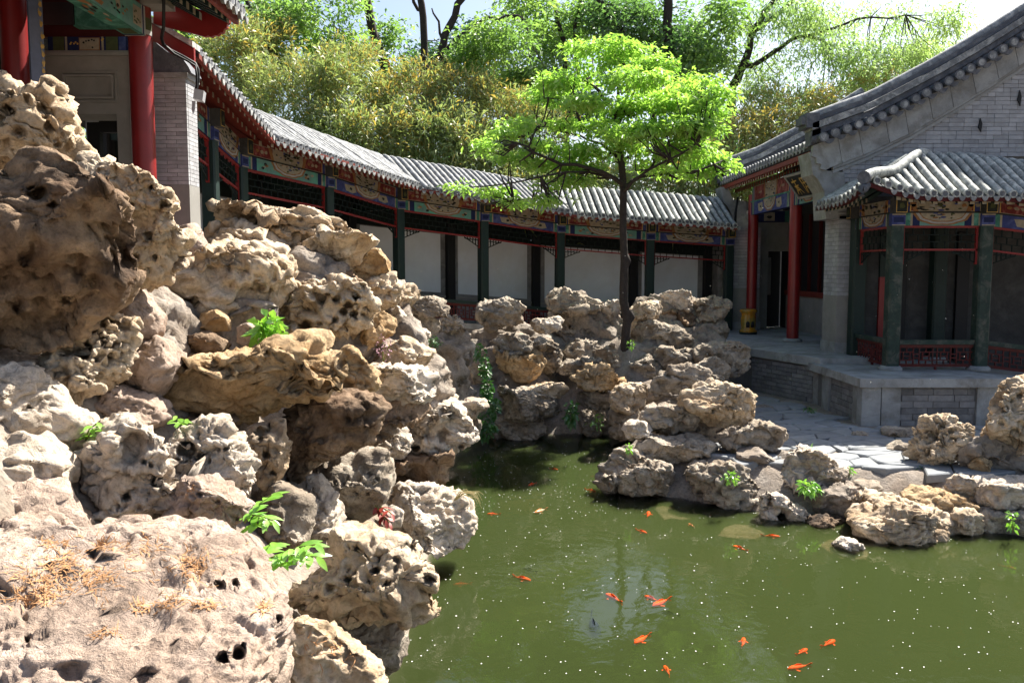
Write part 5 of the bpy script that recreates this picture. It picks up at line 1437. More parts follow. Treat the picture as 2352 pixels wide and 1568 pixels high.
def build_signboard():
    root = empty('signboard', (5.6, 16.7, 4.27), 'black signboard with gold brush characters tilted under the eaves of the brick hall', 'signboard')
    a, b = Vector((5.52, 17.5, 4.68)), Vector((5.56, 15.95, 4.66)); c = Vector((5.86, 17.3, 4.22))
    s = (b - a).normalized(); dn = (c - a); dn = (dn - s * dn.dot(s)); H = dn.length; dn.normalize()
    n = s.cross(dn).normalized()
    if n.x > 0: n = -n
    L = (b - a).length
    bd = MB().obox(a - n * .03, s * L, n * .05, dn * H).build('board', 'black', root)
    fr = MB()
    for o, e, w in ((a, s * L, dn * .045), (a + dn * (H - .045), s * L, dn * .045)): fr.obox(o + n * .021, e, n * .02, w)
    for o in (a, a + s * (L - .045)): fr.obox(o + dn * .046 + n * .021, s * .045, n * .02, dn * (H - .092))
    fr.build('frame', 'wall_grey', root)
    # three brush-written characters
    mb = MB(); rs = random.Random(12)
    o = a + n * .028
    strokes = [
        [(.1, .25, .9, .2), (.5, .05, .5, .95), (.2, .5, .8, .45), (.45, .5, .1, .9), (.55, .5, .92, .9), (.25, .7, .75, .68)],
        [(.15, .15, .85, .12), (.2, .15, .15, .9), (.5, .1, .48, .6), (.8, .12, .85, .88), (.25, .4, .75, .38), (.3, .62, .7, .6), (.4, .62, .25, .92), (.6, .62, .8, .92)],
        [(.3, .05, .15, .3), (.1, .35, .9, .3), (.5, .08, .45, .55), (.2, .55, .85, .5), (.5, .55, .15, .95), (.5, .6, .9, .95), (.35, .75, .65, .74)]]
    w = L / 3.3
    for k, st in enumerate(strokes):
        x0 = .08 * L + k * (L * .3)
        for x, y, x2, y2 in st:
            p = o + s * (x0 + x * w * .8) + dn * (.07 + y * (H - .14)); e = o + s * (x0 + x2 * w * .8) + dn * (.07 + y2 * (H - .14))
            d = (e - p).normalized(); t = d.cross(n) * .022
            mb.add([p - t * .6, p + t * 1.1 + d * .02, e + t * .5, e - t * .4 + d * .02], [(0, 1, 2, 3)])
    mb.build('lettering', 'gold', root, kind='stuff')
build_signboard()

def build_stool():
    p = atz(1718, 767, 1.25)
    root = empty('drum_stool', tuple(p), 'yellow glazed drum stool standing on the hall porch at the foot of the red column', 'stool')
    c = tuple(p)
    MB().lathe([(0, .05), (.20, .05), (.205, .08), (.165, .12), (.16, .16), (.178, .3), (.16, .45), (.165, .5), (.205, .54), (.2, .58), (.15, .6), (0, .6)], 24, 0, c).build('body', 'glaze', root)
    MB().lathe([(0, 0), (.2, 0), (.21, .05), (0, .05)], 24, 0, c).build('foot', 'green_dark', root)
    for t in (-1.9, -1.2):
        MB().lathe([(0, 0), (.045, 0), (.045, .12), (.02, .15), (0, .15)], 10, 0, (c[0] + .15 * math.cos(t), c[1] + .15 * math.sin(t), c[2] + .17)).build('opening', 'black', root)
build_stool()

# ---------------------------------------------------------------- hall with the porch on the left
def build_left_hall():
    C = at(327, 240, 9.6); cx, cy = C[0], 9.6
    fz = 2.25
    zb = at(297, 82, 9.5)[2]
    root = empty('porch_hall', (-5.0, 8.5, fz), 'hall with red porch columns and a green painted beam, left corner above the rocks', 'hall')
    c = MB().tube([(cx, cy, fz), (cx, cy, zb + .02)], .122, 24).build('column', 'red_lacquer', root)
    MB().tube([(cx, cy, zb + .021), (cx, cy, zb + .07)], .126, 24).build('white_band', 'p_white', c)
    MB().tube([(cx, cy, zb + .071), (cx, cy, zb + .2)], .124, 24).build('capital_band', 'p_olive', c)
    MB().tube([(cx, cy, zb + .201), (cx, cy, zb + .5)], .122, 24).build('capital_band', 'red_dull', c)
    P = at(38, 200, 9.3)
    MB().tube([(P[0], 9.3, fz), (P[0], 9.3, 6.2)], .135, 24).build('column', 'red_lacquer', root)
    # couplet board on the inner column
    a, b = at(69, 100, 9.12), at(101, 100, 9.25)
    s = V3((b - a)); s.z = 0; w = s.length; s.normalize(); n = Vector((s.y, -s.x, 0))
    bd = MB().obox((a[0], a[1], 3.2), s * w, -n * .03, (0, 0, 2.75)).build('couplet_board', 'blue_board', root)
    polys = []; rs = random.Random(8); z = .05
    while z < 2.7:
        x = w * .82 + rs.uniform(-.01, .015)
        polys.append(('gold', 0, blob(x, z, .022, .035, rs))); polys.append(('p_cream', 1, blob(x - .012, z + .03, .012, .02, rs))); z += rs.uniform(.07, .13)
    painting(bd, (a[0], a[1], 3.2), s, (0, 0, 1), n, w, polys, 'gold_pattern')['kind'] = 'stuff'
    # the big green beam running towards the camera
    xb0, xb1 = cx - .11, cx + .10
    m = MB().box(xb0, xb1, 3.5, cy - .1, zb, zb + .30).build('beam', 'p_green', root)
    polys = [('p_teal', 0, rect(0, 5.9, .0, .3)), ('p_white', 1, rect(0, .04, 0, .3)), ('p_navy', 1, rect(.04, .075, 0, .3)), ('p_white', 1, rect(.075, .095, 0, .3)), ('p_cream', 1, rect(.1, .3, .05, .25))]
    for i in range(10): polys.append(('p_olive', 2, blob(rs.uniform(.12, .28), rs.uniform(.07, .23), .02, .014, rs)))
    polys += [('p_orange', 1, half(1.45, .32, .52, .27, 16, .05)), ('p_white', 2, half(1.45, .32, .45, .22, 16, .05)), ('p_orange', 3, half(1.45, .31, .38, .165, 14, .05)), ('p_white', 4, half(1.45, .31, .34, .14, 12))]
    for i in range(7): polys.append((('p_ink', 'p_blue')[i % 2], 5, blob(rs.uniform(1.25, 1.65), rs.uniform(.2, .29), .035, .016, rs)))
    polys.append(('p_cream', 1, [(.62, .24), (.58, .12), (.66, .08), (.72, .2)])); polys.append(('p_orange', 1, [(.95, .06), (1.0, .02), (1.25, .03), (1.3, .06), (1.1, .08)]))
    for i in range(16): polys.append((('p_ink', 'p_ink', 'p_orange')[i % 3], 2, blob(rs.uniform(.42, .85), rs.uniform(.06, .26), .028, .014, rs)))
    painting(m, (xb1, cy - .1, zb), (0, -1, 0), (0, 0, 1), (1, 0, 0), 5.9, polys)
    bp = [('p_green', 0, rect(0, 5.9, 0, .21)), ('p_white', 1, rect(0, .04, 0, .21)), ('p_navy', 1, rect(.04, .075, 0, .21)), ('p_olive', 1, rect(.1, .3, .03, .18))]
    for i in range(8): bp.append((('p_orange', 'p_ink', 'p_cream')[i % 3], 2, blob(rs.uniform(.5, 1.1), rs.uniform(.04, .17), .08, .02, rs)))
    bp.append(('p_orange', 2, [(1.1, .02), (1.2, .10), (1.7, .14), (2.2, .19), (2.2, .14), (1.6, .06)]))
    painting(m, (xb1, cy - .1, zb), (0, -1, 0), (-1, 0, 0), (0, 0, -1), 5.9, bp)
    MB().box(xb0 + .03, xb1 - .03, 3.5, cy - .1, zb + .302, zb + .55).build('beam_board', 'red_lacquer', root)
    # beam head
    h0 = at(316, 44, 9.45); h1 = at(378, 2, 9.45)
    m = MB().box(cx - .5, h1[0], cy - .14, cy + .14, zb + .32, zb + .62).build('beam_head', 'wall_grey', root)
    painting(m, (h1[0], cy - .14, zb + .32), (0, 1, 0), (0, 0, 1), (1, 0, 0), .28, [('p_cream', 0, rect(.02, .26, .02, .28)), ('p_olive', 1, blob(.14, .15, .07, .08, rs))])
    # end wall of the porch with a doorway to the gallery
    d0, d1 = 10.1, 10.56
    xl, xr = at(104, 250, d0)[0], at(300, 250, d0)[0]
    xo0, xo1 = at(140, 262, d0)[0], at(268, 262, d0)[0]
    zt, zo = at(200, 130, d0)[2], at(200, 262, d0)[2]
    ew = MB().box(xl - .3, xo0, d0, d1, fz, zo).box(xo1, xr, d0, d1, fz, zo).box(xl - .3, xr, d0, d1, zo, zt).build('porch_end_wall', 'wall_grey', root)
    for (u0, v0, u1, v1, y) in ((140, 165, 272, 236, .02), (146, 173, 264, 228, .035)):
        a, b = at(u0, v0, d0), at(u1, v1, d0); w = .022
        MB().box(a[0], b[0], d0 - y, d0 - .001, a[2] - w, a[2]).box(a[0], b[0], d0 - y, d0 - .001, b[2], b[2] + w).box(a[0], a[0] + w, d0 - y, d0 - .001, b[2] + w, a[2] - w).box(b[0] - w, b[0], d0 - y, d0 - .001, b[2] + w, a[2] - w).build('relief_frame', 'wall_grey', ew)
    MB().box(xl - .02, xr + .06, d0 - .05, d0 + .2, zt, zt + .035).box(xl, xr + .03, d0 - .03, d0 + .2, zt + .035, zt + .06).build('wall_cornice', 'wall_grey', ew)
    MB().box(xr + .002, xr + .03, d0 - .02, d0 + .3, fz, zt - .002).build('wall_edge', 'p_white', ew)
    # dark door frame inside the doorway
    MB().box(xo0 + .02, xo0 + .17, d1 + .1, d1 + .2, fz, zo).box(xo1 - .1, xo1 + .05, d1 + .1, d1 + .2, fz, zo).box(xo0 + .17, xo1 - .1, d1 + .1, d1 + .2, zo - .12, zo + .1).build('door_frame', 'black', ew)
    pz0, pz1 = at(200, 128, d0)[2] + .01, at(200, 86, d0)[2]
    x0, x1 = at(112, 100, d0)[0], at(293, 100, d0)[0]; Lp = x1 - x0; hp = pz1 - pz0
    m = MB().box(x0, x1, d0 - .02, d0 + .1, pz0 + .03, pz1).build('painted_lintel', 'p_navy', root)
    polys = [('p_olive', 0, rect(.06, .19, 0, hp - .03)), ('p_cream', 0, rect(.20, .225, 0, hp - .03)), ('p_olive', 0, rect(Lp - .24, Lp - .1, 0, hp - .03)), ('p_cream', 0, rect(Lp - .29, Lp - .265, 0, hp - .03)), ('p_blue', 0, rect(Lp - .09, Lp - .01, 0, hp - .03)), ('p_orange', 0, rect(.36, .60, .01, hp - .04)), ('p_cream', 1, rect(.37, .59, .02, hp - .05))]
    for i in range(14): polys.append((('gold', 'p_ink')[i % 2], 2, blob(rs.choice((.3, .66)) + rs.uniform(-.05, .05) if i % 2 == 0 else .48 + rs.uniform(-.08, .08), rs.uniform(.04, .14), .014, .012, rs)))
    painting(m, (x0, d0 - .02, pz0 + .03), (1, 0, 0), (0, 0, 1), (0, -1, 0), Lp, polys)
    MB().box(x0 - .3, x1 + .1, d0 + .0, d0 + .1, pz1 + .005, 6.4).build('gable_board', 'dark_red', root)
    g0 = at(180, 59, 9.7)
    m = MB().box(at(175, 30, 9.8)[0], cx - .12, 9.72, 9.86, g0[2], g0[2] + .25).build('cross_beam', 'p_green', root)
    MB().box(x0 + .05, x0 + .5, 9.70, 9.72, g0[2] + .01, g0[2] + .25).build('cross_beam_panel', 'black', m)
    # inner wall, floor
    MB().box(-5.75, -5.6, 3, 10.1, fz, 6.3).build('inner_wall', 'green_dark', root)
    MB().box(-8, cx + .35, 3.0, 10.6, fz - .2, fz).build('porch_floor', 'stone', root)
    # roof over the porch
    xe = at(530, 40, 9.6)[0]; ze = at(528, 50, 9.6)[2]
    def zr(x): return ze + (xe - x) * .42 + (xe - x) ** 2 * .05
    xx = lin(xe, -7.5, 8)
    MB().prism([(x, 2.0, zr(x) + .16) for x in xx] + [(x, 2.0, zr(x) + .09) for x in reversed(xx)], (0, 7.85, 0)).build('roof_slope', 'tile_pan', root)
    MB().prism([(x, 2.0, zr(x) + .085) for x in lin(xe + .0, -6.5, 6)] + [(x, 2.0, zr(x) + .06) for x in reversed(lin(xe, -6.5, 6))], (0, 7.8, 0)).build('roof_boarding', 'dark_red', root)
    MB().box(xe - .03, xe + .02, 2.0, 9.82, zr(xe) + .03, zr(xe) + .12).build('eave_board', 'red_dull', root)
    rm = tile_roll('tile_row', lin(-7.5, xe + .1, 12), 'tile_grey', rad=.06, zf=lambda u: zr(u) + .15)
    dm = drip_mesh('tile_grey', u0=xe + .1, zf=lambda u: zr(u) + .14)
    def raf(x0, x1, dz, w):
        mb = MB(); p, e = Vector((x0, 0, zr(x0) + dz)), Vector((x1, 0, zr(x1) + dz)); mb.bar(p, e, w, w)
        f = e + (e - p).normalized() * .004
        mb.add([f + Vector((0, a * w / 2, b * w / 2)) for a, b in ((-1, -1), (1, -1), (1, 1), (-1, 1))], [(0, 1, 2, 3)], 1)
        return mb
    f1 = raf(-4.4, xe - .06, .02, .075).mesh('flying_rafter', ['green_dark', 'p_cream']); f2 = raf(-5.0, xe - .36, -.075, .08).mesh('rafter', ['green_dark', 'p_cream'])
    y = 9.72
    while y > 5.5:
        put('tile_row', rm, root, T(0, y - .02, 0)); put('drip_tile', dm, root, T(0, y + .08, 0))
        put('flying_rafter', f1, root, T(0, y - .05, 0)); put('rafter', f2, root, T(0, y - .05, 0)); y -= .185
    # scalloped red barge board closing the far end of the eave
    pp = [(352, 40), (352, 54), (400, 66), (440, 76), (470, 85), (478, 82), (484, 86), (492, 81), (499, 82), (505, 76), (512, 75), (515, 67), (521, 64), (521, 56), (526, 52), (527, 44), (480, 30), (420, 8), (352, -20)]
    MB().prism([tuple(at(x, y, 9.86)) for x, y in pp], (0, .06, 0)).build('barge_board', 'red_lacquer', root)
    # brick pier with its curved top
    d = 10.0
    a, b = at(350, 180, d), at(427, 180, d); zc = at(390, 180, d)[2]; zs = at(390, 425, d)[2]
    pier = MB().box(a[0] + .005, b[0] - .005, d + .005, d + .32, fz - .3, zc).build('pier', 'joint', root)
    MB().box(a[0] - .002, b[0] + .002, d - .002, d + .322, fz - .3, zs).build('pier_slab', 'wall_grey', pier)
    MB().box(a[0] - .02, b[0] + .03, d - .03, d + .35, zc, zc + .06).build('pier_cap', 'stone', pier)
    z = zs + .002; r = 0; hb = (zc - zs) / 26
    ma = [MB().box(.002, w - .002, 0, .04, .003, hb - .002).mesh('brick', 'brick') for w in (.13, .26, .1)]
    W_ = b[0] - a[0]
    while z < zc - hb * .5:
        ed = [0, W_ * .36, W_ * .98, W_] if r % 2 else [0, W_ * .66, W_]
        ed = [0, W_ * .36, W_] if r % 2 else [0, W_ * .66, W_]
        for e0, e1 in zip(ed[:-1], ed[1:]):
            put('brick', MB().box(a[0] + e0 + .003, a[0] + e1 - .003, d - .0, d + .04, z + .003, z + hb - .002).mesh('brick', 'brick'), pier)
        ed = [.041, .16, .322] if r % 2 else [.041, .24, .322]
        for e0, e1 in zip(ed[:-1], ed[1:]):
            put('brick', MB().box(b[0] - .04, b[0], d + e0 + .003, d + e1 - .002, z + .003, z + hb - .002).mesh('brick', 'brick'), pier)
        z += hb; r += 1
    pp = [(352, 170), (352, 96), (358, 98), (370, 108), (385, 120), (402, 128), (420, 136), (432, 152), (440, 168)]
    MB().prism([tuple(at(x, y, d)) for x, y in pp], (0, .32, 0)).build('curved_corbel', 'tile_dark', pier)
build_left_hall()

def build_floodlight():
    root = empty('floodlight', tuple(at(455, 230, 9.95)), 'small box floodlight with black cable hanging off the top of the left brick pier', 'floodlight')
    p = [at(x, y, dd) for x, y, dd in ((376, 0, 9.4), (376, 62, 9.5), (371, 88, 9.7), (376, 104, 9.85), (392, 116, 9.9), (420, 130, 9.93), (448, 146, 9.95), (455, 160, 9.95), (456, 185, 9.95), (450, 206, 9.95))]
    MB().tube(p, .018, 8).build('cable', 'black', root)
    p = [at(x, y, dd) for x, y, dd in ((378, 104, 9.8), (400, 124, 9.87), (430, 140, 9.9), (449, 152, 9.92), (452, 175, 9.9), (452, 206, 9.92))]
    MB().tube(p, .013, 8).build('cable', 'black', root)
    o = at(443, 226, 9.9)
    MB().obox(o, (.10, .02, -.02), (-.03, .16, 0), (.02, 0, .11)).build('housing', 'metal', root)
    MB().prism([tuple(at(x, y, 9.93)) for x, y in ((441, 232), (448, 232), (447, 250), (443, 262), (440, 252))], (0, .02, 0)).build('bracket', 'metal', root)
build_floodlight()
# ---------------------------------------------------------------- leaves, trees, bamboo
def unit(a): return a / (np.linalg.norm(a, axis=-1, keepdims=True) + 1e-9)
def leaf_quads(C, D, N, ln, wd, droop=.15):
    """rhombic leaves: base C, direction D, face normal N"""
    S = unit(np.cross(D, N)); ln = ln[:, None]; wd = wd[:, None]
    mid = C + D * ln * .45
    tip = C + D * ln - np.array([0, 0, 1.0]) * ln * droop
    V = np.stack([C, mid + S * wd * .5, tip, mid - S * wd * .5], 1).reshape(-1, 3)
    return V, np.arange(len(V)).reshape(-1, 4)
def crown_leaves(rg, ells, d, spread, n, size, clus=7, crad=.16, flat=.6, up=.6, droop=.2, slim=.5, shell=.35, gap=-9, gfreq=1.0):
    """leaf rosettes filling ellipses given in picture units around distance d, each with its own depth"""
    E = np.array([e[:4] for e in ells], float)
    w = E[:, 2] * E[:, 3]; w = w / w.sum()
    nc = max(1, n // clus)
    idx = rg.choice(len(E), nc, p=w)
    offs = rg.uniform(-1, 1, len(E)) * spread
    v = unit(rg.normal(size=(nc, 3))) * (shell + (1 - shell) * rg.random((nc, 1))) ** .6
    k = d / F
    C0 = np.array([at(e[0], e[1], d) for e in E])
    rx = E[:, 2] * k; rz_ = E[:, 3] * k; ry = np.maximum(rx * .8, .3)
    ry = np.minimum(ry, 1.6)
    C = C0[idx] + np.stack([v[:, 0] * rx[idx], v[:, 1] * ry[idx] + offs[idx], v[:, 2] * rz_[idx]], 1)
    C = np.repeat(C, clus, 0); v = np.repeat(v, clus, 0)
    if gap > -1:
        g = fbm(C[::clus] * np.array([.9, .9, 1.3]) * gfreq + rg.uniform(0, 30, 3), 3) > gap
        g = np.repeat(g, clus); C = C[g]; v = v[g]
    m = len(C)
    C = C + rg.normal(size=(m, 3)) * crad * np.array([1, 1, flat])
    D = unit(rg.normal(size=(m, 3)) * np.array([1, 1, .45]) + v * .5 + np.array([0, 0, -.1]))
    N = unit(rg.normal(size=(m, 3)) * .55 + np.array([0, 0, up]))
    s = size * rg.uniform(.6, 1.25, m)
    return leaf_quads(C, D, N, s, s * slim, droop)
def limb(mb, pts, d, w0, w1, n=7, jit=0.0, rg=None):
    P = [at(x, y, d + (z if z is not None else 0)) for x, y, z in pts]
    # a little more shape between the given points
    Q = []
    for i in range(len(P) - 1):
        for t in (0, .5):
            Q.append(P[i] * (1 - t) + P[i + 1] * t + (rg.normal(size=3) * jit * (t > 0) if rg is not None else 0))
    Q.append(P[-1])
    r = [(w0 + (w1 - w0) * i / (len(Q) - 1)) * .5 * d / F for i in range(len(Q))]
    mb.tube(Q, r, n)
    return Q
def twigs(mb, rg, src, tgt, k, r=.012):
    src = np.array(src)
    for t in tgt:
        i = np.argmin(((src - t) ** 2).sum(1)); a = src[i]
        m = (a + t) / 2 + rg.normal(size=3) * .08 + np.array([0, 0, -.06])
        mb.tube([a, m, t], [r * 1.6, r * 1.1, r * .5], 5, cap=False)

def build_main_tree():
    rg = np.random.default_rng(21); d = 15.3
    b = at(1433, 872, d)
    root = empty('broadleaf_tree', tuple(b), 'slender dark-trunked tree with a bright yellow-green tiered crown standing in the shaded rockery', 'tree')
    mb = MB()
    src = list(limb(mb, [(1433, 885, 0), (1434, 820, 0), (1438, 760, 0), (1441, 735, 0), (1432, 690, 0), (1432, 655, 0), (1434, 600, 0), (1431, 520, 0), (1432, 430, 0), (1428, 380, 0), (1420, 320, 0), (1412, 268, 0)], d, 23, 14, 10))
    mb.tube([at(1433, 890, d), at(1434, 872, d), at(1434, 845, d)], [.17, .12, .085], 9)
    mb.tube([at(1441, 742, d), at(1450, 728, d), at(1444, 712, d)], [.06, .075, .05], 8)
    mb.tube([at(1436, 612, d), at(1441, 600, d), at(1437, 585, d)], [.06, .07, .05], 8)
    for pts, a, c in (([(1430, 425, 0), (1412, 410, -.2), (1350, 386, -.5), (1290, 378, -.7), (1225, 350, -.8), (1190, 330, -.9)], 12, 4),
                      ([(1434, 430, 0), (1452, 415, .2), (1500, 402, .4), (1560, 395, .3), (1640, 378, .2)], 11, 4),
                      ([(1432, 440, 0), (1450, 420, -.3), (1540, 365, -.9), (1600, 330, -1.1)], 9, 3),
                      ([(1412, 268, 0), (1392, 235, .1), (1375, 208, .2), (1345, 185, .3), (1300, 180, .3)], 11, 4),
                      ([(1412, 268, 0), (1420, 215, -.2), (1440, 160, -.3), (1420, 120, -.2)], 9, 3),
                      ([(1418, 300, 0), (1432, 262, .2), (1480, 240, .5), (1540, 225, .7), (1610, 215, .8)], 10, 3),
                      ([(1425, 370, 0), (1380, 330, .5), (1330, 310, .9), (1250, 290, 1.1)], 8, 3),
                      ([(1425, 375, 0), (1470, 330, .6), (1530, 300, 1.0)], 8, 3),
                      ([(1405, 408, 0), (1340, 415, .3), (1280, 440, .3), (1180, 462, .2)], 6, 2),
                      ([(1405, 408, 0), (1300, 395, -.8), (1180, 420, -1.2), (1080, 430, -1.3)], 6, 2),
                      ([(1375, 225, .2), (1320, 240, -.4), (1260, 225, -.7)], 6, 2)):
        src += list(limb(mb, pts, d, a, c, 7, .03, rg))
    pads = [(1400, 112, 75, 20), (1335, 108, 42, 12), (1455, 128, 75, 22), (1500, 152, 55, 20), (1380, 147, 65, 20), (1270, 187, 55, 18), (1320, 177, 65, 20), (1390, 187, 75, 22), (1460, 180, 75, 24), (1540, 186, 75, 24), (1600, 190, 55, 22), (1640, 217, 45, 18), (1240, 215, 42, 16), (1290, 227, 55, 18), (1340, 237, 55, 18), (1500, 232, 85, 24), (1570, 242, 75, 24), (1620, 252, 58, 20), (1180, 285, 48, 15), (1240, 287, 65, 17), (1390, 292, 75, 20), (1450, 302, 75, 22), (1530, 292, 85, 24), (1600, 292, 65, 22), (1160, 302, 36, 12), (1130, 337, 42, 15), (1200, 325, 55, 15), (1270, 337, 55, 17), (1340, 347, 65, 18), (1420, 337, 75, 22), (1500, 347, 85, 24), (1570, 342, 75, 22), (1630, 367, 48, 17), (1672, 382, 26, 10), (1170, 360, 36, 12), (1250, 377, 52, 13), (1330, 382, 52, 14), (1520, 385, 75, 16), (1600, 395, 52, 12), (1320, 417, 52, 11), (1240, 427, 42, 9), (1070, 430, 36, 12), (1140, 442, 48, 10), (1280, 457, 48, 11), (1180, 467, 42, 8), (1300, 285, 40, 14), (1440, 258, 55, 18), (1260, 462, 30, 10)]
    ds = rg.uniform(-1.2, 1.2, len(pads))
    V, Fq = [], []; nv = 0; tg = []
    for p, o in zip(pads, ds):
        dd = d + o
        n = int(24 * (p[2] * p[3]) ** .5 * 1.0) * 1
        n = int(p[2] * p[3] * .72) + 110
        v, f = crown_leaves(rg, [(p[0], p[1], p[2], p[3] * .72)], dd, .0, n, .11, 6, .09, .45, .9, .25, .46, .3, gap=-.04, gfreq=2.4)
        V.append(v); Fq.append(f + nv); nv += len(v)
        c = at(p[0], p[1] + p[3] * .2, dd); tg.append(c)
        for j in range(3): tg.append(c + rg.normal(size=3) * np.array([p[2], p[2] * .8, p[3]]) * dd / F * .5)
    twigs(mb, rg, src, tg, 1)
    mb.build('trunk', 'bark_dark', root)
    put('crown', mesh_np('crown', np.concatenate(V), np.concatenate(Fq), 'leaf_bright'), root)
build_main_tree()

def bg_tree(seed, label, d, trunks, ells, n, size, leaf, spread=1.5, bark='bark_dark', slim=.45, group='tall trees behind the gallery', droop=.3, clus=8, crad=.3):
    rg = np.random.default_rng(seed)
    x, y, _ = trunks[0][0][0]
    bx = at(x, y, d)
    root = empty('background_tree', (bx[0], d, .8), label, 'tree', group)
    mb = MB(); src = []
    for i, (pts, w0, w1) in enumerate(trunks):
        if i == 0:
            p0 = pts[0]; pts = [(p0[0] + (p0[0] - pts[1][0]) * .6, 660, 0)] + list(pts)
        src += list(limb(mb, pts, d, w0, w1, 8, .05, rg))
    tg = []
    for e in ells:
        c = at(e[0], e[1], d)
        for j in range(4): tg.append(c + rg.normal(size=3) * np.array([e[2], e[2] * .5, e[3]]) * d / F * .55)
    twigs(mb, rg, src, tg, 1, .012)
    mb.build('trunk', bark, root)
    v, f = crown_leaves(rg, ells, d, spread, int(n * 1.25), size * .85, clus, crad * .8, .7, .5, droop, slim, .1, gap=-.05, gfreq=1.1)
    put('crown', mesh_np('crown', v, f, leaf), root)
bg_tree(31, 'tall tree with a leaning trunk at the upper left, beside the white gap of sky', 27, [([(892, 300, 0), (892, 235, 0), (885, 145, 0), (870, 110, 0), (855, 70, 0), (838, -20, 0)], 24, 19), ([(878, 132, 0), (840, 116, 0), (790, 85, 0)], 10, 5)], [(700, 60, 100, 70), (640, 40, 70, 50), (790, 30, 60, 40), (870, 205, 45, 60), (880, 60, 40, 40), (760, 120, 60, 35), (720, 150, 70, 40), (830, 130, 40, 40)], 9000, .21, 'leaf_tree')
bg_tree(32, 'thin tree right behind the red eave at the far upper left', 24.5, [([(520, 260, 0), (497, 143, 0), (473, 83, 0), (440, -10, 0)], 12, 7), ([(640, 160, .5), (617, 103, .5), (563, -5, .5)], 14, 9)], [(590, 40, 65, 50), (540, 120, 55, 60), (480, 120, 45, 60), (650, 20, 60, 40), (420, 60, 50, 50), (600, 100, 50, 40)], 6000, .2, 'leaf_tree')
bg_tree(33, 'bare straight trunk left of the forked tree in the white gap of sky', 28, [([(978, 260, 0), (975, 150, 0), (972, 40, 0), (962, -20, 0)], 19, 15), ([(968, 25, 0), (950, 5, 0), (940, -20, 0)], 9, 6)], [(940, 160, 40, 45), (1000, 120, 25, 30), (985, 185, 30, 40)], 1500, .2, 'leaf_deep')
bg_tree(34, 'dark forked tree with one long limb arching to the right', 26, [([(985, 260, 0), (993, 215, 0), (1004, 165, 0), (1012, 125, 0), (1022, 80, 0), (1045, 38, 0), (1072, -15, 0)], 23, 15), ([(1012, 132, 0), (1048, 92, 0), (1085, 60, 0), (1120, 41, 0), (1165, 37, 0), (1205, 47, 0)], 15, 7), ([(1018, 95, 0), (1008, 50, 0), (992, 20, 0)], 7, 3)], [(1140, 110, 80, 50), (1215, 80, 90, 55), (1180, 165, 80, 45), (1075, 145, 45, 35), (1230, 140, 70, 40)], 6500, .21, 'leaf_tree')
bg_tree(35, 'dense dark conifer mass behind the forked tree', 31, [([(1100, 260, 0), (1100, 160, 0), (1095, 60, 0)], 16, 8)], [(1060, 200, 80, 50), (1160, 185, 90, 55), (1010, 165, 45, 45), (950, 145, 35, 40), (1240, 215, 80, 60), (1320, 250, 70, 50), (1090, 120, 50, 50)], 9000, .24, 'leaf_pine')
bg_tree(36, 'thin double-stemmed tree above the bright tree’s left shoulder', 28, [([(1300, 200, 0), (1294, 90, 0), (1274, 10, 0), (1268, -20, 0)], 13, 9), ([(1330, 180, 0), (1320, 60, 0), (1335, -20, 0)], 9, 6)], [(1290, 40, 95, 50), (1205, 25, 70, 35), (1350, 60, 70, 45), (1270, 110, 70, 40), (1350, 20, 60, 30)], 6000, .21, 'leaf_tree')
bg_tree(37, 'tree with a slanting trunk dropping behind the top of the bright tree', 27, [([(1500, 260, 0), (1440, 95, 0), (1427, 70, 0), (1400, 45, 0), (1367, -10, 0)], 17, 11)], [(1440, 60, 95, 50), (1520, 60, 80, 55), (1410, 15, 70, 28), (1480, 20, 60, 30), (1560, 120, 60, 50)], 6500, .21, 'leaf_deep')
bg_tree(38, 'thick upright trunk above the right shoulder of the bright tree', 26.5, [([(1560, 330, 0), (1545, 150, 0), (1532, 65, 0), (1536, -25, 0)], 26, 20), ([(1590, 130, 0), (1640, 78, 0), (1688, 48, 0)], 12, 6)], [(1590, 85, 75, 65), (1630, 150, 60, 50), (1560, 20, 75, 35), (1650, 60, 50, 50), (1600, 210, 60, 50)], 6500, .21, 'leaf_tree')
bg_tree(39, 'large willow-like tree branching above the gap between the bright tree and hall roof', 27, [([(1675, 300, 0), (1681, 213, 0), (1695, 180, 0), (1708, 148, 0), (1722, 110, 0), (1731, 67, 0), (1755, 30, 0), (1795, -15, 0)], 24, 12), ([(1705, 160, 0), (1728, 152, 0), (1780, 118, 0), (1815, 93, 0), (1851, 83, 0), (1900, 100, 0)], 14, 5), ([(1728, 75, 0), (1790, 30, 0), (1830, -5, 0)], 12, 8), ([(1851, 84, 0), (1930, 60, 0), (2000, 40, 0), (2080, 35, 0)], 7, 3)], [(1700, 50, 90, 45), (1820, 40, 110, 45), (1950, 45, 110, 45), (2070, 40, 100, 42), (2170, 60, 50, 40), (1780, 150, 70, 45), (1880, 130, 80, 45), (2000, 140, 90, 45), (2100, 115, 70, 45), (1720, 230, 55, 40), (1850, 215, 75, 40), (1960, 200, 60, 32), (1650, 110, 45, 50), (1790, 90, 40, 25), (2040, 90, 60, 30)], 19000, .19, 'leaf_willow', spread=1.2, slim=.3, droop=.6)
bg_tree(40, 'small leaning tree rising just behind the hall ridge', 29, [([(2000, 260, 0), (2038, 177, 0), (2051, 150, 0), (2075, 122, 0), (2105, 98, 0)], 13, 5)], [(2060, 150, 55, 32), (2125, 95, 55, 35), (2160, 130, 40, 25), (2000, 190, 45, 30)], 3600, .2, 'leaf_willow', slim=.3, droop=.6)

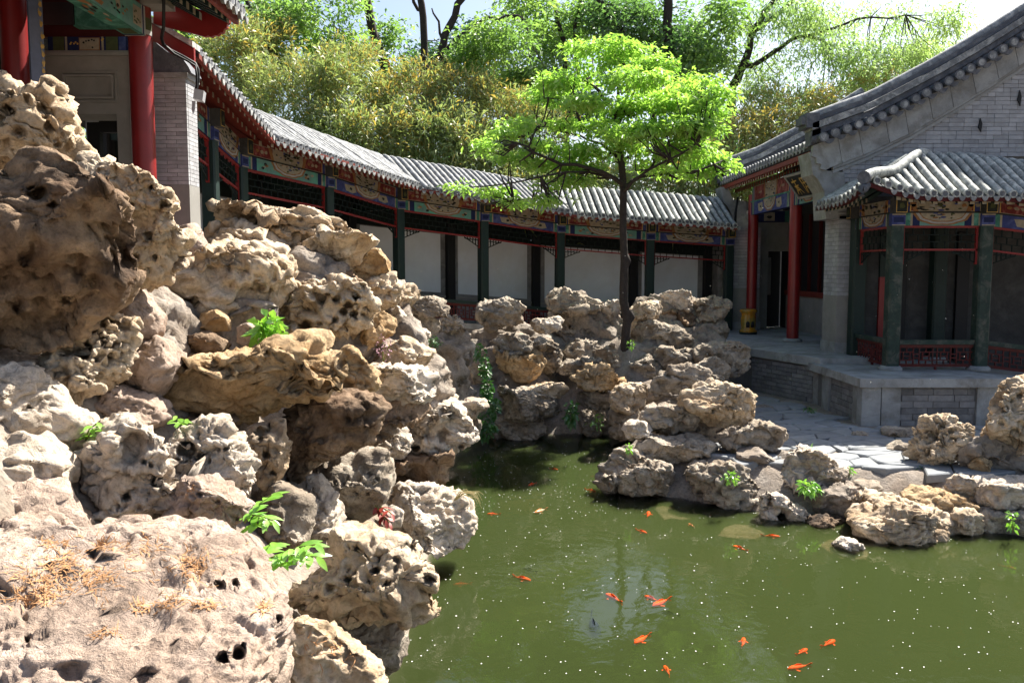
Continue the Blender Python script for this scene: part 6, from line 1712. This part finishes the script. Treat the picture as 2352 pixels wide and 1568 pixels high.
bg_tree(41, 'green bush glimpsed through the doorway beside the left red column', 19, [([(235, 420, 0), (232, 360, 0), (225, 320, 0)], 8, 4)], [(225, 330, 55, 45), (250, 300, 50, 40), (200, 370, 50, 40)], 2600, .16, 'leaf_tree', spread=.6, group=None)
def bamboo(seed, label, cx, cy, rx, ry, d, gold):
    rg = np.random.default_rng(seed)
    c = at(cx, cy, d); k = d / F
    root = empty('bamboo_clump', (c[0], d, .8), label, 'bamboo', 'bamboo clumps behind the gallery roof')
    mb = MB()
    n = int(rx * ry * .46) + 400
    ns = 16
    V = []; nl = max(6, n // ns); idx = []
    for i in range(ns):
        a = rg.uniform(0, 2 * math.pi); r = math.sqrt(rg.random())
        top = c + np.array([math.cos(a) * r * rx * k, math.sin(a) * min(r * rx * k, .9), (1 - .55 * r * r) * ry * k * rg.uniform(.75, 1.15)])
        b0 = np.array([c[0] + math.cos(a) * r * rx * k * .35, c[1] + math.sin(a) * r * .5, .8])
        mid = b0 * .4 + top * .6 + np.array([0, 0, .3])
        tip = top + np.array([math.cos(a) * .35, math.sin(a) * .2, -.12])
        mb.tube([b0, mid, top, tip], [.018, .013, .006, .003], 5, cap=False)
        t = rg.uniform(0, 1, nl) ** .8
        lo = (c[2] - ry * k); tt = t
        P = (1 - tt)[:, None] ** 2 * (mid * 1.0) + (2 * tt * (1 - tt))[:, None] * top + (tt ** 2)[:, None] * tip
        P = P + rg.normal(size=(nl, 3)) * np.array([.33, .3, .30]) * (1.15 - .75 * tt)[:, None]
        P[:, 2] -= (1 - tt) * rg.random(nl) * max(0, mid[2] - lo)
        V.append(P); idx.append(rg.random(nl) < gold * (.10 + .75 * tt ** 2))
    C = np.concatenate(V); m = len(C)
    D = unit(rg.normal(size=(m, 3)) * .6 + unit(C - c) * .7 + np.array([0, 0, .35]))
    N = unit(rg.normal(size=(m, 3)) + np.array([0, -.2, .5]))
    s = rg.uniform(.16, .30, m)
    v, f = leaf_quads(C, D, N, s, s * .17, .3)
    mb.build('trunk', 'culm', root)
    put('crown', mesh_np('crown', v, f, ['leaf_bamboo', 'leaf_gold'], False, np.concatenate(idx).astype(int)), root)
for i, a in enumerate((
    ('bamboo clump closest to the red eave of the left hall', 540, 170, 65, 110, 23.5, .5),
    ('gold-tipped bamboo plume beside the thin tree behind the red eave', 605, 130, 50, 75, 24.5, .9),
    ('broad olive bamboo clump above the roof bend, under the upper left tree', 660, 240, 85, 120, 23.0, .3),
    ('olive bamboo clump left of the leaning trunk', 740, 250, 80, 115, 23.3, .35),
    ('tall bamboo plume touching the leaning trunk on its left', 800, 180, 50, 90, 24.3, .5),
    ('low bamboo clump over the middle of the gallery roof, left of the golden one', 800, 320, 75, 85, 22.8, .25),
    ('golden bamboo clump directly below the leaning trunk', 882, 330, 75, 85, 22.9, .8),
    ('orange-tipped bamboo plume between leaning trunk and bare trunk', 925, 265, 55, 85, 23.8, .8),
    ('bamboo plume at the foot of the bare straight trunk', 975, 215, 45, 80, 24.6, .8),
    ('dense olive bamboo clump below the forked tree', 985, 330, 85, 95, 22.9, .3),
    ('orange bamboo plume right of the forked trunk', 1060, 250, 60, 90, 24.0, .9),
    ('bamboo clump above the seam of the gallery roof', 1080, 350, 80, 75, 22.8, .5),
    ('golden bamboo behind the left tips of the bright tree', 1135, 285, 70, 90, 23.8, .7),
    ('dark low bamboo under the left limb of the bright tree', 1165, 410, 75, 55, 22.9, .3),
    ('shaded bamboo behind the left half of the bright crown', 1240, 340, 60, 95, 24.0, .4),
    ('low bamboo above the gallery roof, left of the bright tree trunk', 1310, 420, 75, 50, 23.5, .3),
    ('low bamboo above the gallery roof, behind the bright tree trunk', 1410, 430, 80, 48, 23.8, .3),
    ('low bamboo above the gallery roof, right of the bright tree trunk', 1530, 430, 90, 50, 23.8, .4),
    ('bamboo clump touching the bright tree’s lowest right tips', 1620, 400, 60, 70, 24.0, .5),
    ('golden bamboo between the bright tree and the willow-like trunk', 1690, 340, 65, 80, 24.5, .7),
    ('golden bamboo leaning over the far end of the hall roof', 1760, 325, 70, 75, 24.8, .8),
    ('bamboo plume behind the middle of the hall roof edge', 1810, 262, 60, 60, 25.5, .7),
    ('bamboo tuft just above the near end of the hall eave', 1870, 245, 60, 40, 25.8, .7),
    ('bamboo just above the gallery’s right end', 1690, 420, 55, 50, 24.4, .4),
    ('small golden bamboo tuft on the slope of the hall ridge', 2005, 195, 45, 32, 26.5, 1.0))):
    bamboo(100 + i, *a)

def build_woodland():
    rg = np.random.default_rng(77); n = 26000
    C = np.stack([rg.uniform(-22, 17, n), rg.uniform(31, 36, n), .6 + rg.random(n) ** .9 * 7.5], 1)
    q = np.stack([C[:, 0] * .5, C[:, 1] * .3, C[:, 2] * .6], 1)
    C = C[(fbm(q + 4, 3) * 1.4 + (1 - C[:, 2] / 9) > .32)]
    m = len(C)
    v, f = leaf_quads(C, unit(rg.normal(size=(m, 3))), unit(rg.normal(size=(m, 3)) + np.array([0, 0, .5])), rg.uniform(.25, .5, m), rg.uniform(.14, .24, m))
    ob = put('woodland', mesh_np('woodland', v, f, 'leaf_deep'), None); props(ob, 'dark green woodland thicket far behind the gallery', 'woodland', kind='stuff')
build_woodland()
# ---------------------------------------------------------------- path, plants, fish, floating petals
def build_path():
    rs = random.Random(3)
    root = empty('flagstone_path', (4.4, 11.5, .42), kind='structure')
    W[root.name] = T(4.4, 11.5, .42)
    a = math.radians(28); ca, sa = math.cos(a), math.sin(a)
    nx, ny = 16, 20; cw, ch = .42, .34
    G = {}
    for i in range(nx + 1):
        for j in range(ny + 1):
            x = (i - nx / 2) * cw + rs.uniform(-.12, .12) + (j % 2) * .2; y = (j - ny / 2) * ch + rs.uniform(-.09, .09)
            G[i, j] = (4.6 + x * ca - y * sa, 11.8 + x * sa + y * ca)
    for i in range(nx):
        for j in range(ny):
            q = [G[i, j], G[i + 1, j], G[i + 1, j + 1], G[i, j + 1]]
            cx = sum(p[0] for p in q) / 4; cy = sum(p[1] for p in q) / 4
            sd = float(shore_dist(np.array([cx]), np.array([cy]))[0])
            if sd < .55 or cx < 2.6 or cy > 15.6 or (cx > 5.2 and cy > 12.6) or (cy > 13.8 and (cx < 2.9 or cx > 4.9)): continue
            if cx > 7.5: continue
            q2 = [(cx + (x - cx) * .955, cy + (y - cy) * .955) for x, y in q]
            # cut one corner so that the stones are not all four-sided
            k = rs.randrange(4); p, o, n = q2[k - 1], q2[k], q2[(k + 1) % 4]
            f = rs.uniform(.1, .45)
            q2[k:k + 1] = [(o[0] + (p[0] - o[0]) * f, o[1] + (p[1] - o[1]) * f), (o[0] + (n[0] - o[0]) * f, o[1] + (n[1] - o[1]) * f)]
            tz = [.445 + rs.uniform(-.008, .012) for _ in q2]
            mb = MB(); m = len(q2)
            vs = [(x, y, z) for (x, y), z in zip(q2, tz)] + [(cx + (x - cx) * 1.04, cy + (y - cy) * 1.04, .36) for x, y in q2]
            vs += [(cx + (x - cx) * .93, cy + (y - cy) * .93, z + .012) for (x, y), z in zip(q2, tz)]
            fs = [tuple(range(2 * m, 3 * m))] + [(2 * m + u, 2 * m + (u + 1) % m, (u + 1) % m, u) for u in range(m)] + [(u, (u + 1) % m, m + (u + 1) % m, m + u) for u in range(m)]
            mb.add(vs, fs)
            put('flagstone', mb.mesh('flagstone', 'flag'), root)
build_path()

def cast(px, py, objs=None):
    """where the view ray through a picture point meets the rocks"""
    best = None
    r = Vector(ray(px, py)).normalized(); o = Vector(CAM)
    for nm, (bv, M) in BV.items():
        h, n, i, dist = bv.ray_cast(o, r)
        if h is not None and (best is None or dist < best[2]): best = (h, n, dist)
    return best
from mathutils.bvhtree import BVHTree
BV = {}
for ob in list(COL.objects):
    if ob.get('category') == 'rock':
        me = ob.data
        o = W[ob.name].translation
        if o.y > 8.5 and o.x < 1: continue
        if len(me.loops) != 3 * len(me.polygons): continue
        nv = len(me.vertices); co = np.empty(nv * 3, np.float32); me.vertices.foreach_get('co', co)
        co = co.reshape(-1, 3) + np.array(o)
        fa = np.empty(len(me.polygons) * 3, np.int32); me.loops.foreach_get('vertex_index', fa)
        BV[ob.name] = (BVHTree.FromPolygons(co.tolist(), fa.reshape(-1, 3).tolist()), None)

def build_needles():
    rg = np.random.default_rng(5); V = []; Fq = []
    spots = [(95, 1345, 70, 45, 230), (150, 1290, 45, 25, 120), (130, 1250, 40, 14, 60), (240, 1255, 28, 14, 80), (220, 1330, 40, 25, 120), (60, 1370, 60, 18, 110), (330, 1260, 40, 14, 40), (445, 1300, 40, 36, 190), (300, 1395, 55, 10, 60), (390, 1385, 30, 16, 60), (470, 1390, 30, 12, 50), (600, 1395, 18, 12, 50), (240, 1455, 30, 10, 40), (440, 1120, 16, 22, 50), (300, 1010, 40, 20, 40), (700, 1300, 30, 14, 50), (760, 1490, 60, 30, 90), (280, 1300, 250, 90, 120), (700, 1255, 40, 20, 40)]
    for cx, cy, sx, sy, n in spots:
        for i in range(int(n * .75)):
            x, y = cx + rg.normal() * sx * .55, cy + rg.normal() * sy * .55
            h = cast(x, y)
            if h is None: continue
            p, nr, dist = h
            if nr.z < .25: continue
            t = Vector(rg.normal(size=3)); t = (t - nr * t.dot(nr) * .96).normalized()
            L = rg.uniform(.02, .055); w = rg.uniform(.0016, .0028); s = t.cross(nr)
            b = len(V); q = p + nr * rg.uniform(.001, .008)
            m = q + t * L * .5 + s * rg.normal() * L * .12 + nr * .003
            e = q + t * L
            V += [q - s * w, q + s * w, m + s * w, m - s * w, e + s * w * .5, e - s * w * .5]
            Fq += [(b, b + 1, b + 2, b + 3), (b + 3, b + 2, b + 4, b + 5)]
    ob = put('dry_needles', mesh_np('dry_needles', np.array(V), np.array(Fq), 'straw'), None)
    props(ob, 'dry orange conifer needles scattered on the flat pinkish slab', 'needles', kind='stuff')
build_needles()

def leaf_mesh(name, mat, L=1.0, wd=.4, fold=.12, bend=.25, n=5):
    mb = MB(); vs = []
    for i in range(n + 1):
        t = i / n; w = wd * .5 * math.sin(math.pi * min(1, t * .93 + .05)) ** .8 * (1 - t * .35)
        z = -bend * t * t
        vs += [(t * L, -w, z + fold * w), (t * L, 0, z), (t * L, w, z + fold * w)]
    fs = []
    for i in range(n):
        for k in (0, 1): fs.append((i * 3 + k, i * 3 + k + 1, i * 3 + 4 + k, i * 3 + 3 + k))
    mb.add(vs, fs, 0, True)
    return mb.mesh(name, mat)
def orient(p, d, up, s):
    d = Vector(d).normalized(); up = Vector(up)
    y = up.cross(d)
    if y.length < 1e-4: y = Vector((1, 0, 0)).cross(d)
    y.normalize(); z = d.cross(y)
    return frame(p, d * s, y * s, z * s)
def sprig(label, stems, d, size, mat='leaf_plant', seed=1, name='leafy_sprig', cat='plant', step=.045, wd=.42, stem='culm', group=None):
    """stems = picture polylines; pairs of leaves along them, each leaf its own part"""
    rs = random.Random(seed)
    p0 = at(*stems[0][0], d)
    root = empty(name, tuple(p0), label, cat, group)
    lm = leaf_mesh('leaf', mat, 1, wd)
    mb = MB()
    for st in stems:
        dd = d
        P = []
        for i, (x, y) in enumerate(st):
            P.append(V3(at(x, y, d - .06 * i)))
        mb.tube(P, [.006] + [.004] * (len(P) - 1), 6)
        L = sum((P[i + 1] - P[i]).length for i in range(len(P) - 1)); n = max(2, int(L / step)); side = 1
        for k in range(n + 1):
            s = L * (.15 + .85 * k / n); i = 0
            while i < len(P) - 2 and s > (P[i + 1] - P[i]).length: s -= (P[i + 1] - P[i]).length; i += 1
            t = (P[i + 1] - P[i]).normalized(); q = P[i] + t * s
            for sd in ((1, -1) if k < n else (0,)):
                lat = t.cross(Vector((0, 0, 1))).normalized() * sd
                dr = t * .6 + lat * rs.uniform(.6, 1.0) + Vector((0, -.25, rs.uniform(-.25, .25))) + Vector((0, 0, -.1))
                put('leaf', lm, root, orient(q, dr, (rs.uniform(-.4, .4), rs.uniform(-.5, .1), 1), size * rs.uniform(.7, 1.2)))
    mb.build('stem', stem, root)
    return root
sprig('leafy sprig with pointed leaves above the broader sprig, by the twin-lobed rock', [[(562, 1200), (590, 1160), (625, 1135)], [(565, 1180), (600, 1185), (628, 1195)], [(562, 1215), (580, 1205), (600, 1200)]], 4.75, .105, seed=2)
sprig('broader leafy sprig spreading over the gravelly rock', [[(588, 1290), (640, 1275), (690, 1255), (725, 1250)], [(590, 1280), (615, 1255), (625, 1245)], [(590, 1295), (625, 1300), (650, 1295)], [(640, 1275), (690, 1275), (728, 1278)]], 4.35, .105, seed=3)
sprig('small light green sprig left of the twin-lobed rock', [[(196, 1012), (205, 985), (225, 970)], [(196, 1012), (205, 1000), (212, 985)]], 4.85, .085, seed=4, step=.06)
sprig('tiny green shoot between the two lobes of the pitted rock', [[(412, 975), (408, 963), (405, 955)], [(412, 975), (422, 966), (428, 962)]], 5.2, .07, seed=5, step=.07)
sprig('red-leaved creeper in the gap behind the small squared block', [[(868, 1165), (880, 1180), (895, 1200)], [(862, 1160), (875, 1175), (885, 1195)], [(872, 1162), (890, 1172), (900, 1180)]], 6.95, .09, 'red_leaf', 6, step=.06, wd=.5)

def bush(label, cx, cy, rx, ry, d, n, size, mat, seed, name='bush', cat='plant', up=.4, slim=.5, droop=.3, group=None, stem='culm'):
    rg = np.random.default_rng(seed)
    k = d / F; c = at(cx, cy, d); b = at(cx, cy + ry, d)
    root = empty(name, tuple(b), label, cat, group)
    u = unit(rg.normal(size=(n, 3))) * rg.random((n, 1)) ** .4
    C = c + u * np.array([rx * k, min(rx * k, .15), ry * k])
    D = unit(u + rg.normal(size=(n, 3)) * .5 + np.array([0, -.3, -.1])); N = unit(rg.normal(size=(n, 3)) * .5 + np.array([0, -.4, up]))
    s = size * rg.uniform(.6, 1.2, n)
    v, f = leaf_quads(C, D, N, s, s * slim, droop)
    put('foliage', mesh_np('foliage', v, f, mat), root)
    mb = MB()
    for i in range(5):
        e = C[rg.integers(n)]
        mb.tube([b, (b + e) / 2 + np.array([0, 0, .01]), e], [.005, .004, .002], 5, cap=False)
    mb.build('stem', stem, root)
bush('yellow-green bush growing behind the long layered ledge', 616, 758, 30, 30, 6.75, 130, .11, 'leaf_plant', 11)
bush('pink-flowered weed on the bright rock right of the yellowish slanting rock', 880, 798, 20, 34, 8.0, 110, .02, 'pink', 12, 'flowering_weed', slim=.7)
bush('fern under the cracked grey knob', 985, 782, 28, 16, 11.6, 160, .07, 'leaf_ivy', 13, 'fern', slim=.25)
bush('smaller fern left under the lumpy grey rock', 958, 782, 14, 12, 11.4, 90, .06, 'leaf_ivy', 14, 'fern', slim=.25)
for i, (lab, x, y, rx, ry, n, d) in enumerate((('ivy strand at the top of the rock cleft beside the cream-topped rock', 1098, 808, 18, 18, 70, 13.6), ('ivy strand halfway down the cleft', 1115, 845, 10, 30, 80, 13.8), ('ivy strand above the forked pale rock', 1118, 895, 13, 30, 110, 13.6), ('ivy spreading over the waterline right of the bulging white rock', 1112, 975, 28, 34, 240, 13.2), ('ivy hanging in the dark water cave', 1312, 950, 13, 34, 130, 13.4), ('ivy clinging right of the forked pale rock', 1135, 935, 14, 20, 90, 13.2))):
    bush(lab, x, y, rx, ry, d, n, .085, 'leaf_ivy', 20 + i, 'ivy', slim=.7, group='ivy on the shaded rockery')
bush('sparse pale shoots right of the dark water cave', 1368, 968, 18, 16, 13.4, 40, .07, 'leaf_plant', 30)
bush('small shrub at the foot of the tree trunk', 1450, 792, 8, 10, 14.8, 40, .06, 'leaf_plant', 31)
bush('green tuft on the crumpled angular rock', 1677, 1095, 16, 14, 9.55, 60, .06, 'leaf_plant', 32)
bush('leafy green plant growing on the humped rock', 1856, 1118, 22, 16, 9.5, 110, .075, 'leaf_plant', 33)
bush('little sprout beside the small pointed flat rock', 1444, 1028, 8, 10, 10.5, 30, .05, 'leaf_plant', 34)
bush('grass tuft on the path behind the humped rock', 1858, 1038, 18, 9, 10.9, 70, .09, 'leaf_plant', 35, 'grass_tuft', slim=.1, droop=.1)
bush('weed on the path below the pavilion base', 2040, 1035, 14, 12, 11.3, 60, .06, 'leaf_ivy', 36)
bush('weeds along the foot of the terrace wall', 1860, 940, 14, 6, 13.4, 50, .05, 'leaf_ivy', 37)
bush('sprout by the flat stones above the scalloped rock', 1952, 1082, 7, 8, 9.9, 25, .05, 'leaf_plant', 38)
bush('green shoots at the right edge above the waterline', 2326, 1195, 10, 28, 8.6, 40, .06, 'leaf_plant', 39)
bush('weeds under the round sponge-like stone', 2110, 1078, 12, 5, 10.0, 40, .05, 'leaf_ivy', 40)

def build_grass_tuft():
    rg = np.random.default_rng(3); b = at(1042, 1150, 7.35)
    root = empty('dry_grass', tuple(b), 'dry straw grass tuft arching over the water from the white rock tip', 'grass')
    for i in range(16):
        a = rg.uniform(-.5, .9); L = rg.uniform(.1, .24)
        e = b + np.array([math.cos(a) * L, rg.uniform(-.1, .05), .08 * rg.random() + .04 - L * .1]); t = e + np.array([.04, -.01, -rg.uniform(.02, .1)])
        put('blade', MB().tube([b, (b + e) / 2 + np.array([0, 0, .04]), e, t], [.003, .003, .0022, .001], 4).mesh('blade', 'dry_grass'), root)
build_grass_tuft()

def fish_mesh():
    b = MB(); secs = [(0, .004), (.04, .06), (.14, .115), (.3, .145), (.48, .13), (.64, .085), (.78, .045), (.84, .032)]
    n = 10; vs = []; fs = []
    for x, r in secs:
        for k in range(n):
            t = 2 * math.pi * k / n; vs.append((.5 - x, r * .82 * math.cos(t), r * 1.15 * math.sin(t)))
    for i in range(len(secs) - 1):
        for k in range(n): fs.append((i * n + k, i * n + (k + 1) % n, (i + 1) * n + (k + 1) % n, (i + 1) * n + k))
    b.add(vs, fs, 0, True)
    tail = MB(); tail.prism([(-.32, 0, .03), (-.52, .03, .15), (-.60, .05, .13), (-.50, .01, 0), (-.60, .05, -.12), (-.52, .03, -.14), (-.32, 0, -.03)], (0, .012, 0))
    dor = MB(); dor.prism([(.22, -.006, .15), (.1, -.006, .235), (-.12, -.006, .17), (-.14, -.006, .09)], (0, .012, 0))
    pec = MB()
    for s in (1, -1): pec.prism([(.24, s * .10, -.04), (.14, s * .24, -.06), (.06, s * .22, -.06), (.14, s * .10, -.05)], (0, 0, .01))
    return b, tail, dor, pec
FM = {}
def fish(label, px, py, ln, ang, mat='fish_orange', z=-.02, grp='goldfish in the green pond'):
    if mat not in FM:
        b, t, d, p = fish_mesh()
        FM[mat] = (b.mesh('body', mat), t.mesh('tail_fin', mat), d.mesh('dorsal_fin', mat), p.mesh('pectoral_fin', mat))
    a = math.radians(ang); dx, dy = math.cos(a) * ln / 2, -math.sin(a) * ln / 2
    h, t = atz(px + dx, py + dy, z), atz(px - dx, py - dy, z)
    c = (h + t) / 2; d = Vector(h - t); L = d.length * .92; d.normalize()
    M = frame(c, d * L, Vector((-d.y, d.x, 0)) * L, Vector((0, 0, 1)) * L * .62)
    M2 = frame(c, d, Vector((-d.y, d.x, 0)), (0, 0, 1))
    root = empty('fish', tuple(c), label, 'fish', grp); root.matrix_basis = M2; reg(root, M2)
    for nm, me in zip(('body', 'tail_fin', 'dorsal_fin', 'pectoral_fin'), FM[mat]): put(nm, me, root, M)
for a in (('slim orange goldfish left of the pale spotted one in the upper pond', 1133, 1180, 33, 180), ('pale spotted goldfish in the upper pond', 1241, 1173, 32, 200, 'fish_pale'),
          ('small orange goldfish by the tiered brown ledge', 1028, 1122, 14, 10), ('orange goldfish second farthest back in the narrow part of the pond', 1222, 1112, 20, 200),
          ('farthest orange goldfish in the narrow part of the pond', 1272, 1077, 22, -10), ('thin orange goldfish beside the left corner of the pond-edge pile', 1356, 1126, 28, -12),
          ('faint goldfish just behind the left corner of the pond-edge pile', 1363, 1093, 15, 180, 'fish_orange', -.06), ('stubby goldfish facing away by the left submerged slab', 1489, 1181, 13, 80),
          ('orange goldfish between the left submerged slab and the open water', 1473, 1220, 30, -18), ('dim orange goldfish next to the tip of the spongy cream rock', 1061, 1341, 46, 185, 'fish_orange', -.07),
          ('bright orange goldfish alone right of the spongy cream rock', 1199, 1328, 46, -14), ('orange goldfish left of the crossing pair', 1410, 1373, 46, 152),
          ('rear goldfish of the crossing pair in mid pond', 1497, 1374, 40, 160), ('front goldfish of the crossing pair in mid pond', 1518, 1383, 46, 205),
          ('plump orange goldfish right of the dark carp', 1474, 1467, 44, 212), ('goldfish diving at the bottom edge of the picture', 1532, 1539, 28, 120),
          ('goldfish seen head-on, alone left of the bottom right trio', 1707, 1474, 22, 82), ('middle goldfish of the bottom right trio', 1842, 1496, 30, 30),
          ('upper goldfish of the bottom right trio with a faint tail', 1903, 1477, 36, 28), ('largest goldfish, lowest of the bottom right trio', 1834, 1531, 56, 192),
          ('orange goldfish below the pierced rock, on the left', 1700, 1259, 40, 162), ('orange goldfish directly below the pierced rock', 1771, 1231, 46, -3),
          ('dull deep goldfish at the right edge of the pond', 2314, 1302, 46, -14, 'fish_orange', -.07), ('pale little fish between the two left submerged slabs', 1588, 1206, 18, 150, 'fish_pale')):
    fish(*a)
for a in (('dark carp seen from above in mid pond', 1364, 1437, 58, -72, 'fish_dark', -.042), ('dim dark carp above the lone bright goldfish', 1218, 1309, 36, 165, 'fish_dark', -.042), ('slim dark carp below the crossing pair', 1540, 1409, 46, 170, 'fish_dark', -.04)):
    fish(*a, grp='dark carp in the pond')

def build_petals():
    rg = np.random.default_rng(9); V = []; Fq = []
    n = 0
    while n < 820:
        px, py = rg.uniform(900, 2352), 1568 - 560 * rg.random() ** .8
        if rg.random() < .42: px, py = rg.uniform(1000, 1500), rg.uniform(1005, 1180)
        p = atz(px, py, .004)
        if shore_dist(p[:1], p[1:2])[0] > -.05: continue
        r = rg.uniform(.0025, .006) * (1.3 if rg.random() < .1 else 1); a0 = rg.random() * 6; b = len(V)
        for k in range(6): V.append(p + np.array([r * math.cos(a0 + k * 1.047), r * rg.uniform(.7, 1.1) * math.sin(a0 + k * 1.047), rg.uniform(0, .003)]))
        Fq += [(b, b + 1, b + 2, b + 3), (b, b + 3, b + 4, b + 5)]; n += 1
    ob = put('floating_petals', mesh_np('floating_petals', np.array(V), np.array(Fq), 'petal'), None)
    props(ob, 'white specks of catkin fluff floating on the pond', 'catkin fluff', kind='stuff')
    V = []; Fq = []
    for i in range(75):
        d = rg.uniform(5, 13); p = at(rg.uniform(850, 2352), rg.uniform(420, 900), d); r = rg.uniform(.003, .0065); b = len(V)
        q = rg.normal(size=(4, 3)); q = unit(q) * r
        V += [p + x for x in q]; Fq += [(b, b + 1, b + 2, b + 3), (b, b + 2, b + 1, b + 3)]
    ob = put('drifting_fluff', mesh_np('drifting_fluff', np.array(V), np.array(Fq), 'petal'), None)
    props(ob, 'white catkin fluff drifting in the air before the gallery', 'catkin fluff', kind='stuff')
build_petals()
